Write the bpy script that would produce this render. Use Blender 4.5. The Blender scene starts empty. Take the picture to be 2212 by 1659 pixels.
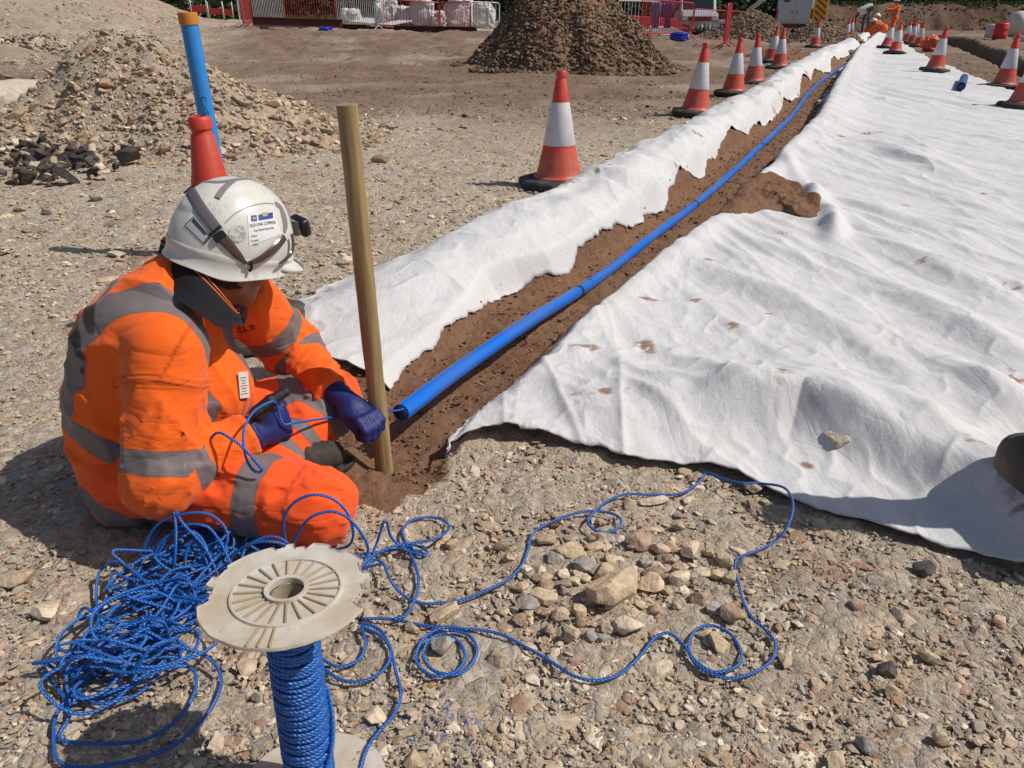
import bpy, bmesh, math, random
import numpy as np
from mathutils import Vector, Matrix

R = math.radians
rng = np.random.default_rng(11)
random.seed(5)
scene = bpy.context.scene
COL = scene.collection

# ------------------------------------------------------------------ site survey
# camera 1.12 m above the hardcore, tilted 26.1 degrees down; survey points are read as
# image positions (2212 px wide print) and turned into metres on the ground / at a distance
FPX, CX, CY, HC, PITCH = 1661.0, 1106.0, 829.5, 1.12, R(26.1)
CP, SP = math.cos(PITCH), math.sin(PITCH)


def ray(px, py):
    xc, yc = (px - CX) / FPX, -(py - CY) / FPX
    return xc, CP + yc * SP, yc * CP - SP


def G(px, py, z=0.0):
    dx, dy, dz = ray(px, py)
    t = (z - HC) / dz
    return np.array([dx * t, dy * t, z])


def AT(px, py, Y):
    dx, dy, dz = ray(px, py)
    t = Y / dy
    return np.array([dx * t, Y, HC + dz * t])


# ------------------------------------------------------------------ noise
_perm = np.random.default_rng(3).permutation(512)
_perm = np.concatenate([_perm, _perm, _perm])
_gr = np.random.default_rng(4).normal(size=(512, 3))
_gr /= np.linalg.norm(_gr, axis=1)[:, None]


def perlin(x, y, z=0.0):
    x = np.asarray(x, float); y = np.asarray(y, float) + 0 * x; z = np.asarray(z, float) + 0 * x
    xi, yi, zi = np.floor(x).astype(int), np.floor(y).astype(int), np.floor(z).astype(int)
    xf, yf, zf = x - xi, y - yi, z - zi
    u, v, w = [t * t * t * (t * (t * 6 - 15) + 10) for t in (xf, yf, zf)]

    def g(a, b, c):
        h = _perm[(_perm[(_perm[(xi + a) & 511] + yi + b) & 511] + zi + c) & 511]
        q = _gr[h]
        return q[..., 0] * (xf - a) + q[..., 1] * (yf - b) + q[..., 2] * (zf - c)
    l = lambda a, b, t: a + (b - a) * t
    return l(l(l(g(0, 0, 0), g(1, 0, 0), u), l(g(0, 1, 0), g(1, 1, 0), u), v),
             l(l(g(0, 0, 1), g(1, 0, 1), u), l(g(0, 1, 1), g(1, 1, 1), u), v), w) * 1.6


def fbm(x, y, z=0.0, o=4, lac=2.03, gain=0.5):
    s, a, f = 0, 1.0, 1.0
    for i in range(o):
        s = s + a * perlin(x * f + 17.3 * i, y * f - 9.1 * i, z * f + 3.7 * i)
        a *= gain; f *= lac
    return s


def sstep(a, b, x):
    t = np.clip((x - a) / (b - a), 0, 1)
    return t * t * (3 - 2 * t)


# ------------------------------------------------------------------ objects
def tag(o, label=None, cat=None, group=None, kind=None):
    if label: o['label'] = label
    if cat: o['category'] = cat
    if group: o['group'] = group
    if kind: o['kind'] = kind
    return o


def empty(name, loc=(0, 0, 0), rz=0.0):
    o = bpy.data.objects.new(name, None)
    o.empty_display_size = 0.05
    o.location = loc; o.rotation_euler = (0, 0, rz)
    COL.objects.link(o)
    return o


def mesh_np(name, V, faces, mat=None, parent=None, smooth=False, attrs=None, cols=None, mats=None, midx=None):
    """faces: list of integer arrays (n,k)"""
    V = np.asarray(V, np.float32)
    me = bpy.data.meshes.new(name)
    faces = [np.asarray(f, np.int32) for f in faces if len(f)]
    nl = sum(f.size for f in faces); nf = sum(len(f) for f in faces)
    me.vertices.add(len(V)); me.vertices.foreach_set('co', V.ravel())
    me.loops.add(nl); me.loops.foreach_set('vertex_index', np.concatenate([f.ravel() for f in faces]))
    me.polygons.add(nf)
    tot = np.concatenate([np.full(len(f), f.shape[1], np.int32) for f in faces])
    st = np.concatenate([[0], np.cumsum(tot)[:-1]]).astype(np.int32)
    me.polygons.foreach_set('loop_start', st)
    if smooth is not None:
        me.polygons.foreach_set('use_smooth', np.full(nf, bool(smooth)))
    if midx is not None:
        me.polygons.foreach_set('material_index', np.asarray(midx, np.int32))
    me.update(calc_edges=True)
    for k, a in (attrs or {}).items():
        me.attributes.new(k, 'FLOAT', 'POINT').data.foreach_set('value', np.asarray(a, np.float32))
    for k, a in (cols or {}).items():
        a = np.asarray(a, np.float32)
        if a.shape[1] == 3: a = np.concatenate([a, np.ones((len(a), 1), np.float32)], 1)
        me.attributes.new(k, 'FLOAT_COLOR', 'POINT').data.foreach_set('color', a.ravel())
    me.validate()
    for m in (mats or ([mat] if mat else [])): me.materials.append(m)
    o = bpy.data.objects.new(name, me)
    COL.objects.link(o)
    if parent is not None: o.parent = parent
    return o


def copy_tree(o, parent=None):
    c = o.copy(); COL.objects.link(c)
    if parent is not None:
        c.parent = parent
    for ch in o.children: copy_tree(ch, c)
    return c


class MB:
    """collects shapes into one mesh"""
    def __init__(s): s.V, s.F, s.n = [], [], 0

    def add(s, V, faces):
        V = np.asarray(V, float)
        for f in faces:
            if len(f): s.F.append(np.asarray(f, int) + s.n)
        s.V.append(V); s.n += len(V); return s

    def build(s, name, mat, parent=None, smooth=False, **k):
        o = mesh_np(name, np.concatenate(s.V), s.F, mat, parent, smooth, **k)
        return o

    def tube(s, path, r, n=8, cap=True, closed=False, squash=None):
        s.add(*tube(path, r, n, cap, closed, squash)); return s

    def box(s, c, size, M=None, bev=0.0, seg=1):
        s.add(*box(c, size, M, bev, seg)); return s

    def lathe(s, prof, n=24, c=(0, 0, 0), M=None, a0=0, a1=2 * math.pi):
        s.add(*lathe(prof, n, c, M)); return s


def frames(P, closed=False):
    P = np.asarray(P, float)
    if closed:
        T = np.roll(P, -1, 0) - np.roll(P, 1, 0)
    else:
        T = np.gradient(P, axis=0)
    T /= np.maximum(np.linalg.norm(T, axis=1), 1e-9)[:, None]
    N = np.zeros_like(T)
    a = np.array([0, 0, 1.0]) if abs(T[0][2]) < 0.9 else np.array([1.0, 0, 0])
    n = a - T[0] * a.dot(T[0]); n /= np.linalg.norm(n); N[0] = n
    for i in range(1, len(P)):
        n = N[i - 1] - T[i] * N[i - 1].dot(T[i])
        l = np.linalg.norm(n)
        N[i] = n / l if l > 1e-6 else N[i - 1]
    return T, N, np.cross(T, N)


def tube(P, r, n=8, cap=True, closed=False, squash=None):
    P = np.asarray(P, float)
    T, N, B = frames(P, closed)
    r = np.broadcast_to(np.asarray(r, float), (len(P),))
    a = np.arange(n) * 2 * math.pi / n
    ca, sa = np.cos(a), np.sin(a)
    if squash: ca, sa = ca * squash[0], sa * squash[1]
    V = P[:, None] + r[:, None, None] * (ca[None, :, None] * N[:, None] + sa[None, :, None] * B[:, None])
    m = len(P)
    i = np.arange(m if closed else m - 1)[:, None] * n; j = np.arange(n)[None]
    i2 = (i + n) % (m * n); j2 = (j + 1) % n
    Q = np.stack([i + j, i + j2, i2 + j2, i2 + j], -1).reshape(-1, 4)
    V = V.reshape(-1, 3); F = [Q]
    if cap and not closed:
        c0, c1 = len(V), len(V) + 1
        V = np.concatenate([V, P[:1], P[-1:]])
        k = np.arange(n); k2 = (k + 1) % n
        F.append(np.stack([np.full(n, c0), k2, k], 1))
        F.append(np.stack([np.full(n, c1), (m - 1) * n + k, (m - 1) * n + k2], 1))
    return V, F


def box(c, size, M=None, bev=0.0, seg=1):
    bm = bmesh.new(); bmesh.ops.create_cube(bm, size=1.0)
    for v in bm.verts: v.co = Vector([v.co[i] * size[i] for i in range(3)])
    if bev > 0: bmesh.ops.bevel(bm, geom=bm.edges[:], offset=bev, segments=seg, affect='EDGES', profile=0.5)
    bm.verts.index_update()
    V = np.array([v.co[:] for v in bm.verts])
    D = {}
    for f in bm.faces: D.setdefault(len(f.verts), []).append([v.index for v in f.verts])
    bm.free()
    if M is not None: V = V @ np.asarray(M).T
    return V + np.asarray(c), [np.array(x) for x in D.values()]


def lathe(prof, n=24, c=(0, 0, 0), M=None):
    prof = np.asarray(prof, float); m = len(prof)
    a = np.arange(n) * 2 * math.pi / n
    V = np.stack([prof[:, :1] * np.cos(a), prof[:, :1] * np.sin(a), np.repeat(prof[:, 1:2], n, 1)], -1).reshape(-1, 3)
    i = np.arange(m - 1)[:, None] * n; j = np.arange(n)[None]; j2 = (j + 1) % n
    Q = np.stack([i + j, i + j2, i + n + j2, i + n + j], -1).reshape(-1, 4)
    F = [Q]
    if M is not None: V = V @ np.asarray(M).T
    return V + np.asarray(c), F


def rotm(axis, ang):
    return np.array(Matrix.Rotation(ang, 3, axis))


def catmull(P, k=12, closed=False):
    P = np.asarray(P, float)
    if closed: Q = np.concatenate([P[-1:], P, P[:2]])
    else: Q = np.concatenate([2 * P[:1] - P[1:2], P, 2 * P[-1:] - P[-2:-1]])
    t = np.linspace(0, 1, k, endpoint=False)[:, None]
    out = []
    for i in range(1, len(Q) - 2):
        a, b, c, d = Q[i - 1], Q[i], Q[i + 1], Q[i + 2]
        out.append(0.5 * ((2 * b) + (c - a) * t + (2 * a - 5 * b + 4 * c - d) * t ** 2 + (3 * b - a - 3 * c + d) * t ** 3))
    if not closed: out.append(P[-1:])
    return np.concatenate(out)


def resample(P, step):
    d = np.linalg.norm(np.diff(P, axis=0), axis=1); s = np.concatenate([[0], np.cumsum(d)])
    n = max(2, int(s[-1] / step) + 1)
    q = np.linspace(0, s[-1], n)
    return np.stack([np.interp(q, s, P[:, i]) for i in range(3)], 1)


# ------------------------------------------------------------------ materials
class NT:
    def __init__(s, name):
        s.m = bpy.data.materials.new(name); s.m.use_nodes = True
        s.t = s.m.node_tree; s.t.nodes.clear()
        s.out = s.n('ShaderNodeOutputMaterial')
        s._tc = None

    def n(s, typ, **k):
        nd = s.t.nodes.new(typ)
        for a, v in k.items(): setattr(nd, a, v)
        return nd

    def l(s, a, b): s.t.links.new(a, b)

    def set(s, nd, **k):
        for a, v in k.items():
            key = int(a[1:]) if a[0] == '_' and a[1:].isdigit() else a.replace('_', ' ')
            if hasattr(v, 'is_linked') or hasattr(v, 'links'): s.l(v, nd.inputs[key])
            else: nd.inputs[key].default_value = v
        return nd

    @property
    def obj(s):
        if s._tc is None: s._tc = s.n('ShaderNodeTexCoord')
        return s._tc.outputs['Object']

    def mapping(s, scale=(1, 1, 1), rot=(0, 0, 0), vec=None):
        m = s.n('ShaderNodeMapping'); s.l(vec or s.obj, m.inputs[0])
        m.inputs['Scale'].default_value = scale; m.inputs['Rotation'].default_value = rot
        return m.outputs[0]

    def noise(s, scale, detail=4, rough=0.55, vec=None, dist=0.0):
        nd = s.n('ShaderNodeTexNoise'); s.l(vec or s.obj, nd.inputs['Vector'])
        nd.inputs['Scale'].default_value = scale; nd.inputs['Detail'].default_value = detail
        nd.inputs['Roughness'].default_value = rough; nd.inputs['Distortion'].default_value = dist
        return nd.outputs['Fac']

    def voro(s, scale, feature='F1', vec=None, out='Distance'):
        nd = s.n('ShaderNodeTexVoronoi', feature=feature); s.l(vec or s.obj, nd.inputs['Vector'])
        nd.inputs['Scale'].default_value = scale
        return nd.outputs[out]

    def ramp(s, fac, stops, interp='LINEAR'):
        nd = s.n('ShaderNodeValToRGB'); s.l(fac, nd.inputs[0]); cr = nd.color_ramp; cr.interpolation = interp
        while len(cr.elements) < len(stops): cr.elements.new(0.5)
        for e, (p, c) in zip(cr.elements, stops):
            e.position = p; e.color = (c, c, c, 1) if isinstance(c, (int, float)) else (*c, 1)
        return nd.outputs[0]

    def mix(s, fac, a, b, mode='MIX'):
        nd = s.n('ShaderNodeMix', data_type='RGBA', blend_type=mode)
        for k, v in ((0, fac), (6, a), (7, b)):
            if hasattr(v, 'links'): s.l(v, nd.inputs[k])
            elif k == 0: nd.inputs[0].default_value = v
            else: nd.inputs[k].default_value = (*v, 1)
        return nd.outputs[2]

    def math(s, op, a, b=None, c=None):
        nd = s.n('ShaderNodeMath', operation=op)
        for k, v in enumerate((a, b, c)):
            if v is None: continue
            if hasattr(v, 'links'): s.l(v, nd.inputs[k])
            else: nd.inputs[k].default_value = v
        return nd.outputs[0]

    def attr(s, name, out='Fac'):
        nd = s.n('ShaderNodeAttribute', attribute_name=name); return nd.outputs[out]

    def bump(s, h, strength=0.5, dist=0.01, normal=None):
        nd = s.n('ShaderNodeBump'); s.l(h, nd.inputs['Height'])
        nd.inputs['Strength'].default_value = strength; nd.inputs['Distance'].default_value = dist
        if normal: s.l(normal, nd.inputs['Normal'])
        return nd.outputs[0]

    def bsdf(s, color, rough=0.6, normal=None, **k):
        b = s.n('ShaderNodeBsdfPrincipled')
        if hasattr(color, 'links'): s.l(color, b.inputs['Base Color'])
        else: b.inputs['Base Color'].default_value = (*color, 1)
        if hasattr(rough, 'links'): s.l(rough, b.inputs['Roughness'])
        else: b.inputs['Roughness'].default_value = rough
        if normal: s.l(normal, b.inputs['Normal'])
        for a, v in k.items():
            key = a.replace('_', ' ')
            if hasattr(v, 'links'): s.l(v, b.inputs[key])
            else: b.inputs[key].default_value = v
        s.l(b.outputs[0], s.out.inputs[0])
        return s.m


def plain(name, col, rough=0.5, var=0.15, scale=20, dirt=None, dirt_amt=0.3, bump=0.0, bscale=80, **k):
    """painted or moulded surface with slight tonal variation, grime and grain"""
    t = NT(name)
    c = t.mix(t.noise(scale, 5), tuple(x * (1 - var) for x in col), tuple(min(1, x * (1 + var)) for x in col))
    if dirt:
        f = t.ramp(t.noise(scale * 0.45, 6, 0.65), [(0.45, 0.0), (0.75, dirt_amt)])
        c = t.mix(f, c, dirt)
    nrm = t.bump(t.noise(bscale, 4), bump, 0.002) if bump else None
    return t.bsdf(c, rough, nrm, **k)


def text_mesh(body, size, extrude=.0002):
    cu = bpy.data.curves.new('text', 'FONT'); cu.body = body; cu.size = size; cu.extrude = extrude; cu.align_x = 'CENTER'; cu.align_y = 'CENTER'
    to = bpy.data.objects.new('text', cu); COL.objects.link(to)
    me = bpy.data.meshes.new_from_object(to.evaluated_get(bpy.context.evaluated_depsgraph_get()))
    V = np.array([v.co[:] for v in me.vertices]).reshape(-1, 3); D = {}
    for f in me.polygons: D.setdefault(len(f.vertices), []).append(list(f.vertices))
    bpy.data.objects.remove(to); bpy.data.curves.remove(cu); bpy.data.meshes.remove(me)
    return V, [np.array(x) for x in D.values()]


# ------------------------------------------------------------------ trench and membrane outlines
def PL(pts): return np.array([G(*p) for p in pts])

TL = [(835, 812), (900, 765), (960, 722), (1020, 668), (1060, 612), (1120, 590), (1190, 572), (1310, 498), (1450, 402),
      (1545, 328), (1655, 248), (1722, 187), (1785, 142), (1835, 112), (1868, 92), (1886, 76)]
TR = [(950, 990), (1050, 872), (1200, 722), (1400, 560), (1530, 472), (1600, 405), (1645, 368), (1750, 270), (1788, 205),
      (1818, 155), (1848, 112), (1876, 90), (1892, 76)]
OL = [(500, 760), (600, 672), (700, 622), (860, 558), (990, 500), (1110, 452), (1180, 420), (1290, 370), (1330, 340), (1450, 300),
      (1500, 258), (1600, 210), (1645, 180), (1702, 148), (1760, 115), (1830, 90), (1868, 76), (1880, 71)]
tl, tr, ol = PL(TL), PL(TR), PL(OL)


def ycurve(p):
    o = np.argsort(p[:, 1]); q = p[o]
    return lambda y: np.interp(y, q[:, 1], q[:, 0])
x_tl, x_tr, x_ol = ycurve(tl), ycurve(tr), ycurve(ol)
DI = PL([(2050, 80), (2095, 98), (2165, 126), (2235, 156), (2330, 200), (2460, 280)])
x_di = ycurve(DI)
Y0T, Y1T = 1.72, 36.0


def in_trench(x, y):
    e = 0.03 + 0.004 * y
    a = sstep(-e, e, x - x_tl(y)) * sstep(-e, e, x_tr(y) - x)
    return a * sstep(Y0T - .12, Y0T + .12, y) * (1 - sstep(Y1T, Y1T + 3, y))


def soil_mask(x, y):
    e = 0.05
    n = fbm(x * 6, y * 6, 2.0, 3) * .09
    a = sstep(-e, e, x - x_tl(y) + .16 + n) * sstep(-e, e, x_tr(y) - x + .0 + .09 * sstep(2.1, 2.8, y) + n * .7) * sstep(1.66, 1.78, y + n) * (1 - sstep(36, 39, y))
    b = sstep(.24, .17, np.hypot((x + .40), (y - 1.74) * 1.25) + n * .8)
    c = sstep(.20, .12, np.hypot((x + .50), (y - 1.92) * 1.0) + n * .6)
    return np.maximum(np.maximum(a, b), c)


def gz(x, y):
    """height of the site without grit"""
    x = np.asarray(x, float); y = np.asarray(y, float)
    z = 0.012 * fbm(x * .9, y * .9, .5, 3) + 0.05 * fbm(x * .25, y * .25, 4.5, 2) * sstep(4, 9, y)
    rise = .42 * sstep(14, 33, y) * (1 - sstep(0, 6, x - .1 * y))
    hill = 2.6 * sstep(-1.0, 7.5, -x - .34 * y - 1.0) * sstep(12, 34, y)
    bank = 1.15 * sstep(45.0, 48.0, y + .7 * fbm(x * .4, y * .4, 7, 3) - .05 * (x - 18)) * sstep(15.6, 17.6, x)
    pit = -.24 * sstep(3.4, 1.6, np.hypot((x - 17.6) / 1.5, y - 41.0))
    z = z + rise + hill + bank + pit
    z = z - (.060 + .075 * sstep(2.2, 4, y)) * in_trench(x, y)
    # spoil edge under the strip on the left of the trench
    w = np.maximum(x_tl(y) - x_ol(y), .05); q = (x - x_ol(y)) / w
    z = z + .05 * sstep(0, .6, q) * sstep(1.2, .9, q) * sstep(2.3, 3.2, y) * (1 - sstep(34, 37, y))
    # soil heaped against the post
    z = z + .045 * np.exp(-(((x + .40) / .15) ** 2 + ((y - 1.73) / .11) ** 2))
    z = z + .05 * np.exp(-(((x - .02) / .13) ** 2 + ((y - 3.0) / .16) ** 2))
    # open drain on the right
    dd = (x - x_di(y)); ww = .30 + .013 * y
    z = z - .60 * sstep(ww, ww * .55, np.abs(dd)) * sstep(5.0, 7, y) * (1 - sstep(38, 41, y))
    # slightly lower tray where the rope lies
    return z


# ------------------------------------------------------------------ materials of the ground
def ground_mat(name, grit=True):
    t = NT(name)
    big = t.noise(.55, 5, .6); mid = t.noise(6, 6, .62); fine = t.noise(55, 6, .7); grain = t.noise(320, 3, .6)
    tan = t.ramp(fine, [(.28, (.33, .24, .16)), (.46, (.52, .41, .29)), (.6, (.60, .49, .36)), (.78, (.68, .59, .47))])
    grey = t.ramp(fine, [(.28, (.28, .23, .185)), (.5, (.46, .395, .325)), (.75, (.60, .53, .455))])
    c = t.mix(t.ramp(mid, [(.36, 0.), (.58, .9)]), tan, grey)
    red = t.ramp(fine, [(.3, (.20, .11, .065)), (.7, (.37, .23, .145))])
    c = t.mix(t.ramp(t.noise(2.3, 5, .6), [(.56, 0.), (.72, .75)]), c, red)
    # broken stone: voronoi chips of differing tone
    vc = t.n('ShaderNodeTexVoronoi', feature='F1'); vec = t.mix(.06, t.mapping((1, 1, 1)), t.noise(30, 3))
    t.l(t.mapping((1, 1, .4)), vc.inputs['Vector']); vc.inputs['Scale'].default_value = 34
    chip = t.ramp(t.math('FRACT', t.math('MULTIPLY', vc.outputs['Color'], 3.7)), [(0., .72), (.6, 1.0), (1., 1.28)])
    c = t.mix(.55, c, chip, 'MULTIPLY')
    brown = t.ramp(fine, [(.25, (.115, .070, .048)), (.45, (.19, .125, .088)), (.6, (.26, .185, .138)), (.75, (.42, .33, .26))])
    brown = t.mix(t.ramp(t.noise(1.3, 6, .65), [(.45, 0.), (.7, .6)]), brown, t.mix(fine, (.22, .155, .115), (.40, .31, .24)))
    c = t.mix(t.attr('brown'), c, brown)
    soil = t.ramp(t.noise(38, 6, .7), [(.28, (.135, .066, .037)), (.5, (.215, .115, .067)), (.72, (.285, .168, .105))])
    soil = t.mix(t.ramp(t.noise(3.2, 4), [(.35, 0.), (.7, .6)]), soil, t.mix(grain, (.21, .112, .066), (.32, .195, .122)))
    sa = t.math('ADD', t.attr('soil'), t.math('MULTIPLY', t.math('SUBTRACT', t.noise(42, 5, .65), .5), .9))
    c = t.mix(t.ramp(sa, [(.40, 0.), (.56, 1.)]), c, soil)
    loam_and_shade = t.ramp(t.noise(7, 6, .7), [(.3, (.040, .025, .017)), (.5, (.085, .054, .037)), (.7, (.15, .105, .075))])
    c = t.mix(t.attr('loam_and_shade'), c, loam_and_shade)
    # flecks of blue marking paint
    blue = t.math('MULTIPLY', t.attr('paint'), t.ramp(t.noise(75, 4, .7), [(.56, 0.), (.60, 1.)]))
    c = t.mix(blue, c, (.02, .12, .42))
    h1 = t.math('MULTIPLY', fine, 1.0)
    edge = t.ramp(t.voro(34, 'DISTANCE_TO_EDGE', t.mapping((1, 1, .4))), [(0., 0.), (.12, .8), (.5, 1.)])
    hs = t.math('MULTIPLY', edge, t.math('SUBTRACT', 1.0, t.attr('soil')))
    h = t.math('ADD', t.math('MULTIPLY', hs, .35), t.math('ADD', h1, t.math('MULTIPLY', grain, .35)))
    n1 = t.bump(h, .9, .012)
    n2 = t.bump(t.noise(16, 5, .6), .5, .03, n1)
    return t.bsdf(c, .95, n2, Specular_IOR_Level=.15)


M_GROUND = ground_mat('hardcore_ground')


def stone_mat(name, rough=.9):
    t = NT(name)
    base = t.attr('col', 'Color')
    f = t.noise(60, 6, .65); g = t.noise(9, 4)
    c = t.mix(t.ramp(f, [(.3, .0), (.7, 1.)]), t.mix(1., base, (.66, .62, .58), 'MULTIPLY'), t.mix(1., base, (1.22, 1.2, 1.15), 'MULTIPLY'))
    c = t.mix(t.ramp(g, [(.5, 0.), (.72, .45)]), c, (.34, .24, .15))
    n = t.bump(t.noise(120, 5, .7), .55, .006)
    n = t.bump(t.noise(28, 4, .6), .5, .012, n)
    return t.bsdf(c, rough, n, Specular_IOR_Level=.2)


M_STONE = stone_mat('broken_stone')

# ------------------------------------------------------------------ ground sheet
def ground():
    ys = list(np.arange(-2.5, .45, .08)); y = .45
    while y < 62: ys.append(y); y += max(.0095, .0058 * y)
    while y < 900: ys.append(y); y *= 1.09
    ys = np.array(ys); nu = 900
    u = np.linspace(-1, 1, nu); u = .56 * u + .44 * u ** 5
    half = np.where(ys < 62, 1.75 * np.maximum(ys, .2) + 3.0, 1.75 * ys + 3.0 + 3 * (ys - 62))
    X = half[:, None] * u[None]; Y = np.repeat(ys[:, None], nu, 1)
    z = gz(X, Y)
    sm = soil_mask(X, Y)
    near = 1 - sstep(6, 14, Y)
    lump = np.maximum(0, fbm(X * 14, Y * 14, 1.1, 4)) ** 1.3
    chips = np.maximum(0, perlin(X * 34, Y * 34, 9.2) - .1)
    z += (1 - sm) * (.011 * fbm(X * 7, Y * 7, 3, 4) + .012 * lump + .009 * chips * near)
    z += (1 - sm) * sstep(6, 12, Y) * .03 * fbm(X * 1.6, Y * 1.6, 3.3, 4)
    z += sm * (.015 * fbm(X * 8, Y * 8, 6, 4) + .006 * np.maximum(0, fbm(X * 25, Y * 25, 8, 3)))
    far_ = sstep(13, 20, Y)
    z += far_ * (.10 * fbm(X * .8, Y * .8, 21, 4) + .05 * np.maximum(0, fbm(X * 2.2, Y * 2.2, 22, 3))) * np.maximum(sstep(-1.0, -2.0, X - x_tl(Y)), sstep(3.6, 5.0, X - x_tl(Y))) + .22 * fbm(X * .9, Y * .9, 25, 4) * sstep(44, 46, Y) * (X > 14)
    # wheel ruts crossing the brown haul road
    rut = np.sin(Y * 3.1 + 1.3 * fbm(X * .3, Y * .3, 2, 2) + .25 * X) * .014
    z += rut * sstep(8, 11, Y) * (1 - sstep(26, 32, Y)) * (X < x_ol(Y) - .2)
    V = np.stack([X, Y, z], -1).reshape(-1, 3)
    ny = len(ys)
    i = np.arange(ny - 1)[:, None] * nu; j = np.arange(nu - 1)[None]
    Q = np.stack([i + j, i + j + 1, i + nu + j + 1, i + nu + j], -1).reshape(-1, 4)
    nb = fbm(X * .35, Y * .35, 12, 4)
    brown = sstep(6.2, 11.5, Y + 1.8 * nb - .15 * np.abs(X)) * (1 - .62 * sstep(-1.5, 2.5, -X - .30 * Y - .5 + 1.5 * nb) * sstep(12, 19, Y))
    brown = np.maximum(brown, sstep(41.5, 43.5, Y) * (X > 11)) * (1 - .5 * sstep(.1, .7, nb))
    brown = np.maximum(brown, .75 * sstep(4, 8, Y) * (X > x_tr(Y)) * (.6 + .6 * nb))
    sm = np.maximum(sm, .75 * sstep(43.5, 45.5, Y) * (X > 12) * (.7 + .5 * nb))
    dd_ = np.abs(X - x_di(Y)) / (.30 + .013 * Y)
    loam_and_shade = np.maximum(.95 * sstep(43.0, 45.5, Y + .8 * nb) * (X > 12), .6 * sstep(1.1, .7, dd_) * sstep(5, 7, Y) * sstep(41, 38, Y)) * (.75 + .5 * nb)  # dark soil on the bank; in the drain, shade painted into the colour
    paint = 1.0 * np.exp(-(((X + .14) / .17) ** 2 + ((Y - .93) / .10) ** 2)) + .7 * np.exp(-(((X + .66) / .2) ** 2 + ((Y - .92) / .09) ** 2))
    mesh_np('ground', V, [Q], M_GROUND, smooth=True,
            attrs={'soil': sm.ravel(), 'brown': np.clip(brown, 0, 1).ravel(), 'paint': paint.ravel(), 'loam_and_shade': np.clip(loam_and_shade, 0, 1).ravel()})['kind'] = 'structure'


ground()


# ------------------------------------------------------------------ stones
def ico(sub):
    bm = bmesh.new(); bmesh.ops.create_icosphere(bm, subdivisions=sub, radius=1.0)
    V = np.array([v.co[:] for v in bm.verts]); F = np.array([[v.index for v in f.verts] for f in bm.faces]); bm.free()
    return V, F


def rock_shape(sub, seed, planes=11, rough=.05, d0=.40, d1=.78):
    r = np.random.default_rng(seed); V, F = ico(sub); V = V.copy()
    for _ in range(planes):
        n = r.normal(size=3); n /= np.linalg.norm(n); d = r.uniform(d0, d1)
        k = V @ n; ex = k > d
        V[ex] -= np.outer(k[ex] - d, n)
    V *= (1 + rough * fbm(V[:, 0] * 1.7 + seed, V[:, 1] * 1.7, V[:, 2] * 1.7, 3))[:, None]
    V = V * np.array([1, r.uniform(.62, .95), r.uniform(.5, .8)])
    return V / np.abs(V).max(), F


TPL = {0: [rock_shape(1, 40 + i, 6, .2) for i in range(14)], 1: [rock_shape(2, 80 + i, 10) for i in range(16)], 2: [rock_shape(3, 160 + i, 12) for i in range(12)]}
PAL_TAN = np.array([(.54, .43, .31), (.46, .36, .26), (.60, .50, .38), (.40, .31, .225), (.45, .40, .34), (.34, .30, .26), (.66, .58, .48), (.38, .25, .18), (.50, .41, .31)]) * 1.08
PAL_BROWN = np.array([(.26, .17, .11), (.20, .13, .085), (.33, .235, .165), (.17, .105, .07), (.38, .31, .24), (.24, .18, .14)])
PAL_GREY = np.array([(.055, .05, .052), (.075, .066, .066), (.045, .04, .042), (.10, .088, .085), (.40, .35, .27)])


def stones_geo(pos, size, lod, pal, flat=.75, tilt=.5, seed=0, axis=None):
    r = np.random.default_rng(seed); n = len(pos)
    yaw = r.uniform(0, 2 * math.pi, n); tx = r.normal(0, tilt, n); ty = r.normal(0, tilt, n)
    c, s = np.cos(yaw), np.sin(yaw); cx, sx = np.cos(tx), np.sin(tx); cy, sy = np.cos(ty), np.sin(ty)
    Rz = np.zeros((n, 3, 3)); Rz[:, 0, 0] = c; Rz[:, 0, 1] = -s; Rz[:, 1, 0] = s; Rz[:, 1, 1] = c; Rz[:, 2, 2] = 1
    Rx = np.zeros((n, 3, 3)); Rx[:, 0, 0] = 1; Rx[:, 1, 1] = cx; Rx[:, 1, 2] = -sx; Rx[:, 2, 1] = sx; Rx[:, 2, 2] = cx
    Ry = np.zeros((n, 3, 3)); Ry[:, 0, 0] = cy; Ry[:, 0, 2] = sy; Ry[:, 1, 1] = 1; Ry[:, 2, 0] = -sy; Ry[:, 2, 2] = cy
    M = Ry @ Rx @ Rz
    sc = np.stack([size * r.uniform(.8, 1.2, n), size * r.uniform(.75, 1.1, n), size * flat * r.uniform(.6, 1.1, n)], 1)
    which = r.integers(0, len(TPL[lod]), n)
    col = pal[r.integers(0, len(pal), n)] * r.uniform(.82, 1.15, (n, 1))
    Vs, Fs, Cs, off = [], [], [], 0
    for k, (T, F) in enumerate(TPL[lod]):
        idx = np.nonzero(which == k)[0]
        if not len(idx): continue
        P = np.einsum('nij,nvj->nvi', M[idx], T[None] * sc[idx][:, None]) + pos[idx][:, None]
        m = len(T)
        Vs.append(P.reshape(-1, 3)); Fs.append((F[None] + (np.arange(len(idx)) * m)[:, None, None]).reshape(-1, 3) + off)
        Cs.append(np.repeat(col[idx], m, 0)); off += len(idx) * m
    return np.concatenate(Vs), np.concatenate(Fs), np.concatenate(Cs)


def join_geo(L):
    off = 0; V, F, C = [], [], []
    for v, f, c in L:
        V.append(v); F.append(f + off); C.append(c); off += len(v)
    return np.concatenate(V), np.concatenate(F), np.concatenate(C)


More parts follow.
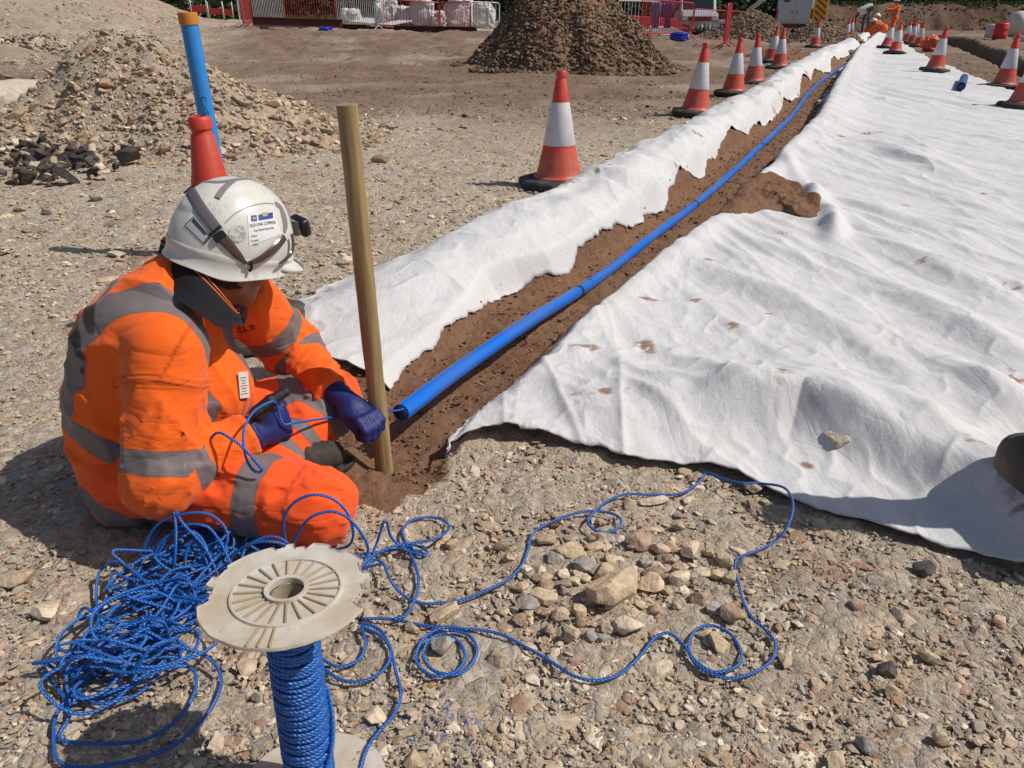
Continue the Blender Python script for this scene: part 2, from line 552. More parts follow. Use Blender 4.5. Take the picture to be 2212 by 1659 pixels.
def scatter_area(n, y0, y1, power=1.0, seed=0, keep=None, wx=.78, base=.45):
    """points spread over the visible ground, thinning with distance"""
    r = np.random.default_rng(seed)
    y = np.exp(r.uniform(math.log(y0), math.log(y1), n)) if power else r.uniform(y0, y1, n)
    x = r.uniform(-1, 1, n) * (wx * y + base)
    return x, y


def free_ground(x, y, edge=.0):
    """true where neither membrane nor trench covers the ground"""
    ins_l = (x > x_ol(y) - .02) & (x < x_tl(y) + .05) & (y > 2.25) & (y < 37)
    ins_t = (soil_mask(x, y) > .35)
    return ~(ins_l | ins_t | on_sheet(x, y))
# ------------------------------------------------------------------ white membrane
FRONT = [(955, 992), (985, 958), (1060, 950), (1150, 957), (1230, 968), (1300, 985), (1350, 1003), (1400, 1014), (1460, 1014), (1530, 1022),
         (1620, 1055), (1690, 1085), (1800, 1123), (1900, 1155), (2050, 1198), (2212, 1245), (2500, 1330), (2900, 1440)]
RIGHT = [(2900, 1440), (3000, 1000), (2900, 700), (2650, 420), (2350, 268), (2182, 216), (2167, 199), (2128, 193), (2062, 156), (2030, 141), (1985, 122), (1955, 100), (1925, 84), (1905, 73)]
TOPE = [(1892, 76), (1898, 74), (1905, 73)]
SHL = [(955, 992), (1000, 930), (1050, 872), (1120, 800), (1200, 722), (1300, 640), (1400, 560), (1480, 505), (1545, 462), (1590, 415), (1645, 368), (1700, 315), (1750, 270), (1770, 235), (1788, 205),
       (1800, 180), (1818, 155), (1848, 112), (1876, 90), (1892, 76)]


def along(pts, n):
    P = np.array(pts, float); d = np.linalg.norm(np.diff(P, axis=0), axis=1); s = np.concatenate([[0], np.cumsum(d)]); s /= s[-1]
    q = np.linspace(0, 1, n)
    return np.array([G(np.interp(a, s, P[:, 0]), np.interp(a, s, P[:, 1]))[:2] for a in q])


NS = 430
_B, _T, _L, _R = along(FRONT, NS), along(TOPE, NS), along(SHL, NS), along(RIGHT, NS)
_poly = np.concatenate([along(FRONT, 80), along(RIGHT, 80), along(TOPE[::-1], 6), along(SHL[::-1], 80)])


def in_poly(x, y, poly):
    x = np.asarray(x); y = np.asarray(y); c = np.zeros(x.shape, bool)
    for i in range(len(poly)):
        x1, y1 = poly[i]; x2, y2 = poly[i - 1]
        if y1 == y2: continue
        h = ((y1 > y) != (y2 > y)) & (x < (x2 - x1) * (y - y1) / (y2 - y1) + x1)
        c ^= h
    return c


def on_sheet(x, y): return in_poly(x, y, _poly)


def seg_field(x, y, pts):
    """signed cross distance and length parameter to a polyline in metres"""
    P = np.array([G(*p)[:2] for p in pts]); best = np.full(x.shape, 1e9); sd = np.zeros(x.shape); tt = np.zeros(x.shape)
    m = len(P) - 1
    for i in range(m):
        a, b = P[i], P[i + 1]; d = b - a; L2 = d.dot(d)
        t = np.clip(((x - a[0]) * d[0] + (y - a[1]) * d[1]) / L2, 0, 1)
        qx, qy = x - a[0] - t * d[0], y - a[1] - t * d[1]; r = np.hypot(qx, qy)
        s = np.sign(d[0] * qy - d[1] * qx)
        k = r < best
        best = np.where(k, r, best); sd = np.where(k, r * s, sd); tt = np.where(k, (i + t) / m, tt)
    return sd, tt


FOLDS = [  # polyline, height, half width (metres), skew
    ([(1690, 352), (1725, 395), (1752, 440), (1765, 470)], .05, .055, 0),
    ([(1752, 418), (1785, 455), (1795, 500), (1800, 540)], .075, .06, 0),
    ([(1800, 540), (1860, 600), (1960, 660), (2090, 740), (2212, 800), (2300, 850)], .05, .09, .3),
    ([(1812, 652), (1880, 720), (1990, 790), (2090, 850), (2212, 905), (2330, 960)], .042, .08, .3),
    ([(1600, 560), (1700, 650), (1830, 740), (1960, 840), (2080, 930)], .03, .08, 0),
    ([(1840, 300), (2000, 365), (2212, 440)], .04, .12, 0),
    ([(1700, 400), (1850, 450), (2050, 520), (2212, 590)], .035, .10, 0),
    ([(1640, 420), (1790, 460), (1960, 560), (2120, 640), (2280, 720)], .03, .08, 0),
    ([(1760, 300), (1900, 330), (2100, 380)], .03, .10, 0),
    ([(1450, 560), (1530, 600), (1640, 640), (1760, 700)], .026, .08, 0),
    ([(1250, 760), (1330, 800), (1430, 850), (1560, 900)], .022, .08, 0),
    ([(1500, 800), (1560, 870), (1600, 930)], .03, .08, 0),
    ([(1810, 850), (1880, 880), (1960, 960), (2060, 1010)], .03, .07, 0),
    ([(2000, 800), (2100, 860), (2212, 960)], .035, .09, 0),
    ([(1100, 830), (1240, 850), (1400, 880), (1500, 900)], .016, .06, 0),
]
CREST = [(1180, 945), (1300, 925), (1450, 920), (1580, 916), (1722, 914), (1800, 950), (1880, 985), (1980, 1025), (2060, 1070), (2130, 1105), (2212, 1170), (2320, 1230)]


_crest_near = seg_field(np.array([G(1650, 990)[0]]), np.array([G(1650, 990)[1]]), CREST)[0][0]


def sheet_z(x, y):
    z = np.maximum(gz(x, y), -.02) + .016 + .035 * sstep(7, 12, y)
    dl = x - x_tr(y)
    # anisotropic rumples running with the roll, finer ones across
    d = np.array([.30, -.954]); n = np.array([.954, .30])
    a = x * d[0] + y * d[1]; b = x * n[0] + y * n[1]
    w = fbm(a * .55, b * 3.4, 1.0, 4, gain=.55)
    far = 1.25 + .6 * sstep(4, 12, y)
    pm = .15 + 1.0 * sstep(-.3, .5, fbm(x * .55, y * .3, 31, 2))
    z = z + far * .011 * (w + .35) + pm * .020 * (1 - np.abs(fbm(a * .42 + 9, b * 2.3, 3.3, 2))) ** 4 + pm * .011 * (1 - np.abs(fbm(a * .7 + 2 + .6 * b, b * 3.6 + .8 * a, 6.3, 2))) ** 8 * sstep(14, 8, y)
    z = z + .010 * pm * (1 - np.abs(fbm(a * .8 + 4 + b, b * 4.0, 5.1, 2))) ** 6 * sstep(2.6, 4, y) * sstep(12, 7, y)
    z = z + .009 * fbm(x * 3.1, y * 3.1, 8, 3) + .007 * (1 - np.abs(fbm(x * 5.2, y * 5.2 + 3, 2, 2))) ** 6 * sstep(4.2, 2.4, y) + .0015 * fbm(x * 17, y * 17, 2, 3) * sstep(5, 3, y)
    for pts, hgt, wd, sk in FOLDS:
        s, t = seg_field(x, y, pts)
        s = s + sk * wd * .6 * np.sin(t * 9)
        z = z + hgt * np.exp(-(s / wd) ** 2) * (.75 + .4 * np.sin(t * 7 + wd * 40)) * sstep(-.02, .12, t) * sstep(1.02, .8, t)
    s, t = seg_field(x, y, CREST)       # crest along the front, falling to the gravel on the near side
    near_sign = 1.0 if _crest_near > 0 else -1.0
    side = np.where(s * near_sign > 0, .085, .26)
    z = z + (.022 + .125 * np.exp(-((t - .42) / .22) ** 2) + .075 * np.exp(-((t - .85) / .22) ** 2)) * np.exp(-(s / side) ** 2)
    # trench edge rolls over the bank
    z = z + .035 * np.exp(-((dl - .12) / .10) ** 2) * sstep(2.2, 3.0, y) + .07 * np.exp(-((dl - .22) / .25) ** 2) * sstep(5, 8, y)
    z = z - .10 * sstep(.10, -.02, dl) * sstep(1.9, 2.6, y)
    z = z + .018 * np.sin(np.log(np.maximum(y, .5)) * 44 + 3.5 * fbm(x * .8, y * .8, 1, 2)) * np.exp(-(dl / .22) ** 2) * sstep(3.4, 5, y) * sstep(10, 7, y)
    return z


STAINS = [(1400, 662, .05, .01), (1395, 760, .035, .035), (1275, 775, .09, .012), (1310, 890, .09, .010), (1530, 582, .03, .018), (2000, 585, .07, .02), (1580, 715, .04, .018),
          (1495, 660, .03, .015), (2185, 845, .06, .04), (2170, 640, .05, .02), (2080, 1045, .06, .015), (1880, 300, .10, .02), (1830, 312, .07, .02), (1960, 452, .06, .02), (2120, 430, .05, .015),
          (1180, 770, .06, .01), (1740, 1020, .03, .01), (1660, 690, .03, .01), (1700, 520, .05, .02), (2190, 1170, .04, .02), (1650, 880, .04, .05)]
STAINS_L = [(1300, 402, .10, .02), (1225, 450, .06, .03), (1470, 390, .05, .04), (735, 635, .09, .012), (690, 660, .05, .02), (1285, 425, .05, .02), (1570, 258, .09, .03), (1690, 235, .05, .05),
            (1660, 205, .10, .03), (1735, 192, .05, .03), (1500, 330, .04, .01), (1705, 218, .06, .05), (1810, 155, .12, .04), (1750, 170, .06, .03)]


def stain_field(x, y, L):
    f = np.zeros(x.shape)
    for px, py, sx, sy in L:
        c = G(px, py); k = max(1.0, c[1] / 4.5)
        f = np.maximum(f, np.exp(-(((x - c[0]) / (sx * k)) ** 2 + ((y - c[1]) / (sy * k * 2.2)) ** 2)))
    n = fbm(x * 26, y * 26, 4.4, 4)
    fine = np.maximum(0, perlin(x * 60, y * 60, 1.2) - .62) * 2.2 * sstep(-.1, .5, fbm(x * 2, y * 2, 3, 2))
    n2 = fbm(x * 9, y * 55, 2.2, 3)
    return np.clip(f * (.62 + 1.5 * n + .9 * n2) - .10, 0, .8) + fine


def membrane_mat():
    t = NT('white_membrane')
    n1 = t.noise(5, 5, .6); fib = t.noise(1.0, 4, .6, t.mapping((300, 90, 90), (0, 0, .5)), 1.2)
    fib2 = t.noise(1.0, 4, .6, t.mapping((80, 320, 90), (0, 0, .2)), 1.5)
    f = t.math('ADD', t.math('MULTIPLY', fib, .5), t.math('MULTIPLY', fib2, .5))
    c = t.mix(t.ramp(f, [(.35, 0.), (.65, 1.)]), (.565, .558, .558), (.705, .70, .698))
    c = t.mix(t.ramp(n1, [(.45, 0.), (.75, .35)]), c, (.56, .525, .50))
    c = t.mix(t.ramp(t.noise(14, 6, .7), [(.62, 0.), (.8, .35)]), c, (.55, .45, .37))
    st = t.attr('stain')
    c = t.mix(t.ramp(st, [(.16, 0.), (.4, .4), (.75, .9)]), c, t.mix(t.noise(60, 4), (.20, .105, .06), (.36, .22, .14)))
    n = t.bump(f, .55, .004)
    cr = t.math('ABSOLUTE', t.math('SUBTRACT', t.noise(1., 3, .5, t.mapping((5, 1.8, 3), (0, 0, .3)), 1.3), .5))
    n = t.bump(t.ramp(cr, [(0., 0.), (.02, .5), (.14, 1.)]), .15, .012, n)
    cr2 = t.math('ABSOLUTE', t.math('SUBTRACT', t.noise(1., 2, .5, t.mapping((3.2, 4.5, 3), (0, 0, .9)), .8), .5))
    n = t.bump(t.ramp(cr2, [(0., 0.), (.015, .5), (.10, 1.)]), .07, .010, n)
    n = t.bump(t.noise(34, 4, .55), .16, .008, n)
    n = t.bump(t.noise(1., 4, .55, t.mapping((34, 9, 9), (0, 0, .3))), .22, .014, n)
    b = t.bsdf(c, .92, n, Specular_IOR_Level=.15)
    return b


M_MEMB = membrane_mat()


def right_sheet():
    nu, nv = 440, 640
    fr = along(FRONT, 400); xR = ycurve(np.c_[along(RIGHT, 300), np.zeros(300)]); xL = ycurve(np.c_[along(SHL, 300), np.zeros(300)])
    uf = (fr[:, 0] - xL(fr[:, 1])) / np.maximum(xR(fr[:, 1]) - xL(fr[:, 1]), .05); o_ = np.argsort(uf)
    uu = np.repeat((np.linspace(0, 1, nu) ** 1.15)[None], nv, 0); vv = np.repeat(np.linspace(0, 1, nv)[:, None], nu, 1)
    Yf = np.interp(uu[0], uf[o_], fr[o_, 1]); Ye = _L[-1, 1]
    Y = Yf[None] * (Ye / Yf[None]) ** vv
    ly_ = np.linspace(math.log(1.2), math.log(40), 500); xr_ = np.convolve(np.pad(xR(np.exp(ly_)), 14, 'edge'), np.ones(29) / 29, 'valid'); xR = lambda y: np.interp(np.log(y), ly_, xr_)
    Y = Y + 0
    X = xL(Y) + uu * (xR(Y) - xL(Y))
    # frayed outline
    j = .012 * fbm(X * 9, Y * 9, 3, 3)
    X += j * np.exp(-uu * 40) * 1.6 * (1 + Y * .25) + .03 * fbm(Y * 4, X * 2, 1, 3) * np.exp(-uu * 60) * (1 + .3 * Y) * sstep(0, .1, vv)
    Y += 1.2 * j * np.exp(-vv * 40) + .05 * Y * fbm(X * 2, Y * .7, 6, 3) * np.exp(-(1 - uu) * 60) * .25
    Z = sheet_z(X, Y)
    st = stain_field(X, Y, STAINS)
    V = np.stack([X, Y, Z], -1).reshape(-1, 3)
    i = np.arange(nv - 1)[:, None] * nu; k = np.arange(nu - 1)[None]
    Q = np.stack([i + k, i + k + 1, i + nu + k + 1, i + nu + k], -1).reshape(-1, 4)
    # torn opening in the membrane where soil has been tipped
    o = mesh_np('membrane_sheet', V, [Q], M_MEMB, smooth=True, attrs={'stain': st.ravel()})
    m = o.modifiers.new('thickness', 'SOLIDIFY'); m.thickness = .004; m.offset = -1
    tag(o, 'wide white geotextile membrane sheet laid right of the trench, rumpled and dusted with soil', 'membrane')


right_sheet()


def left_strip():
    P = np.array(OL, float); d = np.linalg.norm(np.diff(P, axis=0), axis=1); s = np.concatenate([[0], np.cumsum(d)]); s /= s[-1]
    nv, nu = 900, 90
    q = np.linspace(0, 1, nv)
    yo = np.array([G(np.interp(a, s, P[:, 0]), np.interp(a, s, P[:, 1]))[1] for a in q])
    # rows run across the strip: outer point and the trench point a little further along
    xo = x_ol(yo)
    yi = np.maximum(yo * .97, 2.22) + 0 * yo
    yi = np.interp(np.linspace(0, 1, nv), [0, .12, 1], [2.2, 2.75, yo[-1]]) if False else np.maximum(yo - .25 * (1 - sstep(2.4, 5, yo)) , 2.0)
    xi = x_tl(yi)
    ly = np.log(yi) * 9
    teeth = (.055 * fbm(ly * .9, 0 * yi + 2, .3, 2) + .020 * np.abs(perlin(ly * 3.3, yi * .7 + 5, 1.3)) * sstep(-.2, .5, perlin(ly * 1.3, 0 * yi, 8.)) + .006 * fbm(ly * 9, yi * 3 + 7, 2.3, 3)) * (.6 + .13 * yi) * sstep(1.9, 2.6, yi) + .012
    xi = xi + teeth
    xo = xo + .035 * fbm(yo * 5, 0 * yo + 9, .3, 4) * (1 + .15 * yo)
    u = np.linspace(0, 1, nu)[None]
    X = xo[:, None] * (1 - u) + xi[:, None] * u; Y = yo[:, None] * (1 - u) + yi[:, None] * u
    g = gz(X, Y)
    near = sstep(2.4, 4.5, Y)
    prof = (.03 + .065 * near) * sstep(0, .35, u) * (1 - .85 * sstep(.62, 1., u)) + .012
    ripple = .034 * np.sin(np.log(Y) * 62 + 3 * fbm(X * 2, Y * .8, 2, 2)) * sstep(.15, .5, u) * sstep(3.6, 5.5, Y) * (.3 + .7 * np.abs(fbm(Y * .9, X * .5, 2, 2) * 2))
    z = g + prof + ripple + (.012 + .012 * near) * fbm(X * 2.6, Y * 1.8, 3, 3) + .008 * (1 - np.abs(fbm(X * 3.2, Y * 3.2, 7, 2))) ** 6 + .0015 * fbm(X * 18, Y * 18, 4, 2)
    z = np.maximum(z, g + .008)
    st = stain_field(X, Y, STAINS_L)
    V = np.stack([X, Y, z], -1).reshape(-1, 3)
    i = np.arange(nv - 1)[:, None] * nu; k = np.arange(nu - 1)[None]
    Q = np.stack([i + k, i + k + 1, i + nu + k + 1, i + nu + k], -1).reshape(-1, 4)
    o = mesh_np('membrane_strip', V, [Q], M_MEMB, smooth=True, attrs={'stain': st.ravel()})
    m = o.modifiers.new('thickness', 'SOLIDIFY'); m.thickness = .004; m.offset = -1
    tag(o, 'narrow ragged-edged strip of white membrane along the left lip of the trench', 'membrane')


left_strip()


# soil tipped on the membrane edge
def soil_heap():
    c = [(1530, 480), (1560, 450), (1590, 418), (1625, 398), (1680, 392), (1725, 415), (1750, 440), (1772, 462), (1768, 482), (1735, 487), (1690, 470), (1640, 472), (1590, 482)]
    Pw = np.array([G(*p)[:2] for p in c]); ctr = Pw.mean(0)
    n, m = 120, 40
    th = np.linspace(0, 2 * math.pi, n, endpoint=False)
    closed = catmull(np.c_[Pw, np.zeros(len(Pw))], 10, True)[:, :2]
    idx = np.linspace(0, len(closed), n, endpoint=False).astype(int); out = closed[idx]
    out = out + (out - ctr) * (.05 * fbm(np.cos(th) * 4, np.sin(th) * 4, 3, 3))[:, None]
    r = np.linspace(0, 1, m)[:, None, None]
    P = ctr + (out[None] - ctr) * r
    X, Y = P[..., 0], P[..., 1]; rr = r[..., 0]
    zs = np.maximum(sheet_z(X, Y), gz(X, Y))
    z = zs + (.055 + .03 * fbm(X * 6, Y * 6, 2, 4)) * (1 - rr ** 2) + .014 * fbm(X * 25, Y * 25, 3, 3) * (1 - rr ** 4) - .012 * (rr > .97) + .004
    V = np.stack([X, Y, z], -1).reshape(-1, 3)
    i = np.arange(m - 1)[:, None] * n; k = np.arange(n)[None]; k2 = (k + 1) % n
    Q = np.stack([i + k, i + n + k, i + n + k2, i + k2], -1).reshape(-1, 4)[:, ::-1]
    o = mesh_np('soil_heap', V, [Q], M_GROUND, smooth=True, attrs={'soil': np.ones(len(V))})
    tag(o, 'low heap of brown soil spilled over the membrane edge beside the blue pipe', 'soil heap')


soil_heap()

# ------------------------------------------------------------------ loose stone cover
def loose_stones():
    L = []
    def lay(n, y0, y1, smin, smax, lod, seed, pal=PAL_TAN, sink=.35, flat=.62, tilt=.25, clump=0., wx=.78):
        r = np.random.default_rng(seed)
        x, y = scatter_area(n, y0, y1, 1, seed, wx=wx)
        ok = free_ground(x, y)
        if clump: ok &= (fbm(x * .9, y * .9, seed, 3) + r.normal(0, .25, n) > clump)
        ok &= ~((np.abs(x + .75) < .33) & (np.abs(y - 1.62) < .18))
        x, y = x[ok], y[ok]; n = len(x)
        s = smin * (smax / smin) ** (r.random(n) ** 1.9) * .5
        z = gz(x, y) + s * flat * (1 - 2 * sink) + .004
        br = sstep(7, 12, y) + r.normal(0, .2, n) > .5
        for m, p in ((~br, pal), (br, PAL_BROWN if pal is PAL_TAN else pal)):
            if m.any(): L.append(stones_geo(np.stack([x, y, z], 1)[m], s[m], lod, p, flat, tilt, seed))
    lay(44000, .60, 3.4, .004, .014, 0, 1, sink=.35, tilt=.35)
    lay(8500, .60, 3.4, .012, .030, 1, 2, sink=.45, tilt=.22, flat=.55)
    lay(330, .60, 3.4, .030, .055, 1, 3, sink=.42)
    lay(2300, .60, 3.4, .022, .075, 1, 23, sink=.72, flat=.30, tilt=.08)
    lay(800, .60, 3.4, .018, .05, 1, 33, sink=.40, clump=.45)
    lay(27000, 3.0, 10.5, .009, .034, 0, 4, wx=.8)
    lay(6000, 3.0, 10.5, .022, .05, 1, 44, wx=.8, clump=.1)
    lay(700, 3.2, 9.5, .045, .11, 1, 5, sink=.45, wx=.8, clump=.15)
    lay(1800, 3.2, 9.5, .04, .11, 1, 24, sink=.7, flat=.33, tilt=.08, wx=.8)
    lay(24000, 9, 34, .014, .05, 0, 66, wx=.8)
    lay(7000, 8, 38, .022, .085, 0, 6, clump=.05, wx=.8)
    lay(420, 8, 34, .07, .18, 0, 7, clump=.35, wx=.8)
    r2 = np.random.default_rng(70); n2 = 9000; y2 = r2.uniform(14, 46, n2); x2 = -.30 * y2 - 1 - r2.gamma(2, 3.2, n2); s2 = .02 + .05 * r2.random(n2) ** 3
    L.append(stones_geo(np.stack([x2, y2, gz(x2, y2) + s2 * .3], 1), s2, 0, PAL_TAN, .6, .3, 71))
    n2 = 6000; y2 = r2.uniform(44, 50, n2); x2 = r2.uniform(14, 44, n2); s2 = .03 + .10 * r2.random(n2) ** 3
    L.append(stones_geo(np.stack([x2, y2, gz(x2, y2) + s2 * .3], 1), s2, 0, PAL_BROWN * .7, .7, .4, 72))
    V, F, C = join_geo(L)
    o = mesh_np('loose_stones', V, [F], M_STONE, cols={'col': C})
    tag(o, kind='stuff', label='scatter of broken stone over the bare ground', cat='stones')
    # clods on the trench bed
    r = np.random.default_rng(9); n = 9000
    y = np.exp(r.uniform(math.log(1.65), math.log(16), n)); x = x_tl(y) - .15 + (x_tr(y) - x_tl(y) + .25) * r.random(n)
    ok = (soil_mask(x, y) > .5) & ~on_sheet(x, y); x, y = x[ok], y[ok]
    s = (.002 + .007 * r.random(len(x)) ** 3) * (1 + .1 * y)
    pal = np.array([(.19, .11, .07), (.22, .135, .088), (.16, .09, .058), (.26, .165, .112)])
    V, F, C = stones_geo(np.stack([x, y, gz(x, y) + s * .3], 1), s, 0, pal, .8, .4, 5)
    o = mesh_np('soil_crumbs', V, [F], M_STONE, cols={'col': C})
    tag(o, kind='stuff', label='crumbs of brown soil along the trench bed', cat='soil')


loose_stones()
# ------------------------------------------------------------------ materials of objects
def cone_mat():
    t = NT('cone_red_plastic'); oi = t.n('ShaderNodeObjectInfo')
    v = t.n('ShaderNodeVectorMath', operation='ADD'); t.l(t.obj, v.inputs[0]); cmb = t.n('ShaderNodeCombineXYZ'); t.l(t.math('MULTIPLY', oi.outputs['Random'], 30.), cmb.inputs[0]); t.l(cmb.outputs[0], v.inputs[1]); v = v.outputs[0]
    c = t.mix(t.noise(5, 4, .6, v), (.50, .030, .018), (.66, .060, .030))
    c = t.mix(t.ramp(t.noise(9, 6, .7, v), [(.50, 0.), (.72, .65)]), c, (.36, .17, .11))
    sx = t.n('ShaderNodeSeparateXYZ'); t.l(t.obj, sx.inputs[0])
    low = t.math('MULTIPLY', t.ramp(sx.outputs[2], [(.06, .75), (.30, 0.)]), t.ramp(t.noise(14, 5, .7, v), [(.35, 0.), (.65, 1.)]))
    c = t.mix(low, c, (.34, .23, .155))
    sc = t.ramp(t.noise(1., 3, .6, t.mapping((120, 120, 6), (.3, .2, 0), v)), [(.66, 0.), (.70, .6)]); c = t.mix(sc, c, (.70, .35, .28))
    return t.bsdf(c, .5, t.bump(t.noise(50, 4, .6, v), .2, .002))


M_CONE = cone_mat()
M_SLEEVE = plain('reflective_sleeve', (.60, .585, .62), .42, .05, 18, (.36, .30, .26), .5)
M_RUBBER = plain('black_rubber', (.028, .027, .027), .8, .2, 12, (.22, .17, .125), .8, .5, 60)
M_BLUE = plain('blue_pipe_plastic', (.003, .135, .60), .36, .10, 5, (.20, .155, .13), .38, .1, 90)
M_BORE_SHADE = plain('pipe_bore', (.005, .02, .10), .6)  # dark copy of the pipe blue, shade inside the bore painted in
M_MARK = plain('black_marking', (.012, .012, .015), .5)
M_SKYBLUE = plain('standpipe_blue', (.02, .235, .64), .38, .10, 5, (.2, .2, .2), .12)
M_ORANGECAP = plain('orange_cap', (.52, .19, .02), .5, .12, 20)
M_REDPAINT = plain('red_painted_steel', (.42, .018, .022), .5, .2, 12, (.2, .1, .07), .5)
M_GALV = plain('galvanised_steel', (.58, .58, .60), .45, .12, 20, (.35, .3, .25), .4, Metallic=.25)


def sz(x, y):
    """top of whatever covers the ground there"""
    x = np.atleast_1d(np.asarray(x, float)); y = np.atleast_1d(np.asarray(y, float))
    k = on_sheet(x, y); z = gz(x, y) + .004
    if k.any(): z[k] = sheet_z(x[k], y[k])
    return z


def on_ground(px, py):
    p = G(px, py)
    for _ in range(6):
        h = float(sz(p[0], p[1])[0]); p = G(px, py, h)
    return p


# ------------------------------------------------------------------ traffic cones
def make_cone(name='traffic_cone', sleeve=True):
    root = empty(name)
    b = MB()
    s, c = .262, .10
    o8 = lambda k: np.array([(s - k, c - 0), (c, s - k), (-c, s - k), (-(s - k), c), (-(s - k), -c), (-c, -(s - k)), (c, -(s - k)), (s - k, -c)])
    ring = []
    for z, k in ((0, .012), (.012, 0), (.042, 0), (.055, .014), (.060, .045), (.062, .10)):
        ring.append(np.c_[o8(k), np.full(8, z)])
    V = np.concatenate(ring); F = []
    for i in range(len(ring) - 1):
        for j in range(8): F.append([i * 8 + j, i * 8 + (j + 1) % 8, i * 8 + 8 + (j + 1) % 8, i * 8 + 8 + j])
    b.add(V, [np.array(F), np.array([list(range(8))[::-1]]), np.array([[40 + j for j in range(8)]])])
    b.build('base', M_RUBBER, root)
    L = MB()
    L.lathe([(.158, .060), (.172, .062), (.172, .070), (.160, .078), (.152, .092), (.142, .13), (.110, .27), (.106, .285), (.058, .55), (.054, .565), (.037, .685), (.031, .695), (.031, .703), (.037, .710),
             (.037, .735), (.031, .745), (.023, .747), (.021, .70)], 40)
    L.build('cone_body', M_CONE, root, smooth=True).modifiers.new('es', 'EDGE_SPLIT').split_angle = R(38)
    if sleeve:
        S = MB(); S.lathe([(.1105, .279), (.1115, .281), (.0610, .549), (.060, .551)], 40)
        S.build('reflective_sleeve', M_SLEEVE, root, smooth=True)
    return root


CONES = [  # foot on the image, scale, turn, lean x, lean y, label
    (1206, 400, 1.0, 10, 0, 0, 'red and white traffic cone nearest along the left strip, standing alone by its edge'),
    (1501, 248, 1.0, 33, 2, 3, 'dirty traffic cone with a grimy lower half, second along the left strip'),
    (1583, 204, 1.0, 20, 1, 1, 'clean traffic cone third along the left strip, just past the grimy one'),
    (1627, 182, 1.0, 50, -1, 0, 'traffic cone fourth along the left strip, before the close pair'),
    (1664, 135, 1.0, 15, 2, 4, 'traffic cone set back behind its partner in the close pair by the left strip'),
    (1682, 148, 1.0, 64, 0, 0, 'traffic cone in front of its partner in the close pair by the left strip'),
    (1759, 102, 1.0, 12, 2, 2, 'traffic cone alone on the strip edge below the small earth pile'),
    (1826, 86, 1.0, 30, 2, 2, 'left one of two far traffic cones on the strip near the kneeling workers'),
    (1836, 81, 1.0, 8, 0, 0, 'right one of two far traffic cones on the strip near the kneeling workers'),
    (1913, 106, 1.0, 25, -2, 13, 'leaning traffic cone on the far membrane, left of the other leaning one'),
    (1932, 117, 1.0, 40, -3, 11, 'leaning traffic cone on the far membrane, right of the other leaning one'),
    (1957, 92, 1.0, 10, 0, 2, 'upright far traffic cone just right of the two leaning cones'),
    (1969, 96, 1.0, 60, 0, 2, 'middle one of the far upright traffic cones right of the leaning pair'),
    (1982, 102, 1.0, 22, 1, 4, 'nearest one of the far upright traffic cones left of the orange sack'),
    (1975, 88, 1.0, 5, 0, 0, 'farthest traffic cone half hidden among the upright cones'),
    (2018, 154, 1.0, 14, 1, 4, 'traffic cone alone on the right edge of the membrane above the pipe offcut'),
    (2166, 191, 1.0, 31, 0, 3, 'traffic cone on bare earth beside the open drain'),
    (2205, 235, 1.05, 12, 1, 6, 'traffic cone cut by the right frame edge beside the membrane corner'),
]
cone0 = None
for px, py, sc, rz, lx, ly, lab in CONES:
    if cone0 is None: c = cone0 = make_cone()
    else: c = copy_tree(cone0)
    p = on_ground(px, py)
    c.location = p + np.array([0, 0, -.004]); c.scale = (sc,) * 3
    c.rotation_euler = (R(lx), R(ly), R(rz))
    tag(c, lab, 'traffic cone', 'traffic cones along the trench')
c = make_cone('traffic_cone', False)
c.location = (-1.065, 2.75, float(gz(-1.065, 2.75))); c.scale = (1.06,) * 3; c.rotation_euler = (0, 0, R(20))
tag(c, 'plain red traffic cone without a white band, standing behind the seated worker', 'traffic cone', 'traffic cones along the trench')

# black base shows at the right edge; unseen post added to cast its shadow
d0 = empty('base_with_shadow_post', (1.425, 1.47, float(sheet_z(np.array([1.25]), np.array([1.47]))[0]) - .03), R(8))
b = MB(); b.box((0, 0, .065), (.53, .32, .13), bev=.05, seg=4)
b.box((-.10, .06, .13), (.10, .12, .02), bev=.008)
b.build('rubber_base', plain('dusty_black_rubber', (.075, .066, .058), .9, .25, 7, (.30, .23, .165), .9, .4, 60), d0, smooth=True)
b = MB(); b.lathe([(.075, .18), (.075, .20), (.055, .22), (.055, .70), (.06, .71), (.062, .78), (.05, .82), (.02, .835), (.001, .836)], 28)
b.build('post', M_CONE, d0, smooth=True)
b = MB(); b.lathe([(.0555, .40), (.0565, .405), (.0565, .62), (.0555, .625)], 28); b.build('reflective_sleeve', M_SLEEVE, d0, smooth=True)
tag(d0, 'thick black rubber base on the membrane at the right edge, with an unseen post added to cast its shadow', 'marker post')

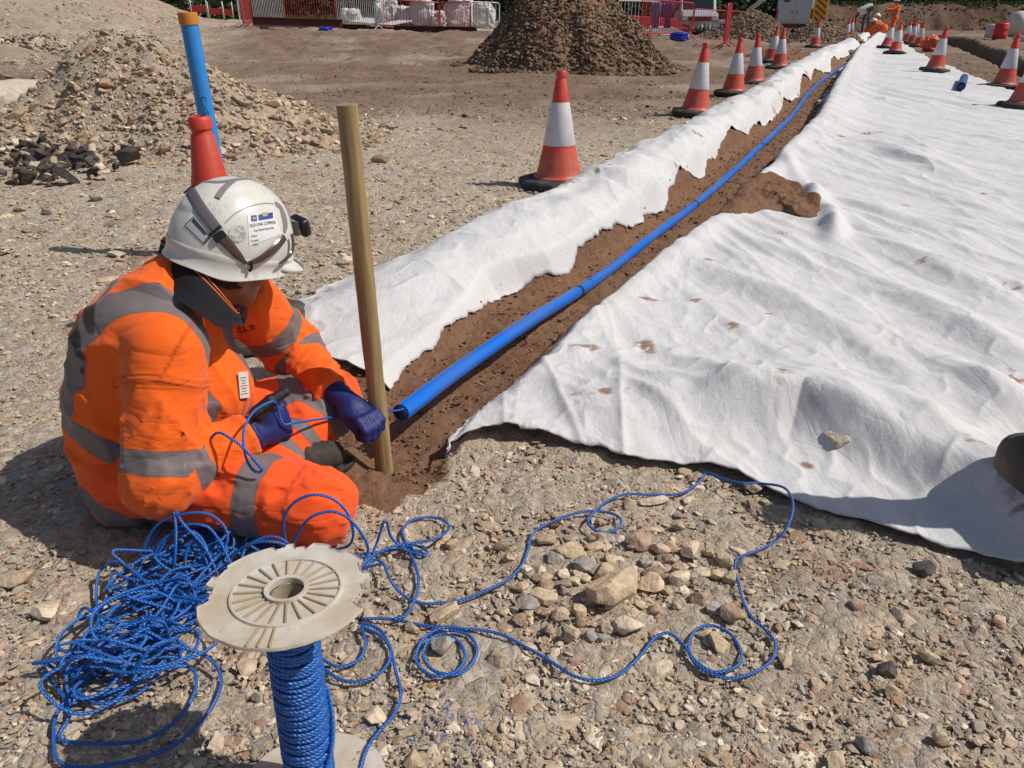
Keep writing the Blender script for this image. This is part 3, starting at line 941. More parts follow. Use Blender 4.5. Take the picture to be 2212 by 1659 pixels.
# ------------------------------------------------------------------ blue pipe in the trench
def pipe():
    pts = [(866, 892, .108), (1000, 792, .070), (1150, 690, .035), (1292, 602, .015), (1400, 518, .01), (1470, 466, .008), (1542, 408, .006), (1600, 356, .006), (1660, 300, .008), (1700, 262, .01),
           (1726, 230, .02), (1752, 196, .02), (1790, 164, .015), (1822, 142, .0), (1850, 116, -.02), (1880, 92, -.04)]
    P = []
    for k_, (a, b_, z) in enumerate(pts):
        q = G(a, b_, z)
        if k_ >= 3:
            for _ in range(8): q = G(a, b_, float(gz(q[0], q[1])) + .030)
        P.append(q)
    P = np.array(P)
    P = resample(catmull(P, 14), .03)
    for i in range(len(P)):
        if P[i, 1] > 3.0: P[i, 2] = max(P[i, 2], float(gz(P[i, 0], P[i, 1])) + .022)
    k = np.ones(15) / 15
    zz = np.convolve(np.pad(P[:, 2], 7, 'edge'), k, 'valid'); P[40:, 2] = zz[40:]
    root = empty('water_pipe', P[0] * 0)
    r = .0255
    T, N, B = frames(P)
    n = 28; a = np.arange(n) * 2 * math.pi / n
    outer = tube(P, r, n, cap=False)
    m = MB(); m.add(*outer)
    # rim at the cut end with a small nick
    ring = lambda q, rr: q + rr * (np.cos(a)[:, None] * N[0] + np.sin(a)[:, None] * B[0])
    nick = np.where((a > 3.4) & (a < 4.0), .010, 0)[:, None] * T[0]
    V = np.concatenate([ring(P[0], r) + nick * 0, ring(P[0], r - .003)]); j = np.arange(n); j2 = (j + 1) % n
    m.add(V, [np.stack([j, n + j, n + j2, j2], 1)])
    m.build('pipe_wall', M_BLUE, root, smooth=True).modifiers.new('es', 'EDGE_SPLIT').split_angle = R(50)
    m = MB(); Vi, Fi = tube(P[:14], r - .003, n, cap=True); m.add(Vi, [f[:, ::-1] for f in Fi]); m.build('pipe_bore', M_BORE_SHADE, root, smooth=True)
    for px, py, w in ((1290, 604, .016), (1540, 409, .014), (1668, 293, .02)):
        q = G(px, py, .01); i = int(np.argmin(np.hypot(P[:, 0] - q[0], P[:, 1] - q[1])))
        seg = np.array([P[i] - T[i] * w, P[i] + T[i] * w]); mm = MB(); mm.tube(seg, r + .0008, n, cap=False)
        mm.build('tape_band', M_MARK, root, smooth=True)
    q = G(1325, 582, .01); i = int(np.argmin(np.hypot(P[:, 0] - q[0], P[:, 1] - q[1])))
    mm = MB(); up = np.cross(T[i], [0, 0, 1.]); up /= np.linalg.norm(up)
    for off in (0.0,):
        nrm = np.array([-.1, -.6, .8]); nrm -= T[i] * nrm.dot(T[i]); nrm /= np.linalg.norm(nrm); tn = np.cross(T[i], nrm)
        arc = np.array([P[i] + T[i] * .012 * k + (nrm * math.cos(t) + tn * math.sin(t)) * (r + .0006) for k, t in ((0, -.3), (0, 0), (0, .3), (.5, .45))])
        mm.tube(arc, .0016, 5)
    mm.build('pen_mark', M_MARK, root)
    tag(root, 'long blue plastic water pipe lying along the soil trench, open end towards the worker', 'pipe')
    return P


PIPE = pipe()

# offcut on the membrane
a = on_ground(2074, 197); e = on_ground(2081, 176)
root = empty('pipe_offcut', (0, 0, 0)); P = np.array([a + [0, 0, .062], a * .5 + e * .5 + [0, 0, .065], e + [0, 0, .06]]); P = resample(P, .1)
m = MB(); m.add(*tube(P, .055, 22, cap=False)); m.build('pipe_wall', plain('offcut_blue', (.035, .07, .24), .4), root, smooth=True)
m = MB(); Vi, Fi = tube(P[:6], .050, 22, True); m.add(Vi, [f[:, ::-1] for f in Fi]); m.build('pipe_bore', M_BORE_SHADE, root, smooth=True)
tag(root, 'short dark blue pipe offcut lying on the membrane at the right', 'pipe')


# ------------------------------------------------------------------ timber post
def wood():
    t = NT('weathered_timber')
    g = t.noise(1., 6, .6, t.mapping((70, 70, 4)), .6); g2 = t.noise(1., 4, .5, t.mapping((16, 16, 1.6)), 1.0)
    c = t.ramp(g, [(.3, (.20, .125, .050)), (.5, (.33, .225, .098)), (.7, (.43, .315, .155))])
    c = t.mix(t.ramp(g2, [(.42, 0.), (.7, .6)]), c, (.22, .155, .07))
    k = t.ramp(t.noise(7, 3), [(.66, 0.), (.72, .7)]); c = t.mix(k, c, (.16, .10, .045))
    n = t.bump(g, .35, .003)
    return t.bsdf(c, .7, n)


M_WOOD = wood()
pb = G(826, 972, .045); pt = AT(749, 226, float(pb[1]) - .012)
zs = np.linspace(-.08, 1, 40)[:, None]
P = pb + (pt - pb) * zs
rr = .0238 + .0012 * fbm(zs[:, 0] * 6, zs[:, 0] * 0, 2, 3) - .0008 * zs[:, 0]
m = MB(); m.tube(P[:, :3], rr, 32)
o = m.build('timber_post', M_WOOD, None, smooth=True); o.modifiers.new('es', 'EDGE_SPLIT').split_angle = R(40)
tag(o, 'round timber post driven upright into the soil at the pipe end', 'post')

# ------------------------------------------------------------------ blue standpipe with orange cap
root = empty('standpipe', (0, 0, 0))
top = AT(408, 47, 3.75); bot = np.array([top[0] + .012, 3.78, -.1])
m = MB(); m.tube(np.linspace(bot, top, 8), .0375, 32); m.build('pipe_wall', M_SKYBLUE, root, smooth=True).modifiers.new('es', 'EDGE_SPLIT').split_angle = R(40)
ax = (top - bot) / np.linalg.norm(top - bot)
m = MB(); m.tube(np.array([top - ax * .012, top - ax * .010, top + ax * .032, top + ax * .037, top + ax * .038]), [.0378, .0415, .0425, .041, .036], 32)
m.build('end_cap', M_ORANGECAP, root, smooth=True).modifiers.new('es', 'EDGE_SPLIT').split_angle = R(40)
# print runs down the side facing the viewer
vd = np.array([top[0], top[1], 0]); vd = -vd / np.linalg.norm(vd); side = np.cross(ax, vd)
Vt, Ft = text_mesh('CLASS - S 10', .034)
pp = top - ax * .40 + vd * .0378
ux, uy = -ax, np.cross(vd, -ax)
ang = Vt[:, 1] / .0378
Vt = pp + np.outer(Vt[:, 0], ux) + np.outer(.0382 * np.sin(ang), uy) + np.outer(.0382 * (np.cos(ang) - 1), vd)
mesh_np('lettering', Vt, Ft, M_MARK, root)
tag(root, 'tall blue standpipe with an orange end cap behind the red cone', 'pipe')


# ------------------------------------------------------------------ blue rope
def rope_geo(path, r=.0031, pitch=.023, sides=5, step=None, ph=0.0):
    P = resample(np.asarray(path, float), step or pitch / 7)
    T, N, B = frames(P)
    s = np.arange(len(P)) * (step or pitch / 7)
    out = []
    for k in range(3):
        a = 2 * math.pi * (s / pitch + k / 3) + ph
        Q = P + r * .56 * (np.cos(a)[:, None] * N + np.sin(a)[:, None] * B)
        out.append(tube(Q, r * .60, sides, True))
    return out


def rope_mat():
    t = NT('blue_polypropylene_rope')
    f = t.noise(1., 3, .6, t.mapping((500, 500, 500)))
    c = t.mix(t.noise(9, 3), (.006, .078, .32), (.012, .135, .50))
    c = t.mix(t.ramp(t.noise(5, 4), [(.55, 0.), (.8, .3)]), c, (.16, .15, .17))
    n = t.bump(f, .3, .001)
    return t.bsdf(c, .34, n, Specular_IOR_Level=.65)


M_ROPE = rope_mat()


def gp(px, py, h=.014):
    p = on_ground(px, py); p = G(px, py, p[2] + h); return p


def rope():
    m = MB(); r = np.random.default_rng(21)

    def lay(P, closed=False, k=14):
        P = np.asarray(P); Q = catmull(P, k)
        for V, F in rope_geo(Q): m.add(V, F)
    # long bight out to the membrane and back to the drum
    A = [(785, 1336), (850, 1338), (920, 1352), (1000, 1358), (1075, 1368), (1140, 1400), (1195, 1432), (1240, 1460), (1290, 1470), (1340, 1455), (1385, 1415), (1415, 1378), (1445, 1368), (1475, 1392), (1505, 1430), (1545, 1452), (1590, 1440), (1602, 1412),
         (1580, 1372), (1540, 1352), (1505, 1360), (1488, 1392), (1498, 1428), (1535, 1455), (1580, 1465), (1630, 1452), (1668, 1425), (1676, 1392), (1655, 1362), (1625, 1335), (1606, 1300), (1596, 1262), (1588, 1228), (1597, 1204), (1635, 1190), (1672, 1170), (1700, 1140),
         (1713, 1100), (1706, 1066), (1685, 1050), (1640, 1044), (1600, 1043), (1560, 1034), (1527, 1022), (1510, 1042), (1470, 1066), (1410, 1069), (1350, 1068), (1310, 1084), (1284, 1106), (1270, 1125), (1284, 1145), (1315, 1150), (1338, 1138), (1340, 1120), (1318, 1108), (1280, 1104), (1240, 1110), (1190, 1128),
         (1152, 1152), (1140, 1190), (1125, 1225), (1090, 1256), (1040, 1280), (980, 1300), (910, 1303), (870, 1285), (842, 1250), (828, 1218), (806, 1210), (780, 1235), (768, 1245), (800, 1205), (850, 1180), (900, 1172), (945, 1162), (970, 1140), (955, 1122), (915, 1118), (880, 1130), (868, 1160), (890, 1185),
         (915, 1200), (922, 1190), (895, 1178), (850, 1188), (800, 1195), (760, 1200)]
    hz = {}
    P = []
    for i, (x, y) in enumerate(A):
        h = .012
        if 66 < i < 76: h = .03
        if i in (37, 38, 39, 40, 41): h = .05
        if i in (36, 42): h = .035
        P.append(gp(x, y, h))
    lay(P)
    # spur loops right of the drum
    lay([gp(*q) for q in [(850, 1338), (880, 1325), (900, 1285), (903, 1240), (880, 1180), (868, 1150)]])
    lay([gp(x, y, h) for x, y, h in [(800, 1212, .02), (815, 1170, .05), (832, 1125, .10), (845, 1160, .05), (872, 1185, .02), (910, 1200, .014)]])
    lay([gp(*q) for q in [(1010, 1360), (960, 1355), (920, 1375), (900, 1410), (905, 1440), (940, 1460), (985, 1450), (1005, 1420), (990, 1385), (955, 1370), (925, 1385), (915, 1420), (940, 1450), (990, 1456), (1022, 1430), (1030, 1400), (1012, 1372), (970, 1360)]])
    lay([gp(*q) for q in [(780, 1345), (820, 1360), (842, 1395), (855, 1450), (866, 1500), (850, 1545), (815, 1585), (790, 1625), (770, 1700)]])
    lay([gp(*q) for q in [(700, 1445), (740, 1470), (790, 1470), (830, 1445), (845, 1410), (825, 1375), (780, 1352)]])
    lay([gp(*q) for q in [(690, 1420), (730, 1440), (775, 1425), (790, 1390), (780, 1355)]])
    # the heap of slack: one continuous wander of loops
    ctrl = []
    spots = [((425, 1200), .075, 6), ((375, 1270), .09, 8), ((320, 1360), .10, 9), ((270, 1430), .085, 6), ((340, 1430), .085, 6), ((440, 1290), .07, 4), ((560, 1185), .055, 3), ((240, 1470), .065, 4)]
    for (c, rad, n) in spots:
        for q in range(n):
            cc = G(c[0] + r.normal(0, 22), c[1] + r.normal(0, 22)); ra = rad * r.uniform(.45, 1.35); rb = ra * r.uniform(.35, .8); yaw = r.uniform(-.2, 1.3)
            h = .012 + .05 * r.random() ** 1.5; tl_ = r.normal(0, .22); st = r.uniform(0, 6.28); sg = 1 if r.random() < .7 else -1
            for t in np.linspace(0, 5.4, 8):
                x = ra * math.cos(st + sg * t); y = rb * math.sin(st + sg * t)
                px_, py_ = x * math.cos(yaw) - y * math.sin(yaw), x * math.sin(yaw) + y * math.cos(yaw)
                z = max(.010, h + tl_ * y + .012 * r.normal())
                ctrl.append([cc[0] + px_, cc[1] + py_, float(gz(cc[0] + px_, cc[1] + py_)) + z + .006])
    lay(np.array(ctrl), k=9)
    # outer loops lying flat on the left
    lay([gp(x, y, h) for x, y, h in [(440, 1300, .07), (370, 1288, .05), (300, 1300, .03), (230, 1340, .015), (180, 1390, .014), (168, 1450, .014), (150, 1500, .014), (122, 1545, .014), (116, 1590, .014), (124, 1640, .014), (170, 1658, .014), (260, 1648, .014), (350, 1622, .014),
         (420, 1575, .014), (465, 1515, .014), (478, 1465, .014), (455, 1425, .02), (400, 1400, .04), (330, 1395, .06)]])
    lay([gp(x, y, h) for x, y, h in [(300, 1440, .05), (220, 1440, .03), (140, 1452, .014), (95, 1432, .02), (102, 1462, .014), (135, 1500, .014), (150, 1545, .014), (128, 1590, .014), (150, 1602, .014), (230, 1606, .014), (310, 1598, .014), (375, 1562, .014), (415, 1510, .014),
         (424, 1465, .014), (405, 1440, .02), (340, 1450, .04), (270, 1490, .02), (200, 1510, .014), (160, 1480, .02), (190, 1430, .05), (270, 1390, .08)]])
    lay([gp(x, y, h) for x, y, h in [(420, 1180, .06), (330, 1190, .05), (245, 1190, .09), (270, 1220, .06), (320, 1262, .03), (390, 1290, .04)]])
    lay([gp(x, y, h) for x, y, h in [(330, 1270, .05), (260, 1215, .06), (218, 1232, .04), (208, 1280, .02), (215, 1340, .014), (222, 1395, .02), (270, 1420, .04)]])
    # hoops standing up against the legs
    H = lambda L: [AT(*q) for q in L]
    lay(H([(624, 1192, 1.36), (612, 1140, 1.345), (626, 1095, 1.345), (668, 1070, 1.35), (715, 1076, 1.35), (748, 1105, 1.345), (763, 1150, 1.34), (750, 1180, 1.35), (700, 1188, 1.36), (640, 1186, 1.365)]))
    lay(H([(630, 1195, 1.35), (640, 1160, 1.335), (668, 1120, 1.33), (712, 1105, 1.335), (750, 1118, 1.33), (780, 1152, 1.33), (795, 1190, 1.33), (770, 1215, 1.32), (700, 1205, 1.34), (620, 1190, 1.36)]))
    lay(H([(640, 1192, 1.34), (600, 1172, 1.33), (550, 1172, 1.33), (512, 1192, 1.33), (488, 1225, 1.32), (470, 1250, 1.30)]))
    lay(H([(645, 1196, 1.34), (585, 1190, 1.33), (535, 1200, 1.32), (500, 1235, 1.30)]))
    lay(H([(640, 1192, 1.34), (600, 1160, 1.345), (560, 1165, 1.34), (530, 1185, 1.33), (520, 1215, 1.31)]))
    lay(H([(640, 1195, 1.34), (690, 1200, 1.33), (740, 1222, 1.31), (790, 1225, 1.30), (830, 1215, 1.30)]))
    lay(H([(305, 1240, 1.33), (312, 1180, 1.35), (345, 1130, 1.36), (400, 1110, 1.36), (455, 1112, 1.36), (490, 1150, 1.35), (480, 1190, 1.33), (430, 1230, 1.30)]))
    lay(H([(320, 1260, 1.30), (345, 1190, 1.33), (385, 1140, 1.35), (440, 1135, 1.35), (472, 1165, 1.34), (500, 1220, 1.31), (520, 1250, 1.29)]))
    lay(H([(370, 1270, 1.29), (378, 1200, 1.31), (380, 1140, 1.34), (378, 1098, 1.38), (395, 1130, 1.345), (440, 1180, 1.32), (470, 1240, 1.30)]))
    lay(H([(350, 1270, 1.29), (330, 1215, 1.32), (360, 1160, 1.34), (420, 1150, 1.34), (450, 1200, 1.32), (440, 1260, 1.29)]))
    lay(H([(410, 1280, 1.28), (400, 1210, 1.31), (418, 1165, 1.33), (445, 1210, 1.31), (460, 1270, 1.28)]))
    # drawn through both hands into the pipe
    e = PIPE[0]; q = PIPE[6]
    lay([AT(430, 1010, 1.50), AT(463, 938, 1.47), AT(500, 948, 1.445), AT(530, 972, 1.43), AT(556, 1002, 1.425), AT(566, 1016, 1.425), AT(552, 1019, 1.425), AT(536, 1000, 1.43), AT(527, 965, 1.44), AT(528, 925, 1.47), AT(545, 893, 1.51), AT(568, 876, 1.54), AT(592, 868, 1.57), AT(600, 885, 1.60),
         AT(612, 916, 1.60), AT(640, 913, 1.63), AT(700, 904, 1.72), AT(745, 899, 1.79), AT(772, 895, 1.82), AT(800, 888, 1.84), AT(822, 885, 1.86), e + [-.008, -.012, .014], e + [.03, .03, .012], q])
    o = m.build('rope', M_ROPE, None, smooth=True)
    tag(o, 'tangled blue twisted rope running from the worker hands over the gravel to the drum', 'rope')


rope()


# ------------------------------------------------------------------ rope drum
def milky():
    t = NT('milky_plastic')
    d = t.noise(16, 6, .65)
    c = t.mix(t.ramp(d, [(.34, 0.), (.62, .85)]), (.62, .585, .53), (.48, .385, .26))
    c = t.mix(t.ramp(t.noise(70, 4, .7), [(.6, 0.), (.75, .5)]), c, (.26, .19, .11))
    n = t.bump(t.noise(90, 3), .12, .002)
    return t.bsdf(c, .42, n, Subsurface_Weight=.25, Subsurface_Radius=(.02, .018, .015), Subsurface_Scale=.5)


M_MILKY = milky()
M_DUSTY = plain('dusty_rib_plastic', (.36, .285, .195), .7, .2, 30, (.20, .145, .085), .7)


def flange(root, z, up, seed, broken):
    r = np.random.default_rng(seed); n = 220; th = np.arange(n) * 2 * math.pi / n
    R0 = np.full(n, .1175) + .0015 * fbm(np.cos(th) * 3, np.sin(th) * 3, seed, 3)
    for a, w, dpt in broken:
        dd = np.abs((th - R(a) + math.pi) % (2 * math.pi) - math.pi)
        R0 -= dpt * sstep(R(w), R(w) * .75, dd) * (1 + .45 * fbm(th * 9, th * 0, seed + a, 3))
    prof = [(.024, .000), (.024, .009), (.030, .010), (.030, .004), (.072, .0035), (.0725, .0065), (.076, .0065), (.077, .003)]
    m = MB(); rings = []
    for rr, zz in prof: rings.append(np.stack([rr * np.cos(th), rr * np.sin(th), np.full(n, zz)], 1))
    for f, zz in ((.3, .003), (.7, .003), (.96, .003), (.985, .0055), (1.0, .004), (.998, 0.), (.7, -.0005), (.2, -.0005)):
        rr = .077 + (R0 - .077) * f
        rings.append(np.stack([rr * np.cos(th), rr * np.sin(th), np.full(n, zz)], 1))
    rings.append(rings[0] * [1, 1, 1] - [0, 0, .0005])
    V = np.concatenate(rings); k = len(rings); i = np.arange(k - 1)[:, None] * n; j = np.arange(n)[None]; j2 = (j + 1) % n
    Q = np.stack([i + j, i + j2, i + n + j2, i + n + j], -1).reshape(-1, 4)
    if up < 0: V = V * [1, 1, -1]; Q = Q[:, ::-1]
    V = V + [0, 0, z]
    f = mesh_np('flange', V, [Q], M_MILKY, root, smooth=True); f.modifiers.new('es', 'EDGE_SPLIT').split_angle = R(35)
    if up > 0:
        m = MB()
        for q in range(22):
            a = 2 * math.pi * q / 22 + .1
            Mz = rotm('Z', a)
            m.box(Mz @ np.array([.051, 0, z + .0048]), (.043, .0034, .0032), Mz, bev=.0008)
        for a in (-1.75, -1.62, -1.49):
            Mz = rotm('Z', a); m.box(Mz @ np.array([.096, 0, z + .0042]), (.037, .0025, .004), Mz, bev=.0006)
        m.build('rib', M_DUSTY, f)
    return f


def drum():
    x, y = -.312, .800; z0 = float(gz(x, y)) + .012
    root = empty('rope_drum', (x, y, z0), R(0)); root.rotation_euler = (R(-4.5), 0, 0)
    flange(root, .006, -1, 3, [(200, 12, .012)])
    flange(root, .380, 1, 5, [(8, 7, .013), (30, 9, .010), (64, 8, .006), (93, 7, .012), (110, 5, .007), (158, 7, .007), (186, 12, .015), (352, 10, .014)])
    m = MB(); m.add(*lathe([(.022, .006), (.022, .380)], 40)); m.add(*lathe([(.0215, .380), (.0215, .006)], 40)); m.build('core', M_DUSTY, root, smooth=True)
    # wound rope, two crossing layers
    m = MB()
    for lay_, rad, pitch, sg in ((0, .0295, .0068, 1), (1, .0345, .0074, -1)):
        nt = (.362) / pitch; t = np.linspace(0, nt * 2 * math.pi, int(nt * 40))
        zz = .010 + .360 * t / t[-1] + .0022 * np.sin(t * 2.0 + np.sin(t * .31) * 3) + .0015 * fbm(t * .6, t * 0, lay_, 2)
        rr = rad + .0012 * fbm(t * .8, t * 0 + 3, lay_, 3)
        for V, F in rope_geo(np.stack([rr * np.cos(sg * t), rr * np.sin(sg * t), zz], 1), .0036, .021, 5, .0040): m.add(V, F)
    t = np.linspace(0, 2.6, 30)
    for V, F in rope_geo(np.stack([.0415 * np.cos(-1.9 + t), .0415 * np.sin(-1.9 + t), .05 + .14 * (t / 2.6) ** 2], 1), .0038, .024): m.add(V, F)
    m.build('wound_rope', M_ROPE, root, smooth=True)
    tag(root, 'chipped milky plastic rope drum standing on end, wound with blue rope', 'rope drum')


drum()

# ------------------------------------------------------------------ individual rocks
def rock(px, py, w, seed, col, label=None, group=None, aspect=(1, .8, .62), dz=0., rot=None, sub=4):
    p = on_ground(px, py); depth = p[1] * CP + (HC - p[2]) * SP
    s = w / 2 * depth / FPX * 1.04
    r = np.random.default_rng(seed)
    V, F = rock_shape(sub, seed, 15, .05, .50, .82)
    V = V.copy()
    V *= (1 + .045 * fbm(V[:, 0] * 4, V[:, 1] * 4, V[:, 2] * 4 + seed, 4))[:, None]
    a = (V - (V.max(0) + V.min(0)) / 2) / ((V.max(0) - V.min(0)) / 2) * np.array(aspect) * s
    o = mesh_np('rock', a, [F], M_STONE, smooth=True, cols={'col': np.repeat(np.array([col]), len(V), 0)})
    m = o.modifiers.new('es', 'EDGE_SPLIT'); m.split_angle = R(24)
    o.location = (p[0], p[1] + .15 * s, p[2] + s * aspect[2] * (.72 if aspect[2] > .4 else .5) + dz); o.rotation_euler = rot or (r.normal(0, .16), r.normal(0, .16), r.uniform(-.6, .6))
    tag(o, label, 'rock', group)
    return o


T1, T2, T3, GR, DK, RD = (.64, .51, .36), (.55, .44, .315), (.69, .60, .47), (.40, .37, .34), (.11, .10, .105), (.44, .315, .24)
HP = 'stones of the loose heap'
view7 = lambda zx, zy, w: (907 + zx * .41, 994 + zy * .41, w * .41)
LAB = [
    (1035, 745, 300, T1, 'largest tan boulder in the middle of the loose stone heap', (1, .62, .62), 900),
    (1095, 905, 165, T3, 'pale blocky rock just below the largest tan boulder', (1, .8, .62), 901),
    (800, 950, 105, T2, 'upright tan block standing low on the left side of the stone heap', (.8, .7, .95), 902),
    (785, 510, 195, T1, 'broad tan slab at the top left of the stone heap', (1, .6, .42), 903),
    (1150, 460, 145, RD, 'smooth pinkish rock at the top of the stone heap', (1, .75, .62), 904),
    (565, 790, 125, GR, 'grey faceted stone on the left edge of the heap', (1, .8, .62), 905),
    (650, 745, 150, T2, 'dull brown slab leaning beside the grey faceted stone', (1, .7, .45), 906),
    (1640, 845, 125, RD, 'pink grey cube of stone at the right end of the heap beside the rope', (1, .85, .72), 907),
    (125, 840, 170, T2, 'long tan rock lying left of the heap, touching the rope', (1, .6, .52), 908),
    (118, 1005, 125, GR, 'rounded stone ringed by two coils of rope', (1, .9, .75), 909),
    (410, 1080, 115, T2, 'rounded tan stone alone right of the small rope coils', (1, .8, .75), 910),
    (1265, 1120, 150, T3, 'pale flat stone set flush in the gravel below the heap', (1, .8, .25), 911),
    (1590, 1000, 160, T2, 'flat brown stone lying inside the right rope loop', (1, .75, .35), 912),
    (1755, 165, 95, T2, 'small tan stone beside the lifted rope at the membrane edge', (1, .8, .65), 913),
    (1410, 230, 65, T3, 'small pale stone right of the little rope loop', (1, .8, .6), 914),
    (1215, 225, 180, T3, 'pale wide slab set flush in the gravel above the heap', (1, .55, .22), 915),
]
for zx, zy, w_, c_, lb, asp, sd_ in LAB:
    rock(*view7(zx, zy, w_), sd_, c_, lb, HP if 'heap' in lb else 'loose rocks on the gravel', asp)
FILL = [(925, 480, 95), (858, 590, 115), (960, 610, 125), (1270, 485, 100), (1195, 560, 95), (1312, 545, 85), (1232, 620, 115), (1366, 640, 112), (1482, 610, 92), (1600, 545, 105), (1475, 750, 112), (740, 840, 92), (836, 810, 82), (530, 690, 92), (632, 600, 75),
        (552, 595, 82), (662, 445, 105), (1432, 505, 115), (1362, 362, 62), (1215, 680, 140), (1432, 622, 62), (1548, 805, 84), (520, 860, 82), (1510, 940, 84), (690, 600, 60), (760, 615, 70), (1100, 610, 75), (1010, 540, 80), (1640, 640, 95), (1560, 620, 70), (470, 530, 70), (440, 810, 70), (500, 800, 55), (1700, 560, 80), (1300, 700, 70), (760, 700, 60), (980, 470, 60), (700, 520, 70), (1520, 505, 60), (660, 820, 60)]
rr_ = np.random.default_rng(77)
for i, (zx, zy, w_) in enumerate(FILL):
    c_ = [T1, T2, T3, T2, GR, RD][rr_.integers(0, 6)]
    rock(*view7(zx, zy, w_), 1000 + i, tuple(np.array(c_) * rr_.uniform(.85, 1.1)), 'small angular stone in the loose heap beside the largest tan boulder', HP, (1, rr_.uniform(.65, .9), rr_.uniform(.5, .75)), sub=3)
rr_ = np.random.default_rng(78)
for i in range(46):      # smaller pieces filling the heap
    a_, q_ = rr_.uniform(0, 6.28), rr_.random() ** .6
    rock(1330 + 230 * q_ * math.cos(a_), 1275 + 120 * q_ * math.sin(a_), rr_.uniform(18, 40), 1200 + i, tuple(np.array([T1, T2, T3, T2, GR, RD][rr_.integers(0, 6)]) * rr_.uniform(.85, 1.1)),
         'small angular stone in the loose heap beside the largest tan boulder', HP, (1, rr_.uniform(.6, .9), rr_.uniform(.45, .75)), sub=2)
OTH = [(1838, 962, 122, (.50, .455, .38), 'pale wedge of rock holding down the front crest of the membrane', (1, .62, .40), .002), (1010, 520, 40, T2, 'tan stone resting on the left membrane strip', (1, .8, .7), .02),
       (745, 572, 32, T3, 'small pale stone on bare ground right of the timber post', (1, .8, .7), 0), (1995, 1238, 46, DK, 'dark grey rock on the gravel below the right membrane edge', (1, .8, .55), 0),
       (28, 1260, 82, T2, 'flat tan stone at the left frame edge by the worker shadow', (1, .7, .4), 0), (98, 1335, 54, T3, 'pale angular stone left of the rope heap', (1, .8, .62), 0),
       (1916, 1455, 40, DK, 'dark pointed rock on the gravel at lower right', (1, .85, .9), 0), (1871, 1622, 46, GR, 'grey block of stone near the bottom right', (1, .75, .75), 0),
       (2030, 1608, 38, T1, 'pinkish tan upright stone near the bottom right corner', (.9, .7, 1), 0), (2004, 1424, 50, T2, 'wedge shaped brown stone right of the dark pointed rock', (1, .55, .5), 0),
       (1927, 1502, 34, T2, 'rounded brown stone just below the dark pointed rock', (1, .85, .8), 0), (1852, 1315, 38, RD, 'dark brown stone in the gravel right of the rope bend', (1, .7, .6), 0),
       (1805, 1650, 52, T2, 'low tan stone cut by the bottom frame edge', (1, .7, .45), 0), (2185, 1075, 40, DK, 'small dark stone on the membrane beside the black rubber base', (1, .8, .7), 0),
       (556, 1515, 32, GR, 'smooth grey stone between the rope heap and the drum', (.7, .8, 1), 0), (975, 1185, 34, T2, 'tan stone beside the hook of rope right of the knee', (1, .8, .7), 0)]
for i, (px, py, w_, c_, lb, asp, dz) in enumerate(OTH):
    rock(px, py, w_, 1100 + i, c_, lb, 'loose rocks on the gravel', asp, dz)
# ------------------------------------------------------------------ continuous bodies from blended solids
def d_caps(P, a, b, ra, rb):
    a = np.asarray(a, float); b = np.asarray(b, float); ba = b - a
    t = np.clip(((P - a) @ ba) / ba.dot(ba), 0, 1)
    return np.linalg.norm(P - a - t[:, None] * ba, axis=1) - (ra + (rb - ra) * t)


def d_ell(P, c, r, M=None):
    q = P - np.asarray(c, float)
    if M is not None: q = q @ np.asarray(M)          # columns of M: local axes
    r = np.asarray(r, float)
    k0 = np.linalg.norm(q / r, axis=1); k1 = np.linalg.norm(q / (r * r), axis=1)
    return k0 * (k0 - 1) / np.maximum(k1, 1e-6)


def smin(a, b, k):
    h = np.maximum(k - np.abs(a - b), 0) / k
    return np.minimum(a, b) - h * h * k * .25


def smax(a, b, k): return -smin(-a, -b, k)


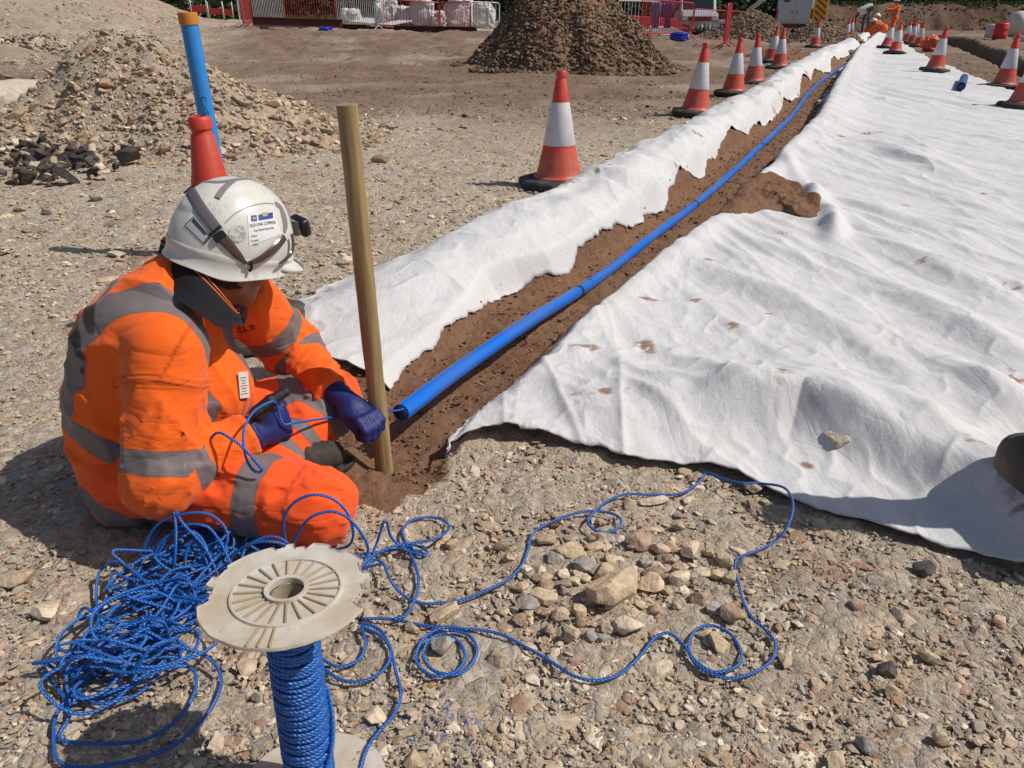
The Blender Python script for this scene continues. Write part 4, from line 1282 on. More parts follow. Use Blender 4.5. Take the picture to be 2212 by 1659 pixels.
def surface(fn, lo, hi, h):
    """surface nets over the zero level of fn"""
    lo = np.asarray(lo, float); n = np.ceil((np.asarray(hi) - lo) / h).astype(int) + 1
    ax = [lo[i] + h * np.arange(n[i]) for i in range(3)]
    P = np.stack(np.meshgrid(*ax, indexing='ij'), -1).reshape(-1, 3)
    D = np.empty(len(P))
    for s in range(0, len(P), 400000): D[s:s + 400000] = fn(P[s:s + 400000])
    D = D.reshape(n)
    S = D < 0
    c = [D[i:n[0] - 1 + i, j:n[1] - 1 + j, k:n[2] - 1 + k] for i in (0, 1) for j in (0, 1) for k in (0, 1)]
    sgn = np.stack([x < 0 for x in c]); act = sgn.any(0) & ~sgn.all(0)
    ids = np.full(act.shape, -1); ijk = np.argwhere(act); ids[act] = np.arange(len(ijk))
    C = np.stack([x[act] for x in c], 1)
    offs = np.array([(i, j, k) for i in (0, 1) for j in (0, 1) for k in (0, 1)], float)
    acc = np.zeros((len(ijk), 3)); cnt = np.zeros(len(ijk))
    for p in range(8):
        for q in range(p + 1, 8):
            if np.abs(offs[p] - offs[q]).sum() != 1: continue
            a, b = C[:, p], C[:, q]; m = (a < 0) != (b < 0)
            t = a[m] / (a[m] - b[m])
            acc[m] += offs[p] + t[:, None] * (offs[q] - offs[p]); cnt[m] += 1
    V = lo + h * (ijk + acc / cnt[:, None])
    F = []
    for axn in range(3):
        e = [slice(None)] * 3; e[axn] = slice(0, n[axn] - 1); f = [slice(None)] * 3; f[axn] = slice(1, n[axn])
        A, B = S[tuple(e)], S[tuple(f)]
        o1, o2 = [(1, 2), (2, 0), (0, 1)][axn]
        for flip, mask in ((0, A & ~B), (1, B & ~A)):
            I = np.argwhere(mask)
            ok = (I[:, o1] > 0) & (I[:, o2] > 0) & (I[:, o1] < n[o1] - 1) & (I[:, o2] < n[o2] - 1); I = I[ok]
            if not len(I): continue
            def cell(d1, d2):
                J = I.copy(); J[:, o1] += d1; J[:, o2] += d2; return ids[J[:, 0], J[:, 1], J[:, 2]]
            q = np.stack([cell(-1, -1), cell(0, -1), cell(0, 0), cell(-1, 0)], 1)
            F.append(q[:, ::-1] if flip else q)
    return V, np.concatenate(F)


def relax(V, F, it=2, lam=.5):
    e = np.concatenate([F[:, [0, 1]], F[:, [1, 2]], F[:, [2, 3]], F[:, [3, 0]]])
    cnt = np.bincount(e[:, 0], minlength=len(V))
    for _ in range(it):
        A = np.stack([np.bincount(e[:, 0], V[e[:, 1], k], len(V)) for k in range(3)], 1)
        V = V + lam * (A / np.maximum(cnt, 1)[:, None] - V)
    return V


def vnormals(V, F):
    n = np.cross(V[F[:, 2]] - V[F[:, 0]], V[F[:, 3]] - V[F[:, 1]]); N = np.zeros_like(V)
    for k in range(4): np.add.at(N, F[:, k], n)
    return N / np.maximum(np.linalg.norm(N, axis=1), 1e-12)[:, None]


def unit(v): v = np.asarray(v, float); return v / np.linalg.norm(v)


# ------------------------------------------------------------------ cloth materials
def hivis(name, band='band', base=(.90, .135, .012)):
    t = NT(name)
    weave = t.noise(900, 2, .5); n1 = t.noise(14, 5, .6)
    c = t.mix(n1, tuple(x * .9 for x in base), tuple(min(1, x * 1.07) for x in base))
    dirt = t.ramp(t.noise(5, 6, .65), [(.56, 0.), (.8, .35)])
    c = t.mix(dirt, c, (.40, .12, .04))
    b = t.attr(band)
    on = t.ramp(b, [(.496, 0.), (.504, 1.)])
    edge = t.ramp(t.math('ABSOLUTE', t.math('SUBTRACT', b, .5)), [(.0, 1.), (.035, 0.)])
    grey = t.mix(t.noise(22, 5, .65), (.135, .110, .112), (.215, .180, .182))
    c = t.mix(on, c, grey)
    c = t.mix(t.math('MULTIPLY', edge, .35), c, (.10, .04, .03))
    c = t.mix(t.attr('ink'), c, (.03, .018, .016))
    seam = t.attr('seam')
    c = t.mix(t.math('MULTIPLY', seam, .8), c, (.42, .055, .008))
    h = t.math('ADD', t.math('MULTIPLY', weave, .12), t.noise(26, 5, .6))
    wr = t.math('ABSOLUTE', t.math('SUBTRACT', t.noise(1., 3, .45, t.mapping((3.5, 4.5, 9), (.4, .7, 0)), 1.2), .5))
    n = t.bump(h, .14, .004)
    n = t.bump(t.ramp(wr, [(0., 0.), (.03, .35), (.16, 1.)]), .24, .012, n)
    n = t.bump(t.math('SUBTRACT', 1., seam), .5, .003, n)
    rough = t.mix(on, (.85, .85, .85), (.55, .55, .55))
    return t.bsdf(c, rough, n, Sheen_Weight=.15, Specular_IOR_Level=.2)


M_JACKET = hivis('orange_jacket_cloth')
M_TROUS = hivis('orange_trouser_cloth', base=(.93, .10, .016))
M_NAVY = plain('navy_fleece', (.007, .006, .010), .95, .3, 40, None, 0, .3, 300)
M_PIPING = plain('orange_piping', (.75, .16, .03), .7)
M_SKIN = None


def skin_mat():
    t = NT('tanned_skin')
    c = t.mix(t.noise(30, 5, .6), (.22, .10, .062), (.32, .155, .10))
    c = t.mix(t.attr('hair'), c, (.012, .009, .008))
    n = t.bump(t.noise(260, 4, .6), .2, .001)
    return t.bsdf(c, .5, n, Subsurface_Weight=.12, Subsurface_Radius=(.012, .005, .003), Subsurface_Scale=.6)


M_SKIN = skin_mat()


def glove_mat():
    t = NT('coated_glove')
    k = t.ramp(t.attr('black'), [(.45, 0.), (.55, 1.)])
    c = t.mix(k, t.mix(t.noise(30, 5), (.006, .012, .095), (.011, .022, .155)), (.012, .012, .015))
    c = t.mix(t.ramp(t.noise(40, 5, .65), [(.6, 0.), (.78, .35)]), c, (.12, .09, .09))
    n = t.bump(t.noise(160, 4, .6), .3, .002); n = t.bump(t.noise(24, 3, .5), .3, .006, n)
    return t.bsdf(c, .6, n)


M_GLOVE = glove_mat()

# ------------------------------------------------------------------ joints of the seated worker (metres)
V3 = lambda *a: np.array(a, float)
PEL = V3(-.95, 1.63, .13); NECK = V3(-.70, 1.70, .55)
S1, E1, W1 = V3(-.748, 1.530, .462), V3(-.772, 1.43, .184), V3(-.612, 1.56, .224)
S2, E2, W2 = V3(-.690, 1.875, .440), V3(-.620, 1.985, .260), V3(-.468, 1.805, .214)
HN, HF = V3(-.90, 1.55, .13), V3(-.90, 1.72, .13)
KN, KF = V3(-.445, 1.448, .098), V3(-.505, 1.87, .150)
AN, AF = V3(-.70, 1.70, .07), V3(-.585, 1.635, .098)
AX = unit(NECK - PEL); LAT = unit(V3(-.04, 1, .0)); FWD = unit(np.cross(LAT, AX))
LEV = [  # x, centre y, half width, radius, z
    (-.925, 1.655, .055, .118, .040), (-.920, 1.655, .050, .132, .085), (-.920, 1.66, .040, .142, .15), (-.915, 1.665, .035, .148, .22), (-.900, 1.672, .035, .150, .29),
    (-.876, 1.68, .045, .150, .355), (-.848, 1.69, .070, .138, .42), (-.812, 1.695, .095, .116, .475), (-.775, 1.705, .085, .092, .520), (-.745, 1.705, .045, .074, .550)]


def torso_d(P):
    d = None
    for x, y, w, r, z in LEV:
        q = d_caps(P, (x, y - w, z), (x, y + w, z), r, r)
        d = q if d is None else smin(d, q, .018)
    q = d_ell(P, (-.80, 1.71, .27), (.155, .14, .135)); d = smin(d, q, .05)
    return d


def arm_d(P, S, E, W, r0, r1, r2, k=.035):
    up = d_caps(P, S, E, r0, r1); fo = d_caps(P, E, W, r1 * .98, r2)
    return smin(up, fo, k)


def fold(P, a, b, freq, amp, seed):
    """creases ringing the segment a-b, broken up by noise"""
    ba = b - a; L = np.linalg.norm(ba); u = ba / L
    t = (P - a) @ u; rel = P - a - t[:, None] * u
    n = fbm(P[:, 0] * 9, P[:, 1] * 9, P[:, 2] * 9 + seed, 3)
    s = 1 - np.abs(np.sin(t * freq + 3.2 * n + 2.0 * perlin(rel[:, 0] * 14, rel[:, 1] * 14, rel[:, 2] * 14 + seed)))
    return amp * s ** 2


def jacket_d(P):
    t = torso_d(P)
    a1 = arm_d(P, S1, E1, W1, .088, .076, .050); a2 = arm_d(P, S2, E2, W2, .086, .076, .046)
    # creases: deep at elbow bend and arm pit, long soft ones elsewhere
    le = lambda c, r: np.exp(-(np.linalg.norm(P - c, axis=1) / r) ** 2)
    a1 = a1 - fold(P, S1, E1, 24, .007, 1.) * (.0 + le(E1 + V3(.06, .03, .05), .12)) - fold(P, E1, W1, 40, .008, 2.) * (.25 + .9 * le(W1, .08))
    a2 = a2 - fold(P, S2, E2, 28, .010, 3.) * (.15 + le(E2, .11)) - fold(P, E2, W2, 46, .008, 4.) * (.3 + .9 * le(W2, .09))
    an = np.arctan2(P[:, 1] - S1[1], P[:, 0] - S1[0]); a1 = a1 - .007 * (1 - np.abs(np.sin(an * 4.5 + 2 * perlin(P[:, 0] * 3, P[:, 1] * 3, P[:, 2] * 5)))) ** 3 * sstep(.40, .34, P[:, 2]) * sstep(.18, .26, P[:, 2])
    # hanging folds on back and belly
    s = (P - PEL) @ AX; l = (P - PEL) @ LAT; f_ = (P - PEL) @ FWD
    u1 = (P - S1) @ unit(E1 - S1); a1 = a1 - .009 * ((1 - np.abs(fbm(P[:, 0] * 13 + u1 * 6, P[:, 1] * 13, u1 * 3.2, 2))) ** 7 - .15) * sstep(.05, .12, u1)
    u2 = (P - S2) @ unit(W2 - S2); a2 = a2 - .008 * ((1 - np.abs(fbm(P[:, 0] * 12 + u2 * 9, P[:, 1] * 12 - u2 * 5, u2 * 6, 2))) ** 7 - .15)
    t = t - .011 * ((1 - np.abs(fbm(l * 7 + 3, s * 2.0 + 1.5 * l + f_ * 2, P[:, 0] * 3, 2))) ** 7 - .2) - .008 * ((1 - np.abs(fbm(f_ * 5 + 3 + s * 3, s * 5 - f_ * 4, l * 5, 2))) ** 8 - .15) - .004 * fbm(P[:, 0] * 8, P[:, 1] * 8, P[:, 2] * 6, 2)
    t = t - .008 * (1 - np.abs(fbm(s * 9 + 4, l * 2.5, P[:, 0] * 4, 2))) ** 7 * 1.3 * np.exp(-((s - .03) / .10) ** 2)
    a1 = np.maximum(a1, np.where(np.linalg.norm(P - W1, axis=1) < .12, ((P - W1) @ unit(W1 - E1)) - .004, -1))
    a2 = np.maximum(a2, np.where(np.linalg.norm(P - W2, axis=1) < .12, ((P - W2) @ unit(W2 - E2)) - .004, -1))
    d = smin(smin(t, a1, .020), a2, .025)
    # placket stands proud down the chest
    pl = np.exp(-(((P - PEL) @ LAT - .03) / .016) ** 2) * (((P - PEL) @ FWD) > .02)
    d = d - .004 * pl
    # sleeve-head seam puff
    d = d - .005 * np.exp(-((((P - S1) @ unit(E1 - S1)) - .062 - .25 * (P[:, 0] - S1[0]) ** 2 / .1) / .009) ** 2) * sstep(1.57, 1.54, P[:, 1])
    # open ends: cuffs, hem on the ground, neck
    d = np.maximum(d, -(P[:, 2] - .018))
    return d


def bandv(x, half): return .5 + (half - np.abs(x)) / .10      # >.5 inside


person = empty('person', (-.9, 1.63, 0))
tag(person, 'seated worker in orange hi-vis clothing and white helmet holding a blue rope with gloved hands', 'person')


def adopt(o):
    """parent while keeping the world position"""
    o.parent = person; o.matrix_parent_inverse = Matrix.Translation((.9, -1.63, 0)); return o


def jacket():
    V, F = surface(jacket_d, (-1.18, 1.26, .0), (-.40, 2.16, .66), .0062)
    V = relax(V, F, 2)
    N = vnormals(V, F)
    V = V + N * (.0007 * fbm(V[:, 0] * 30, V[:, 1] * 30, V[:, 2] * 30, 3))[:, None]
    P = V
    dt, d1, d2 = torso_d(P), arm_d(P, S1, E1, W1, .088, .076, .050), arm_d(P, S2, E2, W2, .086, .076, .046)
    ont = dt < np.minimum(d1, d2) - .004
    s = (P - PEL) @ AX; l = (P - PEL) @ LAT; f = (P - PEL) @ FWD
    wob = .006 * fbm(P[:, 0] * 9, P[:, 1] * 9, P[:, 2] * 9, 2)
    band = np.maximum(bandv(s + .085 + wob, .027), bandv(s - .085 + wob, .027))
    lb = np.where(l < .01, l + .104 - .046 * sstep(-.02, .07, f) * sstep(.46, .28, s), l - .125)
    brace = np.where((s > .085) & (s < .52), bandv(lb + wob, .026), 0)
    seamline = .5 + (.105 - np.abs(l)) / .3
    cap = ((P - S1) @ unit(E1 - S1) < .050 + .30 * np.maximum(-f - .02, 0) + 1.1 * np.maximum(f - .02, 0)) & (P[:, 1] < 1.66)
    cap |= ((P - S2) @ unit(E2 - S2) < .03) & (P[:, 1] > 1.74)
    ont = ont | cap
    band = np.where(ont, np.maximum(band, brace), 0)
    def armb(A, B, c0, half, d, tilt=0.0):
        u = unit(B - A); t = (P - A) @ u
        return bandv(t - c0 + wob + tilt * (P[:, 2] - A[2]), half)
    on1 = (d1 < dt - .002) & ~cap; on2 = (d2 < dt - .002) & ~cap
    q1u = d_caps(P, S1, E1, .088, .076) < d_caps(P, E1, W1, .074, .05)
    q2u = d_caps(P, S2, E2, .086, .076) < d_caps(P, E2, W2, .075, .046)
    L1 = np.linalg.norm(E1 - S1); L2 = np.linalg.norm(E2 - S2)
    b1 = np.where(q1u, armb(S1, E1, L1 * .82, .027, d1), armb(E1, W1, .085, .024, d1))
    b2 = np.where(q2u, armb(S2, E2, L2 * .52, .026, d2), armb(E2, W2, .070, .026, d2))
    band = np.where(on1, b1, np.where(on2, b2, band))
    # dark print on the back: slanted strokes and letters
    ink = np.zeros(len(P))
    back = f < -.05
    for (l0, s0, l1, s1, w) in ((-.11, .33, -.02, .42, .013), (-.12, .27, -.055, .34, .013), (-.03, .43, .05, .36, .012)):
        a = V3(l0, s0); b = V3(l1, s1); ba = b - a; q = np.stack([l, s], 1) - a[:2] if False else np.stack([l - l0, s - s0], 1)
        bb = np.array([l1 - l0, s1 - s0]); t = np.clip(q @ bb / bb.dot(bb), 0, 1); dd = np.linalg.norm(q - t[:, None] * bb, axis=1)
        ink = np.maximum(ink, (sstep(w, w * .7, dd)) * back * ont)
    # sleeve-head seam and shoulder seam
    sh = np.abs((P - S1) @ unit(E1 - S1) - .062 - .25 * (P[:, 0] - S1[0]) ** 2 / .1 - .0)
    seam = (np.exp(-((sh - .006) / .0028) ** 2)) * (P[:, 1] < 1.56) * (d1 < .02)
    seam = np.maximum(seam, np.exp(-((f - .03) / .0035) ** 2) * (s > .33) * (l < -.02))
    o = mesh_np('jacket', V, [F], M_JACKET, smooth=True, attrs={'band': band, 'ink': ink, 'seam': seam})
    adopt(o)
    return o


JACKET = jacket()


# lower body, one continuous garment
def leg_d(P, H, K, A, r0, r1, r2): return smin(d_caps(P, H, K, r0, r1), d_caps(P, K, A, r1 * .95, r2), .03)


def trousers_d(P):
    d = smin(leg_d(P, HN, KN, AN, .098, .083, .062), leg_d(P, HF, KF, AF, .10, .080, .062), .03)
    d = smin(d, d_ell(P, PEL + V3(.06, .03, -.03), (.12, .13, .09)), .05)
    le = lambda c, r: np.exp(-(np.linalg.norm(P - c, axis=1) / r) ** 2)
    d = d - fold(P, HN, KN, 24, .007, 5.) * .6 - fold(P, KF, HF, 34, .009, 6.) * (.3 + le(KF, .12)) - fold(P, KF, AF, 46, .010, 7.) * (.4 + le(KF, .14) + le(AF, .08))
    d = d - .006 * fbm(P[:, 0] * 9, P[:, 1] * 9, P[:, 2] * 9 + 5, 3)
    d = d - .009 * ((1 - np.abs(fbm(P[:, 0] * 5 + P[:, 2] * 6, P[:, 1] * 11, P[:, 2] * 9 + 2, 2))) ** 7 - .12)
    return np.maximum(d, -(P[:, 2] - .014))


def trousers():
    V, F = surface(trousers_d, (-1.14, 1.32, 0.0), (-.33, 2.0, .30), .0075)
    V = relax(V, F, 2); P = V
    wob = .005 * fbm(P[:, 0] * 9, P[:, 1] * 9, P[:, 2] * 9, 2)
    c = [d_caps(P, HN, KN, .098, .083), d_caps(P, KN, AN, .079, .062), d_caps(P, HF, KF, .10, .080), d_caps(P, KF, AF, .076, .062)]
    k = np.argmin(np.stack(c), 0)
    T = lambda A, B: (P - A) @ unit(B - A)
    b = np.zeros(len(P))
    b = np.where(k == 0, bandv(T(HN, KN) - .335 + wob, .030), b)
    b = np.where(k == 2, bandv(T(HF, KF) - .335 + wob, .028), b)
    t3 = T(KF, AF); b = np.where(k == 3, np.maximum(bandv(t3 - .075 + wob, .026), np.maximum(bandv(t3 - .175 + wob, .016), bandv(t3 - .235 + wob, .017))), b)
    seam = np.exp(-((T(HN, KN) - .16 - .5 * (P[:, 2] - .1)) / .0035) ** 2) * (k == 0) + np.exp(-((T(HN, KN) - .43) / .0035) ** 2) * (k == 0)
    seam = np.maximum(seam, np.exp(-((P[:, 2] - .105 - .02 * np.sin(P[:, 0] * 7)) / .003) ** 2) * (k == 0) * (P[:, 1] < 1.47) * .8)
    adopt(mesh_np('trousers', V, [F], M_TROUS, smooth=True, attrs={'band': b, 'ink': np.zeros(len(P)), 'seam': seam}))


trousers()


def boots():
    M = plain('muddy_boot_leather', (.030, .024, .017), .75, .3, 30, (.20, .115, .07), .45, .4, 120)
    for name, heel, toe, up in (('boot', V3(-.600, 1.625, .062), V3(-.447, 1.722, .082), V3(-.1, .1, 1)), ('boot', V3(-.70, 1.74, .06), V3(-.56, 1.80, .055), V3(0, 0, 1))):
        d = unit(toe - heel); up = unit(up - d * up.dot(d)); sd_ = np.cross(up, d)
        Mx = np.stack([d, sd_, up], 1)
        mid = (heel + toe) / 2

        def fn(P):
            a = d_caps(P, heel + up * .015, mid + up * .012, .046, .046); b_ = d_caps(P, mid + up * .004, toe - d * .03, .046, .040)
            q = smin(a, b_, .03); q = smin(q, d_caps(P, heel + up * .02, heel + up * .06 - d * .0, .046, .05), .03)
            lz = (P - mid) @ up; lx = (P - mid) @ d
            sole = smax(d_ell(P, mid - up * .022, (.128, .054, .06), Mx), np.abs(lz + .040) - .012, .006)
            tread = .003 * (np.sin(lx * 420) > 0) * (lz < -.044)
            lace = .003 * np.maximum(0, np.sin(lx * 260)) * (lz > .025) * (lx > -.03) * (lx < .06)
            return smin(q - lace, sole + tread, .006) + .0012 * fbm(P[:, 0] * 40, P[:, 1] * 40, P[:, 2] * 40, 2)
        V, F = surface(fn, mid - .17, mid + .17, .0042); V = relax(V, F, 1)
        adopt(mesh_np(name, V, [F], M, smooth=True))


boots()

# ------------------------------------------------------------------ gloves
def chain(P, pts, rad, k=.004):
    d = None
    for i in range(len(pts) - 1):
        q = d_caps(P, pts[i], pts[i + 1], rad[i], rad[i + 1]); d = q if d is None else smin(d, q, k)
    return d


def glove_near():
    C = V3(-.577, 1.632, .214); d = unit(C - W1 + V3(.012, 0, .0)); back = unit(V3(.62, -.66, .30)); back = unit(back - d * back.dot(d)); up = unit(np.cross(d, back))
    if up[2] < 0: up = -up
    Mx = np.stack([d, back, up], 1)
    tip = AT(617, 846, 1.615); base = AT(556, 893, 1.575); mid = base * .48 + tip * .52 + up * .004 - d * .004
    L = []
    for i, (hgt, ln) in enumerate(((.034, .95), (.012, 1.04), (-.011, 1.0), (-.033, .85))):
        kn = C + d * .026 + up * hgt + back * .006
        p1 = kn + (d * .024 - back * .026) * ln; p2 = p1 + (-d * .020 - back * .022) * ln; p3 = p2 + (-d * .024 + back * .006) * ln
        L.append([kn, p1, p2, p3])
    thumb = [base, mid, tip]

    def fn(P):
        q = d_ell(P, C - d * .006, (.053, .029, .046), Mx)
        q = smin(q, d_caps(P, W1 + unit(W1 - E1) * -.015, C - d * .02, .040, .038), .02)
        q = q - .004 * np.exp(-(((P - W1) @ unit(W1 - E1) - .012) / .006) ** 2)
        for c in L: q = smin(q, chain(P, c, [.0135, .0125, .0115, .0105]), .004)
        q = smin(q, chain(P, thumb, [.0185, .0150, .0118]), .010)
        q = smin(q, d_ell(P, base * .7 + C * .3, (.026, .024, .026)), .015)
        return q + .0010 * fbm(P[:, 0] * 60, P[:, 1] * 60, P[:, 2] * 60, 2) - fold(P, W1, C, 150, .0018, 8.) * np.exp(-(np.linalg.norm(P - W1, axis=1) / .05) ** 2)
    V, F = surface(fn, C - .12, C + V3(.10, .10, .13), .0027); V = relax(V, F, 1)
    th = np.min([d_caps(V, thumb[0] + (thumb[1] - thumb[0]) * -.1, thumb[1], .021, .017), d_caps(V, thumb[1], thumb[2], .017, .014)], 0)
    k = np.clip(.5 + (.0015 - th) / .01, 0, 1)
    cf = (V - W1) @ unit(W1 - E1); k = np.maximum(k, (cf < .004) * 1.0)
    adopt(mesh_np('glove', V, [F], M_GLOVE, smooth=True, attrs={'black': k}))


glove_near()


def glove_far():
    C = V3(-.400, 1.752, .186); d = unit(C - W2); back = unit(V3(.35, -.35, .85)); back = unit(back - d * back.dot(d)); sd_ = unit(np.cross(d, back))
    if sd_[1] > 0: sd_ = -sd_                     # towards the viewer: thumb side
    Mx = np.stack([d, back, sd_], 1)
    L = []
    for i, (off, ln) in enumerate(((.028, .92), (.010, 1.0), (-.009, .95), (-.027, .8))):
        kn = C + d * .040 + sd_ * off + back * .006
        p1 = kn + (d * .026 - back * .014) * ln; p2 = p1 + (d * .004 - back * .027) * ln; p3 = p2 + (-d * .020 - back * .012) * ln
        L.append([kn, p1, p2, p3])
    tb = C - d * .012 + sd_ * .026 - back * .010; tip = AT(782, 944, 1.715)
    thumb = [tb, tb * .5 + tip * .5 + d * .006, tip]

    def fn(P):
        q = d_ell(P, C, (.047, .021, .039), Mx)
        q = smin(q, d_caps(P, W2 - unit(W2 - E2) * .015, C - d * .02, .035, .029), .02)
        for c in L: q = smin(q, chain(P, c, [.0135, .0125, .0115, .0105]), .004)
        q = smin(q, chain(P, thumb, [.018, .0145, .0115]), .010)
        return q + .0010 * fbm(P[:, 0] * 60, P[:, 1] * 60, P[:, 2] * 60, 2) - fold(P, W2, C, 150, .0018, 9.) * np.exp(-(np.linalg.norm(P - W2, axis=1) / .05) ** 2)
    V, F = surface(fn, C - .12, C + V3(.11, .11, .10), .0027); V = relax(V, F, 1)
    k = np.zeros(len(V))
    for c in L + [thumb]:
        a = c[-2] * .4 + c[-1] * .6
        k = np.maximum(k, np.clip(.5 + (.0165 - np.linalg.norm(V - (c[-1] + (c[-1] - c[-2]) * .1), axis=1)) / .012, 0, 1))
    k = np.maximum(k, (((V - W2) @ unit(W2 - E2)) < .004) * 1.0)
    adopt(mesh_np('glove', V, [F], M_GLOVE, smooth=True, attrs={'black': k}))


glove_far()

# ------------------------------------------------------------------ head and helmet
HAZ, HPI, HRO = R(47), R(17), R(7)
hf = V3(math.cos(HAZ) * math.cos(HPI), math.sin(HAZ) * math.cos(HPI), -math.sin(HPI))
hl = unit(np.cross(V3(0, 0, 1), hf)); hu = np.cross(hf, hl)
hl, hu = hl * math.cos(HRO) + hu * math.sin(HRO), hu * math.cos(HRO) - hl * math.sin(HRO)
RIM = V3(-.640, 1.722, .632)
HM = np.stack([hf, hl, hu], 1)                    # local -> world columns
toW = lambda q: RIM + np.asarray(q) @ HM.T
HA, HB, HH = .142, .116, .150


def head():
    yaw = rotm('Z', R(9)); L = lambda *q: toW(yaw @ (V3(*q) + V3(-.014, 0, .026)))

    def fn(P):
        q = d_ell(P, L(-.008, 0, -.015), (.098, .077, .100), HM @ yaw)
        q = smin(q, d_ell(P, L(.040, 0, -.085), (.058, .058, .075), HM @ yaw), .03)      # face
        q = smin(q, d_ell(P, L(.062, 0, -.140), (.030, .034, .026), HM @ yaw), .03)      # chin
        for s in (-1, 1):
            q = smin(q, d_ell(P, L(.058, s * .045, -.082), (.026, .022, .022), HM @ yaw), .02)   # cheek
            q = smin(q, d_caps(P, L(-.005, s * .060, -.098), L(.055, s * .024, -.148), .018, .016), .02)   # jaw
            q = smax(q, -d_ell(P, L(.098, s * .032, -.052), (.016, .019, .012), HM @ yaw), .012)  # eye sockets
            ear = smax(d_ell(P, L(-.008, s * .079, -.068), (.021, .010, .033), HM @ yaw), -d_ell(P, L(-.004, s * .090, -.066), (.012, .008, .021), HM @ yaw), .004)
            q = smin(q, ear, .006)
        q = smin(q, d_caps(P, L(.094, 0, -.050), L(.114, 0, -.088), .010, .014), .012)      # nose
        q = smin(q, d_ell(P, L(.095, 0, -.116), (.012, .024, .007), HM @ yaw), .006)               # lips
        q = smin(q, d_ell(P, L(.094, 0, -.127), (.012, .021, .008), HM @ yaw), .006)
        q = smin(q, d_caps(P, L(-.030, 0, -.09), NECK + V3(.0, 0, .0), .062, .066), .03)
        return q
    V, F = surface(fn, RIM - .24, RIM + .22, .0042); V = relax(V, F, 1)
    q = ((V - RIM) @ HM) @ yaw - V3(-.014, 0, .026)
    hair = sstep(-.012, -.018, q[:, 0] + .30 * (q[:, 2] + .06)) * sstep(-.112, -.106, q[:, 2] + .008 * perlin(q[:, 1] * 60, q[:, 0] * 60)) * (np.abs(q[:, 1]) < .083)
    body = mesh_np('body', V, [F], M_SKIN, smooth=True, attrs={'hair': hair}); adopt(body)
    M_EYE = plain('eye', (.6, .58, .55), .2, .02)
    for s in (-1, 1):
        v, f = ico(3); e = mesh_np('eye', v * .0125 + L(.086, s * .032, -.053), [f], M_EYE, smooth=True); adopt(e)
    return body


head()


def dome_hit(px, py, off=0.0):
    """point on the helmet shell lying on the sight line of the survey print"""
    d = unit(V3(*ray(px, py))); o = V3(0, 0, HC)
    ol_, dl = (o - RIM) @ HM, d @ HM
    s = V3(HA + off, HB + off, HH + off); a = (dl / s) @ (dl / s); b = 2 * (ol_ / s) @ (dl / s); c = (ol_ / s) @ (ol_ / s) - 1
    disc = b * b - 4 * a * c
    if disc < 0: disc = 0
    return ol_ + dl * (-b - math.sqrt(disc)) / (2 * a)


def nrm_local(q):
    n = np.asarray(q) / V3(HA, HB, HH) ** 2; return n / np.linalg.norm(n, axis=-1, keepdims=True)


helmet = empty('helmet', (0, 0, 0)); helmet.parent = person; helmet.matrix_parent_inverse = Matrix.Translation((.9, -1.63, 0))


def hpart(name, mb, mat, smooth=True, es=35, parent=helmet, **k):
    o = mb.build(name, mat, parent, smooth, **k)
    if es: o.modifiers.new('es', 'EDGE_SPLIT').split_angle = R(es)
    return o


def crop5(zx, zy): return 328.3 + .2291 * zx, 328.3 + .2291 * zy


def ribbon(mb, pts, width, off, th=.0, n=40):
    """strip hugging the shell; pts in print coordinates"""
    Q = np.array([dome_hit(*crop5(*p)) for p in pts]); Q = resample(catmull(Q, 12), .004)
    N = nrm_local(Q); T = np.gradient(Q, axis=0); T /= np.linalg.norm(T, axis=1)[:, None]; S = np.cross(N, T)
    w = np.interp(np.linspace(0, 1, len(Q)), np.linspace(0, 1, len(np.atleast_1d(width))), np.atleast_1d(width))[:, None] / 2
    m = 7; rows = []
    for a in np.linspace(-1, 1, m):
        p = Q + S * w * a
        k = np.sqrt(((p / V3(HA, HB, HH)) ** 2).sum(1, keepdims=True)); p = np.where(p[:, 2:3] > -.02, p / np.minimum(k, 5), p)
        rows.append(p + nrm_local(p) * (off + th * (1 - a ** 6)))
    V = np.stack(rows, 1).reshape(-1, 3); k = len(Q)
    i = np.arange(k - 1)[:, None] * m; j = np.arange(m - 1)[None]
    F = np.stack([i + j, i + j + 1, i + m + j + 1, i + m + j], -1).reshape(-1, 4)
    mb.add(toW(V), [F])


def patch(mb, quad, off, n=14):
    """four print corners -> grid laid on the shell; returns mapping (u,v)->local"""
    q = [np.array(crop5(*p)) for p in quad]
    u = np.linspace(0, 1, n)
    V = []
    for b in u:
        for a in u:
            p = (q[0] * (1 - a) + q[1] * a) * (1 - b) + (q[3] * (1 - a) + q[2] * a) * b
            h = dome_hit(*p); V.append(h + nrm_local(h) * off)
    i = np.arange(n - 1)[:, None] * n; j = np.arange(n - 1)[None]
    F = np.stack([i + j, i + j + 1, i + n + j + 1, i + n + j], -1).reshape(-1, 4)
    mb.add(toW(np.array(V)), [F[:, ::-1]])


def helm_mat():
    t = NT('white_helmet_shell')
    c = t.mix(t.noise(9, 5, .6), (.60, .585, .53), (.68, .665, .62))
    c = t.mix(t.ramp(t.noise(34, 6, .7), [(.55, 0.), (.72, .55)]), c, (.34, .30, .25)); c = t.mix(t.ramp(t.noise(1., 4, .6, t.mapping((160, 14, 40), (.5, .2, .7))), [(.66, 0.), (.71, .5)]), c, (.25, .23, .21))
    n = t.bump(t.noise(20, 3), .04, .003)
    return t.bsdf(c, t.ramp(t.noise(30, 4), [(.3, .22), (.7, .38)]), n)


